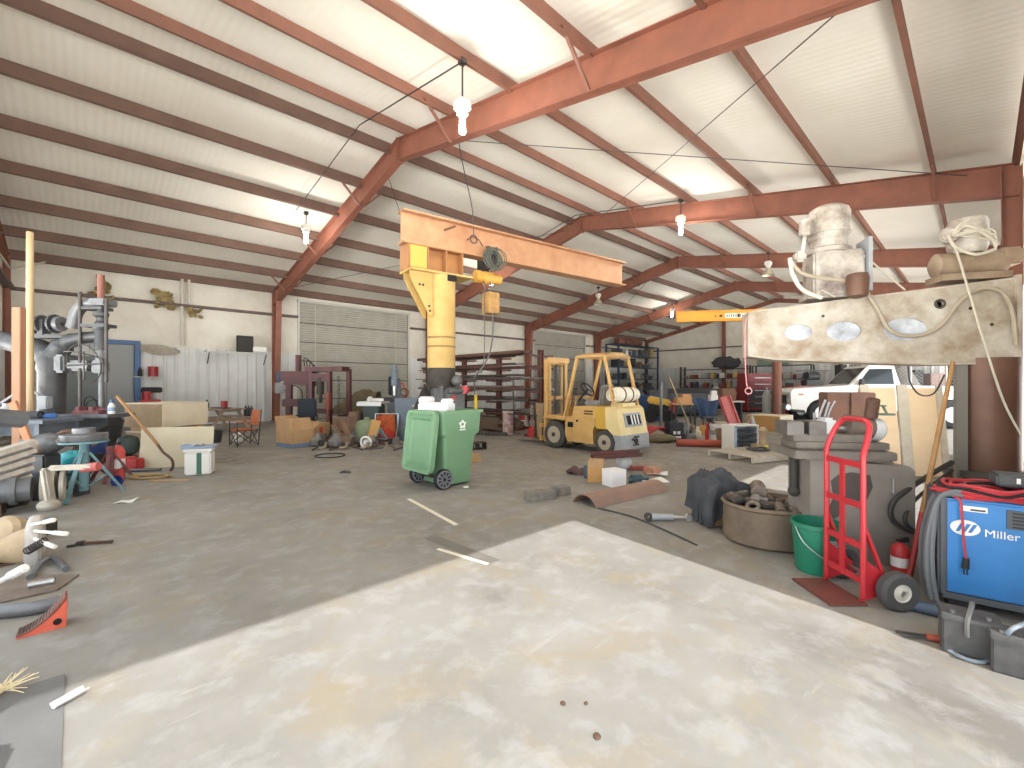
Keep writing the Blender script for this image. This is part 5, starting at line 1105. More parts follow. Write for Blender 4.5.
# clutter right at the left edge
t = thing('drum_hub', 'tan wheel hub with pale rim lying near the left edge', 'hub', at(12, 549, 3.85), RC + R(54))
m = MB(); m.lathe([(.09, -.26), (.1, -.06), (.14, .02), (.16, .08), (.15, .1)], (0, 0, .0), (1, -.2, 0), n=26); m.build('hub_bell', M('tan cast hub', (196, 172, 136), .6, .1, (170, 144, 108), 4, .5), t)
m = MB(); m.lathe([(.18, .08), (.25, .1), (.26, .12), (.26, .17), (.24, .19), (.14, .17)], (0, 0, 0), (1, -.2, 0), n=34); m.build('hub_rim', M('pale worn rim', (206, 202, 198), .4, .3, (160, 144, 130), 5, .45), t)
MB().box((0, 0, -.16), (.2, .2, .12)).build('hub_foot', RUST, t)
put('brake_drum', 'drum', 'tan round casting behind the wheel hub', MB().lathe([(.08, 0), (.14, .02), (.15, .12), (.12, .16), (.06, .17)], n=24), M('tan cast hub'), at(17, 533, 4.2), (R(70), 0, RC))
put('drum_block', 'block', 'dark casting block under the tan round casting', MB().box((0, 0, .07), (.5, .4, .14), bev=.02), CHAR, foot(14, 4.45))
def handle(p, q_, label, r0=.013, r1=.019, nm='machine_lever', mat=None):
    p, q_ = Vector(p), Vector(q_); m = MB(); d = (q_ - p)
    m.tube([p, p + d * .35, p + d * .7, q_ - d * .04, q_], [r0, r0, r1, r1, r1 * .6], 10, smooth=4); return tag(m.build(nm, mat or M('ivory enamel', (236, 230, 216), .3, .2)), label, 'handle')
handle(at(31, 525, 3.85), at(54, 520, 3.65), 'uppermost cream handle sticking out right of the wheel hub')
handle(at(35, 531, 3.8), at(67, 534, 3.55), 'longest cream handle sticking out right of the wheel hub')
handle(at(33, 538, 3.8), at(55, 547, 3.62), 'lowest cream handle sticking out right of the wheel hub')
handle(at(-12, 588, 3.2), at(25, 568, 3.1), 'white flat lever blade at the left edge in front of the hub', .018, .03, 'flat_lever', WHITE)
put('coil_spring', 'spring', 'dark grey coil spring lying behind the cream handles', MB().tube([V(-.09 + .18 * k / 60, .03 * math.cos(k * .9), .03 * math.sin(k * .9)) for k in range(61)], .006, 6), STEEL, at(36, 546, 3.7) , (0, R(-30), RC))
put('bent_pipe', 'pipe', 'grey bent pipe lying on the floor right of the wheel hub', MB().tube([G(30, 577, .03), G(42, 562, .035), G(54, 558, .035), G(66, 569, .03)], .022, 10, smooth=6), CAST2, None, None)
put('pipe_stub', 'pipe', 'short bright pipe stub on the floor near the red wedge', MB().pipe((-.07, 0, 0), (.07, 0, 0), .03, .024, 14), CHROME, G(42, 583, .03), RC + R(35))
put('thick_pipe', 'pipe', 'thick grey pipe length lying on the floor at the left edge', MB().tube([V(-.3, 0, 0), V(0, 0, .0), V(.12, .03, 0), V(.2, .09, 0)], .045, 12, smooth=4), CAST2, G(14, 610, .045), RC + R(8))
put('steel_plate', 'plate', 'flat rusty grey plate on the floor under the bent pipe', MB().prism([(-.25, -.2), (.2, -.22), (.3, .05), (.1, .25), (-.2, .2)], .012, Matrix.Rotation(R(90), 4, 'X')), M('rusty grey plate', (140, 130, 120), .6, .3, (112, 90, 74), 6, .45), G(24, 587, .008), RC)
put('knob_scrap', 'scrap', 'small bright elbow fitting on the floor behind the cream handles', MB().tube([V(0, 0, 0), V(.02, 0, .1), V(.08, .02, .14)], .02, 8, smooth=4), CHROME, G(40, 535, .02))
# red wheel chock ramp
RAMPM = M('orange red chock paint', (232, 96, 66), .5, 0, (214, 84, 58), 4, .4)
c0, c1 = G(16, 640), G(66, 627); L = (c1 - c0).length; dv = (c1 - c0)
WR_ = thing('wheel_chock', 'orange red wheel chock ramp lying on the floor near the left edge', 'wheel chock', c0, math.atan2(dv.y, dv.x))
prof = [(0, 0), (L, 0), (L * 1.02, .17), (L * .8, .11), (L * .5, .055), (L * .2, .02), (0, .008)]
for y in (.012, .12): MB().prism(prof, .012, Matrix.Translation((0, y, 0))).build('side_plate', RAMPM, WR_)
m = MB(); m.grid(14, 1, lambda u, v: V(u * L * 1.01, v * .13, .012 + .17 * u ** 1.9)); m.solid(.01); m.build('tread', M('rusty chock tread', (136, 82, 66), .7, .1, (104, 66, 56), 8, .5), WR_)
m = MB()
for k in range(14): u_ = .05 + k * .067; m.box((u_ * L, .066, .022 + .17 * u_ ** 1.9), (.007, .1, .01))
m.build('tread_bars', CHAR, WR_); MB().cyl((L * .82, .003, .045), (L * .82, .008, .045), .02).build('hole', M('black opening'), WR_)
t = thing('pipe_wrench', 'dull brown pipe wrench lying alone on the open floor at left', 'wrench', G(88, 545), RC + R(8))
m = MB(); m.bar((-.03, 0, .02), (.2, .02, .018), .03, .022, bev=.004); m.build('handle', RUST, t)
m = MB(); m.box((-.06, .0, .022), (.07, .06, .035), bev=.01); m.bar((-.08, -.03, .012), (-.14, -.05, .012), .025, .02); m.build('jaw', CHAR, t)
# tripods
TEAL = M('teal grey paint', (112, 158, 164), .5, .1, (92, 134, 142), 5, .45)
def tripod(px, py, h, spread, label, mat, hubr=.05, a0=0, plate=None, cat='stand'):
    t = thing('tripod_stand', label, cat, G(px, py), RC)
    MB().cyl((0, 0, h * .12), (0, 0, h), hubr, n=18).build('center_tube', mat, t)
    for k in range(3):
        a = R(a0 + 120 * k); d = V(math.cos(a), math.sin(a), 0)
        MB().bar(d * hubr + V(0, 0, h * .82), d * spread + V(0, 0, .01), .045, .03).bar(d * hubr + V(0, 0, h * .2), d * spread * .55 + V(0, 0, h * .38), .03, .015).build('leg', mat, t)
    if plate:
        m = MB(); m.cyl((0, 0, h), (0, 0, h + .025), plate, n=30); m.build('top_plate', mat, t)
    return t
tripod(84, 497, .74, .42, 'teal tripod stand with steel disc parts on its round top', TEAL, .05, -70, .26)
tq = G(84, 497)
put('brake_disc', 'disc', 'grey steel disc with a raised hub on top of the teal tripod', MB().lathe([(.24, 0), (.25, .02), (.25, .09), (.12, .1), (.12, .17), (.08, .17), (.07, .1)], n=30), CAST2, tq + V(0, 0, .768))
tripod(110, 481, .52, .3, 'pinkish red jack stand with splayed legs behind the teal tripod', M('dull pinkish red', (156, 84, 88)), .05, -60, .06)
m = MB(); m.lathe([(.1, .2), (.13, .22), (.09, .3), (.02, .3)], n=18); t = thing('bag_bucket', 'cream bucket with turquoise plastic bag left of the teal tripod', 'bucket', foot(74, 6.5), RC)
MB().lathe([(.15, 0), (.18, .3), (.18, .32), (.165, .32), (.14, .02)], n=22).build('bucket_body', M('cream plastic', (222, 206, 180), .5), t)
m = MB(); m.ball((0, -.02, .42), (.2, .17, .15), 18); m.jitter(.014, 5); m.build('plastic_bag', M('turquoise plastic bag', (32, 172, 186), .3), t)
extinguisher(118, 479, .09, .6, M('coral red paint', (222, 74, 66), .4), 'coral red tank standing between the pink jack stand and grey barrel', 'spray_tank', 'tank')
put('plastic_cup', 'cup', 'dark blue plastic cup on the floor beside the jack stand', MB().lathe([(.06, 0), (.09, .06), (.08, .06), (.05, .01)], n=18), M('deep blue plastic', (40, 54, 140), .4), G(120, 485) + V(0, 0, .06), (R(80), 0, RC))
# drums under the drill table
t = thing('plastic_drum', 'deep blue plastic drum under the drill table', 'drum', foot(90, 9.6), RC)
MB().lathe([(.26, 0), (.28, .02), (.29, .3), (.28, .32), (.29, .34), (.29, .6), (.27, .64)], n=28).build('shell', M('deep blue drum', (34, 66, 150), .45), t)
t = thing('trash_barrel', 'dark grey plastic barrel right of the blue drum', 'barrel', foot(109, 10.4), RC)
MB().lathe([(.19, 0), (.25, .66), (.27, .66), (.27, .7), (.24, .7), (.18, .03)], n=28).build('shell', DARK, t)
put('dark_ball_tank', 'tank', 'dark green rounded tank right of the grey barrel', MB().lathe([(.05, .1), (.17, .18), (.2, .32), (.16, .46), (.05, .52)], n=22).box((0, 0, .05), (.2, .2, .1)), M('dark green grey', (64, 82, 78), .5), foot(128, 9.0))
put('red_toolbox', 'toolbox', 'small red toolbox on the floor right of the dark green tank', MB().box((0, 0, .1), (.34, .18, .2), bev=.02).box((0, 0, .22), (.16, .03, .03)), REDP, foot(132, 8.1))
put('hose_tangle', 'hose', 'tangle of tan hose lying before the leaning plywood sheet', MB().tube([V(.35 * math.cos(a * .9) * (1 - a * .02), .16 * math.sin(a * .9), .02 + .006 * (a % 4)) for a in range(20)], .016, 6, smooth=4), M('tan hose', (172, 140, 88), .6), G(150, 478))
put('wood_strip', 'strip', 'pale thin wood strip on the floor before the hose tangle', MB().box((0, 0, .012), (.6, .05, .02)), WOOD, G(170, 481), RC + R(3))
paper(126, 502, .22, .16, 10, 'small white paper scrap on the floor right of the teal tripod')
put('steel_tube', 'tube', 'grey tube lying behind the coral red tank', MB().cyl((-.4, 0, .03), (.4, 0, .03), .028), CAST2, G(135, 472), RC + R(12))
# hook-ended pole leaning on the plywood
t = thing('hooked_pole', 'long wooden pole with bent iron hook leaning across the plywood sheet', 'pole', (0, 0, 0), 0)
pA, pB, pC = at(117, 396, 8.0), at(158, 445, 7.95), at(163, 452, 7.9)
MB().cyl(pA, pB, .026, .026).build('handle', M('varnished wood'), t)
MB().tube([pB, pC, at(168, 456, 7.9), at(172, 460, 7.9), at(173, 466, 7.9), at(170, 472, 7.95)], .022, 8, smooth=5).build('hook', RUST, t)
# wooden crates and plywood sheet
CR1, CR2 = M('brown stained plywood', (168, 138, 96), .7, 0, (140, 112, 78), 3, .5), M('cream plywood side', (228, 216, 190), .7, 0, (214, 198, 166), 2, .4)
def crate(px, z, z0, w, d, h, rot, label, lid=True):
    t = thing('wooden_crate', label, 'crate', foot(px, z, z0), rot)
    m = MB(); m.box((0, -d / 2, h / 2), (w, .02, h)); m.box((0, d / 2, h / 2), (w, .02, h)); m.box((0, 0, .02), (w - .02, d - .02, .02)); m.build('side_panel', CR2, t)
    m = MB(); m.box((-w / 2, 0, h / 2), (.02, d, h)); m.box((w / 2, 0, h / 2), (.02, d, h)); m.build('end_panel', CR1, t)
    if lid: MB().box((0, 0, h + .012), (w + .03, d + .03, .02)).build('lid', CR2, t)
    return t
cr = RC + R(77); zc = 9.9
for x, y in ((-.45, -.38), (.45, .38), (-.45, .38), (.45, -.38)): pass
cA = crate(168, zc, 0, 1.02, .95, .52, cr, 'lower wooden crate under the other behind the plywood sheet')
for s, lb in ((-1, 'left'), (1, 'right')):
    v = Matrix.Rotation(cr, 3, 'Z') @ V(s * .33, 0, 0)
    put('timber_bearer', 'timber', 'rough timber bearer between the two wooden crates, %s side' % lb, MB().box((0, 0, .05), (.12, 1.05, .1)), WOOD, foot(168, zc, .535) + v, cr)
cB = crate(168, zc, .64, 1.06, .98, .48, cr, 'upper wooden crate on top of the other behind the plywood sheet')
put('plywood_sheet', 'plywood', 'pale plywood sheet leaning on the wooden crates', MB().box((0, 0, .37), (1.18, .025, .74)), M('yellowish plywood', (210, 200, 170), .7, 0, (196, 180, 146), 2, .5), G(176, 467) , (R(-8), 0, RC + R(14)))
# white bait cooler
t = thing('cooler_box', 'white cooler box with green stripe and grey blue tray on top', 'cooler', G(200, 474), RC + R(22))
m = MB(); m.box((0, 0, .2), (.38, .3, .38), bev=.02); m.build('body', M('off white plastic', (228, 226, 218), .5), t)
MB().box((.02, -.153, .2), (.07, .006, .36)).build('green_stripe', M('dark green print', (60, 110, 90), .5), t)
MB().box((0, 0, .42), (.42, .34, .05), bev=.015).build('lid', M('off white plastic'), t)
m = MB(); m.box((0, 0, .47), (.48, .3, .04), bev=.01); m.box((-.1, -.02, .5), (.3, .24, .03), bev=.01); m.build('tray', M('grey blue tray', (140, 158, 182), .5), t)
MB().tube([V(-.1, -.12, .49), V(0, -.17, .53), V(.1, -.12, .49)], .014, 6, smooth=4).build('tray_handle', CHROME, t)
# picnic table with things on it
PT = thing('picnic_table', 'weathered wooden picnic table against the ribbed wall', 'table', foot(219, 15.0), RC + R(-28))
WG = M('weathered pinkish wood', (186, 162, 140), .8, 0, (150, 128, 110), 4, .5)
for y in (-.3, -.1, .1, .3): MB().box((0, y, .74), (1.7, .18, .04)).build('top_board', WG, PT)
for y in (-.68, .68): MB().box((0, y, .44), (1.7, .24, .04)).build('bench_board', WG, PT)
for x in (-.65, .65):
    for s in (-1, 1): MB().bar((x, s * .22, .72), (x, s * .66, 0.0), .04, .09).build('leg', WG, PT)
    m = MB(); m.box((x * .97, 0, .4), (.04, 1.6, .09)); m.box((x * .97, 0, .69), (.04, .72, .08)); m.build('crosspiece', WG, PT)
pq = lambda x, y: PT.location + Matrix.Rotation(RC - R(28), 3, 'Z') @ V(x, y, .762)
put('dark_bottle', 'bottle', 'dark bottle standing left on the picnic table', MB().lathe([(.045, 0), (.045, .16), (.018, .22), (.018, .27)], n=14), BLACK, pq(-.5, -.1))
put('spray_can', 'can', 'grey spray can beside the dark bottle on the picnic table', MB().lathe([(.035, 0), (.035, .2), (.02, .23), (.02, .26)], n=14), STEEL, pq(-.36, -.2))
put('red_can', 'can', 'red coffee can standing on the picnic table', MB().lathe([(.1, 0), (.1, .22), (.103, .23)], n=20), M('deep red tin', (170, 44, 50), .4), pq(.12, .1))
put('flat_tray', 'tray', 'thin dark tray lying on the picnic table', MB().box((0, 0, .015), (.6, .3, .03), bev=.008), DARK, pq(.4, -.15), RC - R(28))
for k in range(3): put('dark_bottle', 'bottle', ['leftmost', 'middle', 'rightmost'][k] + ' of three dark bottles standing on the bench end of the picnic table', MB().lathe([(.06, 0), (.06, .24), (.02, .32), (.02, .36)], n=14), DARK, PT.location + Matrix.Rotation(RC - R(28), 3, 'Z') @ V(.35 + .17 * k, .68, .462))
t = thing('plastic_jug', 'white plastic jug on the floor under the picnic table', 'jug', foot(238, 12.1), RC)
MB().lathe([(.1, 0), (.12, .02), (.12, .2), (.04, .27), (.04, .3)], n=18).build('body', WHITE, t); MB().cyl((0, 0, .3), (0, 0, .33), .045).build('cap', DARK, t)
put('dark_basket', 'basket', 'dark bucket on the floor under the picnic table bench', MB().lathe([(.14, 0), (.18, .3), (.19, .3), (.17, .3), (.13, .02)], n=20), DARK, foot(215, 11.9))
# folding chair
CH_ = thing('folding_chair', 'orange canvas folding chair beside the picnic table', 'chair', foot(244, 11.3), RC + R(-40))
OC = M('orange brown canvas', (206, 112, 62), .8, 0, (186, 98, 54), 5, .4)
fr_ = M('dark chair tube', (58, 56, 56), .4, .5)
m = MB(); m.grid(8, 8, lambda u, v: V((u - .5) * .5, (v - .5) * .46, .42 - .05 * math.sin(u * 3.14))); m.solid(.008); m.build('seat', OC, CH_)
m = MB(); m.grid(8, 6, lambda u, v: V((u - .5) * .52, .24 + .05 * v + .03 * math.sin(u * 3.14), .5 + v * .38)); m.solid(.008); m.build('backrest', OC, CH_)
for s in (-1, 1):
    m = MB(); m.cyl((s * .26, .24, 0), (s * .27, .3, .9), .012); m.build('rear_leg', fr_, CH_)
    m = MB(); m.cyl((s * .26, -.24, 0), (s * .26, -.24, .6), .012); m.build('front_leg', fr_, CH_)
    m = MB(); m.box((s * .27, 0, .61), (.06, .52, .015)); m.build('armrest', OC, CH_)
    m = MB(); m.cyl((s * .26, -.24, .02), (s * .26, .24, .42), .01); m.cyl((s * .26, .24, .02), (s * .26, -.24, .42), .01); m.build('side_brace', fr_, CH_)
for y in (-.24, .24): MB().cyl((-.26, y, .02), (.26, y, .42), .01).cyl((.26, y, .02), (-.26, y, .42), .01).build('cross_brace', fr_, CH_)
# things fixed to the left wall
def wallx(px):
    a = TH - math.atan((px - 512) / FPX); return YL / math.tan(a)
def wallp(px, py, off=.05):
    y = YL - off; a = TH - math.atan((px - 512) / FPX); x = y / math.tan(a); z = x * CS + y * SN
    return V(x, y, CH + (CY - py) / FPX * z)
a, b = wallp(205, 353, .3), wallp(268, 353, .3)
t = thing('wall_shelf', 'thin wire shelf bracketed high on the ribbed wall', 'shelf', (a + b) / 2, 0)
L = b.x - a.x; m = MB(); m.box((0, 0, .02), (L, .5, .02)); m.box((0, -.25, .0), (L, .02, .06)); m.build('shelf_board', M('pale shelf', (196, 196, 190), .6), t)
for x in (-L * .45, L * .45): MB().bar((x, .22, -.45), (x, -.2, .0), .03, .03).build('bracket', CHAR, t)
put('black_speaker', 'speaker', 'square black speaker panel on the wall shelf', MB().box((0, 0, .33), (.58, .16, .66), bev=.02), M('matte black brown', (52, 48, 46), .7), wallp(245, 353, .3) + V(0, 0, .03), 0)
put('white_case', 'case', 'flat white case right of the black speaker on the wall', MB().box((0, 0, .11), (.5, .2, .2), bev=.02), WHITE, wallp(262, 353, .3) + V(-.1, 0, .03), 0)
a = wallp(149, 377, .15); t = thing('small_shelf', 'small shelf by the blue door frame', 'shelf', a, 0); MB().box((0, 0, 0), (.9, .24, .03)).build('board', M('pale shelf'), t)
put('red_can', 'can', 'large red can on the small shelf by the blue door frame', MB().lathe([(.15, 0), (.15, .34), (.155, .36)], n=20), M('deep red tin'), a + V(.12, 0, .016), 0)
put('dark_bottle', 'bottle', 'dark bottle left of the red can on the small wall shelf', MB().lathe([(.07, 0), (.07, .2), (.03, .28), (.03, .32)], n=14), BLACK, a + V(-.25, 0, .016), 0)
a = wallp(150, 400, .3); t = thing('wall_cabinet', 'low red and black tool stand below the small shelf by the door', 'cabinet', V(a.x, a.y, 0), 0)
MB().box((0, 0, .45), (.9, .4, .9)).build('cabinet_body', M('dark cabinet paint', (62, 60, 62), .6), t); m = MB(); m.box((0, 0, .95), (.6, .3, .1), bev=.02); m.cyl((-.1, 0, 1.0), (-.1, 0, 1.3), .12); m.build('red_machine', REDP, t); MB().box((.05, 0, 1.35), (.6, .1, .2), bev=.03).build('machine_head', BLACK, t)
g_, h_ = wallp(137, 350, .12), wallp(180, 346, .12)
m = MB(); Lw = h_.x - g_.x
m.grid(16, 4, lambda u, v: V(g_.x + Lw * u, YL - .16 + .05 * math.sin(u * 7 + v * 3), 2.85 + (v - .5) * (.08 + .3 * math.sin(u * 3.0 + .1)) - .1 * u)); m.solid(.01)
tag(m.build('tarp_scrap', M('grey tan tarpaulin scrap', (176, 166, 150), .8, 0, (140, 130, 116), 4, .5)), 'torn grey tarpaulin strip hanging on the wall right of the blue door frame', 'tarpaulin')
FOAM = M('yellow insulation wool', (190, 166, 104), .95, 0, (104, 84, 58), 7, .5, .6, 30)
for k, (px, py, w, h, lb) in enumerate(((163, 297, .75, .9, 'largest torn tuft of yellow insulation wool high on the left wall'), (192, 312, .7, .4, 'small tuft of yellow insulation wool on the wall girt'), (103, 288, .5, 1.0, 'brown torn insulation patch above the radial drill'))):
    m = MB(); rr_ = random.Random(k + 1); m.ball((0, 0, 0), (w * .3, .07, h * .22), 12, (0, 1, 0))
    for q_ in range(9): m.ball((rr_.uniform(-.42, .42) * w, rr_.uniform(-.05, .05), rr_.uniform(-.42, .42) * h), (w * rr_.uniform(.06, .18), .06, h * rr_.uniform(.05, .16)), 10, (0, rr_.uniform(0, 3), 0))
    m.jitter(.04, k + 3)
    tag(m.build('insulation_tuft', FOAM, None, wallp(px, py, .1), 0), lb, 'insulation')
for k, px in enumerate((182, 189)):
    a = wallp(px, 288, .1); m = MB(); m.cyl((a.x, a.y, (3.0, 4.6)[k]), (a.x, a.y, 5.5), .05)
    tag(m.build('wall_pipe', M('pale pipe', (196, 190, 176), .5, .1)), ('left', 'right')[k] + ' vertical pale pipe on the upper left wall', 'pipe')
t = thing('switch_box', 'grey electric box with blue cover fixed on the first wall column', 'electric box', V(5.88, YL - .68, 1.2), 0)
MB().box((0, 0, .2), (.36, .16, .44), bev=.02).build('box_body', FG, t); MB().box((0, 0, .68), (.2, .12, .4), bev=.02).build('blue_cover', BLUEP, t); MB().tube([V(.1, 0, .0), V(.5, -.05, .3), V(.85, 0, .1), V(.9, 0, -.5)], .02, 6, smooth=5).build('cord', BLACK, t)
tag(MB().tube([wallp(45, 262, .1)] * 1 + [V(X0 + .2, 19.5, 4.9), V(X0 + .2, 12, 4.7), V(X0 + .2, 6, 4.8)], .03, 6).build('conduit', M('pale pipe')), 'pale conduit along the near end wall at the far left', 'conduit')

# ---------------------------------------------------------------- presses, chair and machines before the roll door
MAR = M('maroon press paint', (98, 48, 50), .55, .1, (72, 40, 42), 4, .45)
t = thing('hydraulic_press', 'tall maroon H frame hydraulic press before the roll door', 'press', foot(330, 13.4), RC + R(-12))
for x in (-.55, .05, .5): MB().box((x, (.2 if x == .5 else -.1), 1.0), (.12, .12, 2.0)).build('upright', MAR, t)
m = MB(); m.box((-.1, 0, 2.0), (1.25, .4, .14)); m.box((-.25, -.1, 1.75), (.7, .14, .24)); m.build('top_beam', MAR, t)
m = MB(); m.box((-.25, -.1, .75), (.7, .24, .14)); m.build('bed_beam', MAR, t); m = MB(); m.cyl((-.25, -.1, 1.25), (-.25, -.1, 1.75), .1); m.cyl((-.25, -.1, 1.0), (-.25, -.1, 1.25), .05); m.build('ram', CHAR, t)
for x in (-.3, .35): MB().box((x, 0, .04), (.3, .8, .08)).build('foot', MAR, t)
m = MB(); m.box((.1, -.24, 1.05), (.14, .12, .5), bev=.02); m.cyl((.1, -.26, .8), (.16, -.3, .35), .03); m.build('pump', M('rusty red pump', (150, 76, 62), .6, .1), t)
m = MB()
for k in range(10): m.torus((.28 + .01 * (k % 3), .0, .55 + k * .13), .07, .01, (1, .2, 0), 14, 5)
m.build('chain', STEEL, t)
t = thing('shop_press', 'narrow dark maroon press with wide head left of the tall press', 'press', foot(300, 14.6), RC + R(4))
for x in (-.34, .3): MB().box((x, 0, .95), (.17, .18, 1.9)).build('upright', MAR, t)
m = MB(); m.box((-.05, 0, 1.82), (1.0, .4, .3), bev=.02); m.box((0, 0, 1.6), (.9, .3, .14)); m.cyl((-.05, 0, 1.9), (-.05, 0, 2.5), .09); m.build('head', MAR, t)
m = MB(); m.box((-.02, -.02, .95), (.95, .34, .24), bev=.02); m.build('bed', MAR, t); MB().box((0, 0, .06), (1.0, .7, .12)).build('base', MAR, t)
m = MB()
for k in range(5): m.tube([V(.2 + .05 * k, 0, 1.9), V(.15 + .1 * k, -.05, 2.4 - .07 * k), V(.45 + .04 * k, 0, 2.1 - .1 * k), V(.4, 0, 1.4)], .014, 6, smooth=5)
m.build('hoses', BLACK, t)
t = thing('office_chair', 'dark office chair with blue tint standing before the maroon presses', 'chair', foot(306, 12.6), RC + R(15))
DB = M('dark blue black fabric', (42, 50, 62), .8)
MB().box((0, .18, .86), (.5, .1, .56), bev=.04).build('backrest', DB, t); MB().box((0, -.05, .48), (.5, .5, .1), bev=.04).build('seat', DB, t)
MB().cyl((0, -.05, .12), (0, -.05, .44), .03).build('gas_post', STEEL, t)
for k in range(5):
    a = R(72 * k); l_ = MB().bar((0, -.05, .13), (.28 * math.cos(a), -.05 + .28 * math.sin(a), .08), .04, .03).build('leg', BLACK, t); MB().ball((.28 * math.cos(a), -.05 + .28 * math.sin(a), .035), .035, 8).build('caster', BLACK, l_)
for s in (-1, 1): MB().tube([V(s * .24, -.1, .46), V(s * .3, -.1, .6), V(s * .3, .05, .66), V(s * .26, .16, .66)], .018, 6, smooth=4).build('armrest', BLACK, t)
t = boxthing('cardboard_box', 'large open cardboard box with blue bottom band before the presses', 'box', 295, 446, (.7, .56, .42), RC + R(-34), CARD, (100, 40, 75, 120))
m = MB(); m.box((0, -.285, .05), (.71, .004, .1)); m.box((.355, 0, .05), (.004, .56, .1)); m.build('blue_band', M('faded blue print', (112, 130, 164), .7), t)
t = boxthing('cardboard_box', 'small cardboard box with red corner between open box and scrap heap', 'box', 320, 441, (.4, .3, .5), RC + R(-14), CARD, None)
MB().box((.15, -.153, .25), (.1, .004, .3)).build('red_corner', M('red orange print', (206, 70, 50), .6), t)
# camouflage covered machine, white topped machine, columns
CAMO = M('brown camouflage cover', (112, 92, 62), .85, 0, (82, 76, 50), 5, .5, .3, 12)
m = MB(); m.grid(20, 14, lambda u, v: V((u - .5) * 1.35, (v - .5) * .9, .62 + max(0, 1 - (2 * (v - .5)) ** 4) * (.25 + .65 * math.sin(min(1, u * 1.12) * 2.4) ** 1.0 * (.35 + .65 * u)) + .03 * math.sin(u * 23) * math.sin(v * 17))); m.solid(.03)
tag(m.build('camouflage_tarp', CAMO, None, foot(358, 14.6), RC), 'brown camouflage tarp draped over a lump before the roll door', 'tarpaulin')
put('steel_cabinet', 'cabinet', 'dark steel cabinet under the camouflage tarp', MB().box((0, 0, .28), (1.1, .7, .56), bev=.02).box((.3, -.36, .28), (.5, .02, .4)), DARK, foot(358, 14.6))
t = thing('table_saw', 'table saw with pale top beside the camouflage tarp', 'table saw', foot(374, 13.0), RC + R(-10))
m = MB(); m.box((0, 0, 1.02), (.72, .55, .06), bev=.006); m.box((0, -.3, .98), (.74, .03, .1)); m.build('saw_table', M('pale worn table', (216, 218, 216), .4, .3), t)
m = MB(); m.box((0, 0, .7), (.5, .42, .56), bev=.03); m.build('saw_body', M('dark green grey'), t); m = MB(); m.box((.02, .05, 1.1), (.5, .05, .08)); m.box((-.12, 0, 1.12), (.06, .2, .14), bev=.02); m.build('fence', WHITE, t)
for x in (-.26, .26):
    for y in (-.2, .2): MB().bar((x, y, 0), (x * .85, y * .85, .5), .05, .05).build('leg', DARK, t)
t = thing('milling_machine', 'grey blue milling machine standing behind the orange chair bag', 'machine', foot(396, 14.4), RC + R(8))
GB = M('grey blue machine paint', (120, 136, 152), .5, .15, (94, 104, 116), 4, .5)
m = MB(); m.box((.15, 0, .5), (.75, .6, 1.0), bev=.03); m.box((.0, .1, 1.3), (.24, .4, .9), bev=.03); m.build('column', GB, t)
m = MB(); m.box((-.02, -.1, 1.62), (.2, .5, .26), bev=.03); m.cyl((-.02, -.25, 1.5), (-.02, -.25, 2.05), .1); m.cyl((-.02, -.25, 2.05), (-.02, -.25, 2.15), .07); m.build('head', GB, t)
m = MB(); m.cyl((-.02, -.25, 1.2), (-.02, -.25, 1.5), .05); m.build('quill', CHROME, t); m = MB(); m.box((-.1, -.2, 1.1), (.9, .3, .08)); m.box((-.1, -.2, 1.03), (.5, .26, .08)); m.build('work_table', STEEL, t)
MB().torus((-.5, -.2, 1.1), .12, .014, (1, 0, 0)).build('hand_wheel', STEEL, t); MB().torus((.3, -.38, 1.3), .12, .014, (0, 1, 0)).build('hand_wheel', STEEL, t); m = MB(); m.box((-.17, .05, 1.5), (.12, .3, .6), bev=.03); m.build('motor_cover', BLACK, t); m = MB(); m.tube([V(.2, -.2, 1.6), V(.36, -.3, 1.3), V(.25, -.32, 1.0)], .03, 8, smooth=5); m.build('belt_guard', M('red orange print'), t)
t = thing('tool_cabinet', 'blue grey steel cabinet partly hidden by the green bin lid', 'cabinet', foot(409, 12.6), RC)
MB().box((0, 0, .58), (.68, .5, 1.16), bev=.015).build('cabinet_body', GB, t)
for z in (.35, .85): d_ = MB().box((0, -.26, z), (.62, .02, .42)).build('door', GB, t); MB().box((.2, -.28, z + .1), (.1, .02, .02)).build('handle', CHROME, d_)
# loose things before the machines
BW = M('brown board', (150, 116, 90), .75, 0, (118, 90, 72), 4, .5)
put('broken_pallet', 'pallet', 'brown wooden frame standing before the camouflage tarp', MB().box((-.28, 0, .32), (.12, .05, .64)).box((.28, 0, .32), (.12, .05, .64)).box((0, 0, .58), (.5, .05, .14)).box((0, .0, .3), (.44, .02, .46)), BW, foot(344, 12.4), (R(-8), 0, RC))
put('brown_barrel', 'barrel', 'brown upright barrel right of the wooden panel', MB().lathe([(.2, 0), (.24, .3), (.24, .5), (.2, .74)], n=22), BW, foot(356, 13.2))
for k, (pa, pb, lb) in enumerate(((at(333, 425, 11.6), at(346, 443, 11.3), 'left of two brown boards leaning in the scrap heap'), (at(341, 418, 11.6), at(352, 440, 11.3), 'right of two brown boards leaning in the scrap heap'))):
    pb.z = .02; put('leaning_board', 'board', lb, MB().bar(pb, pa, .14, .03), BW, None, None)
put('green_tank', 'tank', 'pale green rounded tank before the pale table saw', MB().lathe([(.2, 0), (.3, .04), (.3, .42), (.24, .54), (.08, .58), (.07, .64)], n=24), M('pale olive green paint', (152, 172, 128), .5, 0, (126, 142, 104), 4, .5), foot(367, 12.3))
put('yellow_board', 'board', 'yellow board leaning on the pale green tank', MB().box((0, 0, .3), (.24, .03, .62)), M('orange yellow board', (222, 164, 82), .6), foot(371, 11.8), (R(-6), R(12), RC))
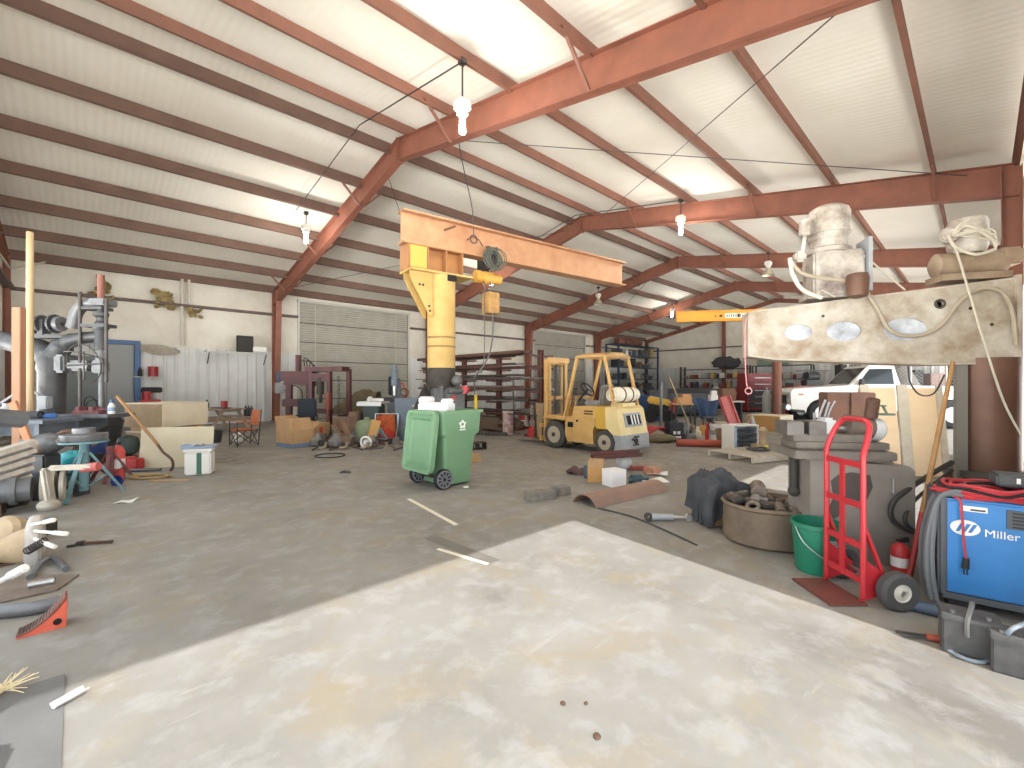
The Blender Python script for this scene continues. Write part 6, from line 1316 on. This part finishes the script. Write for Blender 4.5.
t = thing('net_chair', 'orange mesh bag chair with steel frame right of the yellow board', 'chair', foot(386, 12.2), RC)
m = MB(); m.grid(12, 12, lambda u, v: V((u - .5) * (.62 - .2 * v), -.2 + .1 * math.sin(u * 9) * .5 + .2 * v, .12 + .6 * v + .03 * math.sin(u * 14 + v * 9))); m.solid(.02); m.build('orange_sling', M('orange mesh fabric', (222, 104, 44), .8, 0, (176, 70, 36), 14, .5), t)
m = MB(); m.ball((.08, -.25, .18), (.22, .12, .17), 14); m.jitter(.02, 9); m.build('red_cushion', M('red cloth', (198, 50, 40), .8), t)
for x in (-.3, .32): MB().tube([V(x, -.3, .01), V(x, -.02, .4), V(x, .05, .74)], .016, 6, smooth=4).build('side_frame', CHROME, t)
MB().cyl((-.3, .05, .74), (.32, .05, .74), .016).build('top_rail', CHROME, t)
t = thing('folding_jack', 'light blue A shaped jack stand before the orange mesh chair', 'stand', G(380, 444), RC)
for a, b in (((-.16, 0, 0), (.0, 0, .42)), ((.3, -.05, 0), (.0, 0, .42)), ((.02, .3, 0), (0, 0, .42))): MB().bar(a, b, .045, .03).build('leg', TEAL, t)
MB().bar((-.1, 0, .15), (.2, -.03, .13), .03, .02).build('brace', TEAL, t)
# heap of machine parts, each one its own
HM = [M('grey heap casting', (146, 146, 142), .45, .3, (112, 110, 106), 7, .5), M('dark heap steel', (92, 86, 80), .55, .3, (70, 64, 60), 7, .5), M('brown heap casting', (128, 104, 86), .65, .2, (98, 80, 66), 7, .5)]
hp = [(318, 446, 0), (324, 447, 1), (330, 446, 2), (336, 447, 0), (342, 446, 3), (348, 447, 4), (353, 446, 1), (359, 447, 2), (365, 446, 3), (372, 447, 0), (322, 440, 4), (328, 440, 3), (334, 441, 1), (340, 440, 2), (346, 441, 0), (352, 440, 4), (359, 441, 1), (366, 441, 3)]
hn = ['gear_housing', 'pump_body', 'bearing_block', 'coil_of_hose', 'electric_motor']
for k, (px, py, kd) in enumerate(hp):
    m = MB(); s_ = rnd.uniform(.85, 1.2); back = py < 444
    if kd == 0: m.lathe([(.1, 0), (.16, .03), (.16, .14), (.09, .2), (.06, .28)], n=18)
    elif kd == 1: m.box((0, 0, .08), (.26, .18, .16), bev=.03).cyl((0, 0, .16), (.02, 0, .3), .06).cyl((.1, -.1, .1), (.1, -.16, .1), .04)
    elif kd == 2: m.box((0, 0, .04), (.34, .14, .08), bev=.01).pipe((0, -.07, .13), (0, .07, .13), .1, .06, 16)
    elif kd == 3: [m.torus((0, 0, .03 + .035 * i), .16 - .01 * i, .02, (.1 * i, .1, 1), 20, 6) for i in range(4)]
    else: m.lathe([(.05, -.16), (.11, -.14), (.11, .14), (.05, .17)], (0, 0, .12), (1, .2, 0), n=18).box((0, 0, .02), (.2, .18, .04)).cyl((.15, .03, .12), (.26, .05, .12), .02)
    row = 'back' if back else 'front'
    o = m.build(hn[kd], HM[k % 3], None, G(px, py), rnd.uniform(0, 6)); o.scale = (s_,) * 3
    tag(o, ('%s %s lying in the %s row of the parts heap before the presses' % (['grey', 'dark', 'brown'][k % 3], hn[kd].replace('_', ' '), row)), 'machine part', 'parts heap %s %s %s' % (hn[kd], row, k % 3))
SC2 = [(96, 92, 88), (150, 146, 140), (132, 92, 66), (70, 74, 84), (176, 160, 134), (120, 60, 54)]
for k in range(26):
    px = 316 + k * 3.5; py = (449.5, 444.5)[k % 2]; kd = k % 6; m = MB(); nm = ['steel_rod', 'angle_bracket', 'pipe_elbow', 'bearing_ring', 'flat_bar', 'cover_plate'][kd]
    if kd == 0: m.cyl((-.22, 0, .02), (.2, 0, .05), .018)
    elif kd == 1: m.box((0, 0, .012), (.24, .1, .015)).box((-.11, 0, .07), (.015, .1, .12))
    elif kd == 2: m.tube([V(-.1, 0, .04), V(0, 0, .04), V(.06, .0, .08), V(.07, 0, .17)], .035, 10, smooth=4)
    elif kd == 3: m.pipe((0, -.03, .08), (0, .03, .08), .08, .05, 18)
    elif kd == 4: m.bar((-.14, 0, .02), (.16, 0, .1), .03, .025, bev=.006)
    else: m.prism([(-.12, 0), (.14, 0), (.1, .18), (-.06, .2)], .02)
    c = SC2[(k * 5) % 6]; cn = ['dark grey', 'pale grey', 'rust brown', 'blue grey', 'tan', 'dark red'][(k * 5) % 6]
    g0 = G(px, py); g0.z = .0 if kd != 4 else .0
    tag(m.build(nm, M('scrap %s' % cn, c, .55, .2, tuple(int(v * .75) for v in c), 8, .5), None, g0, rnd.uniform(0, 6.3)), '%s %s among the scrap before the presses and machines' % (cn, nm.replace('_', ' ')), 'scrap', 'scrap %s %s' % (cn, nm))
put('white_disc', 'disc', 'white ring disc standing upright in the parts heap', MB().torus((0, 0, .16), .13, .03, (.2, 1, .1)).cyl((0, .0, .16), (0, .03, .16), .07), WHITE, G(366, 449))
# slab and torn strip at the bottom left
f0 = G(65, 675); e0 = G(60, 768)
m = MB(); m.prism([(-1.72, 3.33), (f0.x, 3.31), (f0.x + .01, 2.3), (f0.x, .4), (-1.72, .4)], .008, Matrix(((1, 0, 0, 0), (0, 0, 1, 0), (0, 1, 0, .005), (0, 0, 0, 1))))
struct(m.build('trim_6', M('dark weathered slab concrete', (112, 110, 108), .9, 0, (98, 96, 94), 3, .5)))
put('paint_strip', 'strip', 'white curled strip lying on the slab edge at bottom left', MB().grid(8, 3, lambda u, v: V((u - .5) * .13, (v - .5) * .045, .014 + .02 * (2 * v - 1) ** 2)).solid(.003), WHITE, G(70, 702), RC + R(75))
m = MB()
for k in range(34): a = rnd.uniform(0, 6.3); e_ = rnd.uniform(.05, .14); m.cyl((rnd.uniform(-.02, .02), rnd.uniform(-.02, .02), .02), (e_ * math.cos(a), e_ * math.sin(a), rnd.uniform(.005, .09)), .0035, .002, 5)
tag(m.build('straw_tuft', M('pale straw', (226, 206, 160), .8), None, G(2, 694), 0), 'tuft of pale straw at the bottom left edge', 'straw', kind='stuff')
for k, (px, py, r) in enumerate(((563, 704, .017), (586, 704, .012), (597, 737, .022))):
    m = MB(); m.ball((0, 0, .004), (r, r * .8, .006), 10); tag(m.build('dead_leaf', M('dark brown leaf', (92, 66, 46), .8), None, G(px, py), rnd.uniform(0, 3)), ['dark brown leaf at the top of three on the sunlit floor', 'tiny brown leaf right of the top leaf on the sunlit floor', 'largest dark leaf nearest the camera on the sunlit floor'][k], 'leaf')

# unseen post added past the left edge to cast a shadow on the slab
t = thing('shadow_post', 'unseen grey post with curved arm added to cast a shadow on the slab', 'post', (-.5, 2.05, 0), R(60))
MB().box((0, 0, .45), (.34, .3, .9), bev=.03).build('base_box', CAST, t); MB().cyl((0, 0, .9), (0, 0, 1.35), .06).build('post', CAST, t)
MB().tube([V(0, 0, 1.3), V(.15, -.1, 1.42), V(.38, -.18, 1.4)], .03, 8, smooth=5).build('curved_arm', CAST, t)
# ---------------------------------------------------------------- far end: racks, shelves and clutter
BR2 = M('dark blue rack paint', (52, 76, 104), .5, .1, (42, 60, 84), 4, .4)
def shelfunit(name, label, loc, rot, w, d, h, levels, mat, postw=.07, board=None):
    t = thing(name, label, 'shelf', loc, rot)
    for x in (-w / 2, w / 2):
        for y in (-d / 2, d / 2): MB().box((x, y, h / 2), (postw, postw, h)).build('post', mat, t)
    for z in levels: MB().box((0, 0, z), (w, d, .05)).build('shelf_board', board or mat, t)
    return t
PAL = [(196, 190, 176), (150, 60, 54), (70, 84, 110), (200, 168, 96), (112, 112, 112), (222, 218, 208), (60, 62, 66), (146, 112, 82), (96, 118, 104), (178, 178, 184)]
PN = ['cream', 'red', 'blue', 'tan', 'grey', 'white', 'black', 'brown', 'green', 'silver']
def fill(t, w, d, levels, gap, what, seed, hs=(.2, .5), n=7, grp=''):
    """every piece on every shelf is its own thing"""
    r = random.Random(seed); mt = Matrix.Translation(t.location) @ Matrix.Rotation(t.rotation_euler.z, 4, 'Z')
    seen = {}
    for li, z in enumerate(levels):
        x = -w / 2 + .12
        while x < w / 2 - .25:
            bw = r.uniform(.22, .5); h = r.uniform(*hs); c = r.randrange(len(PAL)); kd = r.randrange(4); m = MB()
            if kd == 0: m.box((0, 0, h / 2), (bw, d * .6, h), bev=.02); nm = 'carton'
            elif kd == 1: m.lathe([(bw * .36, 0), (bw * .4, .02), (bw * .4, h * .85), (bw * .3, h)], n=14); nm = 'can'
            elif kd == 2: m.prism([(-bw / 2, 0), (bw / 2, 0), (bw / 2, h * .6), (bw * .3, h * .9), (-bw / 2, h * .6)], d * .5); nm = 'parts_bin'
            else: m.lathe([(bw * .2, -d * .25), (bw * .38, -d * .2), (bw * .38, d * .2), (bw * .15, d * .3)], (0, 0, bw * .38), (0, 1, 0), n=14); m.box((0, 0, .03), (bw * .6, d * .3, .06)); nm = 'motor'
            o = m.build(nm, M('shelf goods %s' % PN[c], PAL[c], .6, 0, tuple(int(v * .8) for v in PAL[c]), 5, .4), None, mt @ V(x + bw / 2, r.uniform(-.06, .06), z + .026), t.rotation_euler.z)
            lev = ['lowest', 'second', 'third', 'fourth', 'top'][min(li, 4)]
            tag(o, '%s %s on the %s board of %s' % (PN[c], nm.replace('_', ' '), lev, what), nm.replace('_', ' '), '%s %s, %s board, %s' % (PN[c], nm, lev, grp)); x += bw + r.uniform(*gap)
# blue pallet rack along the left wall in the last bay
t = shelfunit('pallet_rack', 'tall dark blue pallet rack along the left wall behind the forklift', (32.4, 19.6, 0), 0, 6.0, 1.1, 4.7, (1.0, 2.0, 2.95, 3.85), BR2, .12)
fill(t, 5.8, 1.1, (1.0, 2.0, 2.95, 3.85), (.1, .5), 'the dark blue pallet rack', 5, (.3, .75), grp='pallet rack')
MB().box((0, 0, 4.7), (6, 1.1, .05)).build('top_board', BR2, t)
for k in range(4): put('rolled_hose', 'roll', 'rust red roll lying on top of the dark blue pallet rack', MB().cyl((-.4, 0, .25), (.4, 0, .25), .25, n=18), M('rust red roll', (130, 76, 62), .7), V(30.4 + .95 * k, 19.6, 4.73), R(6 * k), 'rolls on the pallet rack')
# shelves before the end wall
t = shelfunit('storage_shelf', 'brown open shelf full of goods before the end wall', (35.3, 14.3, 0), R(-90), 5.0, .7, 3.0, (.5, 1.3, 2.05, 2.75), M('dark brown shelf', (96, 74, 58), .7), .12)
fill(t, 4.9, .7, (.5, 1.3, 2.05), (.03, .15), 'the brown shelf before the end wall', 8, (.25, .55), grp='brown shelf')
t = shelfunit('storage_shelf', 'dark steel shelf right of the brown shelf before the end wall', (35.3, 9.6, 0), R(-90), 3.6, .7, 2.9, (.5, 1.2, 1.95, 2.9), M('dark steel shelf', (62, 64, 68), .6), .08)
fill(t, 3.5, .7, (.5, 1.2, 1.95), (.03, .15), 'the dark steel shelf before the end wall', 9, (.25, .5), grp='steel shelf')
t = thing('wall_heater', 'grey green louvred heater cabinet on top of the dark steel shelf', 'heater', (35.3, 10.2, 2.93), R(-90))
MB().box((0, 0, .65), (1.9, .6, 1.3), bev=.03).build('case', M('grey green paint', (118, 132, 118), .6), t)
m = MB()
for k in range(7): m.box((-.4, -.31, .35 + k * .1), (.8, .03, .05))
m.build('louvres', DARK, t)
put('tarp_bundle', 'bundle', 'dark tarp bundle heaped on top of the brown shelf', MB().ball((0, 0, .45), (1.1, .35, .45), 16).jitter(.1, 4), M('dark bundle cloth', (66, 64, 68), .9), V(35.3, 13.4, 2.78), R(-90))
t = thing('tool_chest', 'wide maroon tool chest before the end wall left of the truck', 'tool chest', foot(757, 26), RC + R(20))
MB().box((0, 0, 1.15), (2.3, .7, 2.1), bev=.02).build('chest_body', M('maroon chest paint', (146, 44, 50), .45), t)
for k in range(5): d_ = MB().box((0, -.36, .4 + k * .36), (2.1, .03, .32)).build('drawer', M('maroon chest paint' if k > 2 else 'dark cabinet paint'), t); MB().box((0, -.385, .5 + k * .36), (1.2, .02, .03)).build('handle', CHROME, d_)
for x in (-1, 1): MB().box((x, 0, .06), (.12, .5, .12)).build('caster', BLACK, t)
t = thing('tool_chest', 'red low cabinet right behind the hood of the white truck', 'tool chest', foot(812, 23.5), RC)
MB().box((0, 0, .75), (2.4, .8, 1.5), bev=.03).build('chest_body', M('strong red chest paint', (176, 40, 44), .45), t)
for k in range(3): MB().box((0, -.41, .3 + k * .42), (2.2, .03, .38)).build('drawer', M('strong red chest paint'), t)
put('dark_machine', 'machine', 'dark compressor on top of the red low cabinet', MB().box((0, 0, .15), (.9, .5, .3), bev=.04).cyl((-.3, 0, .5), (.3, 0, .5), .22).box((0, 0, .78), (1.6, .1, .05)).box((0, 0, .65), (.1, .1, .25)), DARK, foot(812, 23.5, 1.5))
# orange bridge of a second jib
OJ = M('orange crane paint', (238, 160, 40), .45, 0, (228, 150, 34), 2, .4)
oa, ob = at(680, 313, 17.5), at(830, 318, 16.5)
JC = thing('jib_crane', 'bright orange jib crane on a brown post in the right background', 'crane', foot(777, 16.9), RC + R(-9))
MB().lathe([(.16, 0), (.16, 4.0), (.13, 4.05)], n=24).lathe([(.35, 0), (.35, .03)], n=24).build('post', M('rust brown post', (122, 74, 58), .6, .1), JC)
m = MB(); m.box((-.9, 0, 4.18), (5.5, .02, .38)); m.box((-.9, 0, 4.37), (5.5, .24, .03)); m.box((-.9, 0, 3.99), (5.5, .24, .03)); m.box((-3.62, 0, 4.18), (.03, .24, .38)); m.build('boom', OJ, JC)
MB().box((-1.4, -.02, 4.18), (.9, .02, .17)).build('name_plate', WHITE, JC)
m = MB()
for k, x in enumerate((-1.78, -1.7, -1.62, -1.54, -1.46, -1.3, -1.22, -1.14, -1.06)): m.box((x, -.033, 4.18), (.045, .008, .1))
m.build('plate_lettering', M('grey plate lettering', (120, 110, 100), .6), JC)
MB().box((-1.37, -.034, 4.18), (.08, .008, .14)).build('plate_mark', BLACK, JC)
m = MB(); m.box((-2.0, -.03, 4.18), (.1, .02, .08)); m.box((-2.2, -.03, 4.17), (.05, .02, .05)); m.build('boom_bolt', CHAR, JC)
put('gas_cylinder', 'cylinder', 'tall grey gas cylinder standing right of the red ramp', MB().lathe([(.16, 0), (.17, .02), (.17, 1.1), (.1, 1.28), (.04, 1.32), (.04, 1.42), (.06, 1.43)], n=20), M('grey cylinder paint', (168, 172, 170), .5), foot(767, 18.5))
t = thing('wooden_crate', 'low wooden crate with brown end before the white truck', 'crate', foot(770, 15.2), RC + R(40))
m = MB(); m.box((0, -.5, .26), (1.15, .03, .5)); m.box((0, .5, .26), (1.15, .03, .5)); m.box((0, 0, .5), (1.15, 1.0, .03)); m.build('side_panel', CR2, t)
for x in (-.57, .57): MB().box((x, 0, .26), (.03, 1.0, .5)).build('end_panel', M('golden brown plywood', (190, 140, 76), .7), t)
# pallet with a drawer unit on it
pl = thing('wooden_pallet', 'grey white wooden pallet lying at the edge of the sunlight', 'pallet', G(750, 458), RC + R(24))
PW = M('grey white pallet wood', (212, 202, 186), .8, 0, (178, 166, 148), 5, .5)
for k in range(6): MB().box((-.52 + k * .208, 0, .125), (.12, 1.1, .02)).build('deck_board', PW, pl)
for y in (-.52, 0, .52): MB().box((0, y, .065), (1.2, .05, .1)).build('stringer', PW, pl)
t = thing('drawer_unit', 'white metal unit with dark open drawers beside the pallet', 'drawers', G(740, 450), RC + R(14))
m = MB(); m.box((-.32, 0, .3), (.04, .4, .6)); m.box((.32, 0, .3), (.04, .4, .6)); m.box((0, 0, .59), (.66, .42, .03)); m.box((0, .19, .3), (.64, .02, .58)); m.box((0, 0, .02), (.64, .4, .03)); m.build('case', WHITE, t)
for k in range(4): MB().box((0, -.18, .12 + k * .13), (.58, .05, .03)).box((0, -.02, .07 + k * .13), (.58, .36, .015)).build('drawer', M('dark slate drawer', (70, 80, 92), .5), t)
m = MB(); m.box((-.3, -.21, .3), (.06, .02, .6)); m.build('blue_edge', M('pale blue metal', (150, 172, 190), .5), t)
put('wooden_stump', 'post', 'upright pale wooden piece beside the white drawer unit', MB().lathe([(.1, 0), (.08, .1), (.07, .4), (.1, .5), (.05, .58)], n=10).box((-.14, 0, .1), (.2, .2, .2), bev=.03), M('pale worn timber', (196, 172, 134), .8, 0, (160, 134, 100), 5, .5), G(763, 453))
put('cable_heap', 'cable', 'loose coil of dark cable on the pallet', MB().tube([V(.28 * math.cos(a * .8) * (1 - a * .012), .2 * math.sin(a * .83), .02 + .006 * (a % 5)) for a in range(34)], .014, 6, smooth=3), DARK, pl.location + V(.25, -.1, .14))
put('yellow_case', 'case', 'bright yellow case on the right end of the pallet', MB().box((0, 0, .05), (.34, .2, .1), bev=.02), M('bright lime yellow', (214, 214, 70), .5), pl.location + rq @ V(.62, .2, .137), RC)
put('curved_sheet', 'sheet', 'curved brown plate leaning left of the white drawer unit', MB().grid(8, 6, lambda u, v: V((u - .5) * .34, .12 * math.sin(u * 3.1) + .12 * v, v * .42)).solid(.02), BW, G(724, 446))
# red tube, white drum and small things in the middle
put('red_tube', 'tube', 'long rust red tube lying across the floor in the background', MB().pipe((-.62, 0, .09), (.62, 0, .09), .09, .075, 20), M('rust red tube', (182, 78, 56), .6, .1, (156, 66, 48), 4, .5), G(703, 447), RC + R(-14))
t = thing('bucket', 'white bucket standing behind the rust red tube', 'bucket', foot(717, 12.2), RC)
MB().lathe([(.15, 0), (.18, .4), (.19, .4), (.19, .44), (.17, .44), (.14, .03)], n=24).build('body', M('white grey bucket', (214, 216, 214), .5), t); m = MB(); m.lathe([(.172, .18), (.182, .3)], n=24, cap=False); m.build('label_band', M('dull grey label', (150, 158, 160), .6), t)
t = thing('bottle_jack', 'small red jack in front of the white bucket', 'jack', G(707, 441), RC)
MB().lathe([(.08, 0), (.08, .03), (.05, .05), (.05, .3), (.03, .32), (.03, .5)], n=16).build('body', REDP, t)
put('black_charger', 'charger', 'black battery charger with white print on the floor', MB().box((0, 0, .26), (.44, .3, .52), bev=.03).box((0, 0, .55), (.2, .04, .05)), M('black case', (40, 42, 48), .5), G(674, 441), RC + R(8))
bcl = foot(674, 1) * 0 + G(674, 441)
put('charger_print', 'label', 'white printed label on the black battery charger', MB().box((-.06, 0, 0), (.08, .006, .08)).box((.06, 0, 0), (.08, .006, .08)).box((0, 0, -.12), (.24, .006, .05)), WHITE, bcl + Matrix.Rotation(RC + R(8), 3, 'Z') @ V(0, -.154, .24), RC + R(8))
put('silver_motor', 'motor', 'silver cylinder motor right of the black battery charger', MB().lathe([(.1, 0), (.14, .02), (.14, .4), (.1, .5), (.04, .54)], n=20), CAST2, G(684, 440))
put('red_hood', 'hood', 'bent red sheet hood lying left of the black charger', MB().grid(12, 6, lambda u, v: V((u - .5) * .85, (v - .5) * .5, .1 + .26 * math.sin(min(1, u + .15) * 2.6) + .03 * math.sin(v * 9))).solid(.03), REDP, G(657, 440), RC + R(18))
put('tool_bag', 'bag', 'olive brown bag under the red sheet hood', MB().ball((0, 0, .1), (.45, .25, .12), 14).jitter(.02, 2), M('olive brown cloth', (120, 108, 80), .9), G(657, 442) + V(.0, -.1, 0))
MS = [(690, 441, 'grey_valve', 'grey valve casting left of the rust red tube', HM[0]), (697, 437, 'cream_block', 'cream wooden block behind the rust red tube', CR2), (694, 434, 'dark_coil', 'dark hose coil behind the rust red tube', BLACK), (688, 432, 'brown_casting', 'brown casting behind the silver motor', HM[2]), (703, 434, 'yellow_can', 'yellowish can behind the rust red tube', YEL)]
for k, (px, py, nm, lb, mt_) in enumerate(MS):
    m = MB()
    if 'coil' in nm: [m.torus((0, 0, .03 + .03 * i), .2, .018, (.1, .05, 1)) for i in range(3)]
    elif 'can' in nm: m.lathe([(.09, 0), (.09, .24), (.03, .28)], n=14)
    else: m.box((0, 0, .1), (.3, .2, .2), bev=.03).cyl((.1, 0, .2), (.1, 0, .3), .05)
    put(nm, nm.split('_')[1], lb, m, mt_, G(px, py), RC + k)
# machines and furniture further back
t = thing('garden_tiller', 'yellow hooded engine with dark wheels behind the forklift', 'engine', foot(659, 18.5), RC + R(-20))
m = MB(); m.box((0, 0, .85), (.9, .5, .3), (0, R(12), 0), .06); m.build('hood', M('strong yellow paint', (226, 178, 50), .45), t)
m = MB(); m.box((0, 0, .5), (.8, .45, .5), bev=.05); m.cyl((.2, -.3, .6), (.2, -.2, .6), .14); m.build('engine', BLACK, t)
for x in (-.35, .35): MB().lathe([(.1, -.08), (.24, -.08), (.27, 0), (.24, .08), (.1, .08)], (x, -.26, .27), (0, 1, 0), n=22).build('wheel', BLACK, t)
put('steel_post', 'post', 'thin grey steel post standing alone behind the forklift', MB().cyl((0, 0, 0), (0, 0, 1.55), .05).cyl((0, 0, 0), (0, 0, .02), .2).ball((0, 0, 1.57), .07), CAST2, foot(661, 16.5))
put('red_jerry_can', 'can', 'red fuel can standing right of the thin steel post', MB().box((0, 0, .4), (.5, .24, .8), bev=.05).cyl((.15, 0, .8), (.22, 0, .9), .04), M('deep red paint'), foot(670, 19.6), RC + R(15))
put('long_broom', 'broom', 'long pale broom handle leaning right of the red fuel can', MB().cyl((-.35, .2, 1.75), (.28, 0, .1), .022).box((.3, 0, .06), (.4, .08, .1), (0, 0, .2), .02), M('pale round wood'), foot(682, 15.5))
t = thing('saw_horse_table', 'small table with tan wooden block left of the blue denim chair', 'table', foot(683, 17.5), RC)
MB().box((0, 0, .78), (.95, .5, .05)).build('top', WOOD, t)
for x in (-.38, .38):
    for y in (-.2, .2): MB().bar((x, y, 0), (x * .9, y, .77), .05, .05).build('leg', DARK, t)
put('wood_block', 'block', 'tan stepped wooden block on the small table', MB().box((0, 0, .12), (.6, .3, .24), bev=.01).box((.1, 0, .3), (.34, .3, .14), bev=.01), M('tan orange wood', (206, 150, 92), .7), foot(683, 17.5, .807))
put('culvert_pipe', 'pipe', 'ribbed blue grey culvert pipe lying behind the small table', MB().lathe(sum([[(.5, -.9 + k * .12), (.56, -.84 + k * .12)] for k in range(15)], []), (0, 0, .57), (1, 0, 0), n=26), M('blue grey ribbed plastic', (108, 122, 134), .5), foot(688, 22), RC + R(5))
put('culvert_stand', 'stand', 'dark trestle rack behind the ribbed culvert pipe', MB().box((0, 0, .5), (3.2, .5, .1)).box((-1.4, 0, .25), (.1, .5, .5)).box((1.4, 0, .25), (.1, .5, .5)).box((0, .3, .9), (3.2, .05, .9)), DARK, foot(700, 24))
t = thing('denim_chair', 'steel chair with blue denim jacket hung over it in the background', 'chair', foot(706, 14.8), RC + R(10))
for x in (-.24, .24):
    for y in (-.22, .22): MB().cyl((x, y, 0), (x, y, .46 if y < 0 else 1.0), .016).build('leg', STEEL, t)
MB().box((0, 0, .47), (.52, .5, .04), bev=.01).build('seat', STEEL, t)
m = MB(); m.grid(16, 12, lambda u, v: V((u - .5) * (1.0 - .62 * v), -.1 + .06 * math.sin(u * 12) + .1 * (1 - v), 1.05 - .62 * v + .05 * math.sin(u * 7 + v * 4))); m.solid(.03); m.build('denim_cloth', M('blue denim', (58, 84, 122), .9, 0, (42, 60, 92), 6, .5), t)
put('red_ramp', 'ramp', 'bright pinkish red ramp standing tilted behind the white drawer unit', MB().box((0, 0, .62), (.42, .06, 1.25), bev=.02).box((-.18, -.05, .62), (.04, .06, 1.2)).box((.18, -.05, .62), (.04, .06, 1.2)), M('pinkish red paint', (222, 80, 84), .5), foot(738, 13.2), (R(-14), R(-12), RC + R(20)))
t = thing('work_table', 'white topped work table behind the red ramp', 'table', foot(724, 18.5), RC)
MB().box((0, 0, .85), (1.4, .6, .05)).build('top', WHITE, t)
for x in (-.6, .6): MB().box((x, 0, .42), (.06, .5, .84)).build('leg', DARK, t)
put('brown_box', 'box', 'brown cardboard box standing on the white topped table', MB().box((0, 0, .25), (.55, .4, .5), bev=.01), M('dull brown box', (136, 98, 76), .8), foot(727, 18.5, .88))
put('white_papers', 'papers', 'white box pile left of the brown box on the table', MB().box((0, 0, .13), (.3, .3, .26), bev=.02).box((.02, 0, .34), (.22, .22, .16), bev=.02), WHITE, foot(713, 18.5, .88))
put('red_creeper', 'creeper', 'pinkish red low creeper board under the white topped table', MB().box((0, 0, .1), (1.3, .5, .06), bev=.02).cyl((-.5, -.2, .04), (-.5, .2, .04), .04).cyl((.5, -.2, .04), (.5, .2, .04), .04), M('pinkish red paint'), foot(722, 15.6))
put('cream_bucket', 'bucket', 'cream bucket left of the grey bucket in the background', MB().lathe([(.15, 0), (.19, .36), (.2, .36), (.18, .36), (.14, .02)], n=20), M('cream plastic'), foot(721, 14.3))
put('grey_bucket', 'bucket', 'blue grey bucket right of the cream bucket in the background', MB().lathe([(.15, 0), (.19, .36), (.2, .36), (.18, .36), (.14, .02)], n=20), M('blue grey ribbed plastic'), foot(731, 14.4))
tripod(752, 432, .6, .22, 'small pale tripod stand right of the red ramp', M('pale grey paint', (188, 190, 188), .5), .03, 20)
put('dark_bench', 'bench', 'long dark bench before the far shelves behind the red ramp', MB().box((0, 0, .9), (4.2, .7, .08)).box((-2, 0, .45), (.1, .6, .9)).box((2, 0, .45), (.1, .6, .9)).box((0, .2, .45), (4.0, .04, .7)), DARK, foot(738, 27), RC + R(12))
for k, (px, c, kd) in enumerate(((700, 6, 0), (709, 5, 1), (716, 1, 0), (722, 9, 2), (729, 1, 1), (736, 9, 0), (742, 2, 1), (748, 6, 2), (694, 7, 1))):
    m = MB(); h = .3 + .08 * (k % 3)
    if kd == 0: m.box((0, 0, h / 2), (.6, .4, h), bev=.03)
    elif kd == 1: m.lathe([(.18, 0), (.2, .02), (.2, h), (.12, h + .1)], n=16)
    else: m.box((0, 0, h * .3), (.6, .4, h * .6), bev=.04).cyl((-.15, 0, h * .6), (.15, 0, h), .12)
    lc = (V(0, 0, .94) + foot(738, 27) + Matrix.Rotation(RC + R(12), 3, 'Z') @ V(-2.0 + k * .5, 0, 0))
    put(('tool_case', 'paint_pail', 'bench_grinder')[kd], ('case', 'pail', 'grinder')[kd], '%s %s on the long dark bench, number %s from its left end' % (PN[c], ('tool case', 'paint pail', 'bench grinder')[kd], ['one', 'two', 'three', 'four', 'five', 'six', 'seven', 'eight', 'nine'][k]), m, M('shelf goods %s' % PN[c], PAL[c], .6), lc, RC + R(12))
t = thing('blue_machine', 'dark blue engine stand machine right of the forklift tank', 'machine', foot(646, 19.5), RC)
m = MB(); m.box((0, 0, .55), (1.3, .6, 1.1), bev=.04); m.build('body', M('dark blue paint', (44, 74, 122), .5), t); m = MB(); m.cyl((-.3, -.1, 1.1), (-.3, -.1, 1.45), .12); m.box((.3, 0, 1.2), (.5, .4, .2), bev=.04); m.build('top_gear', DARK, t)
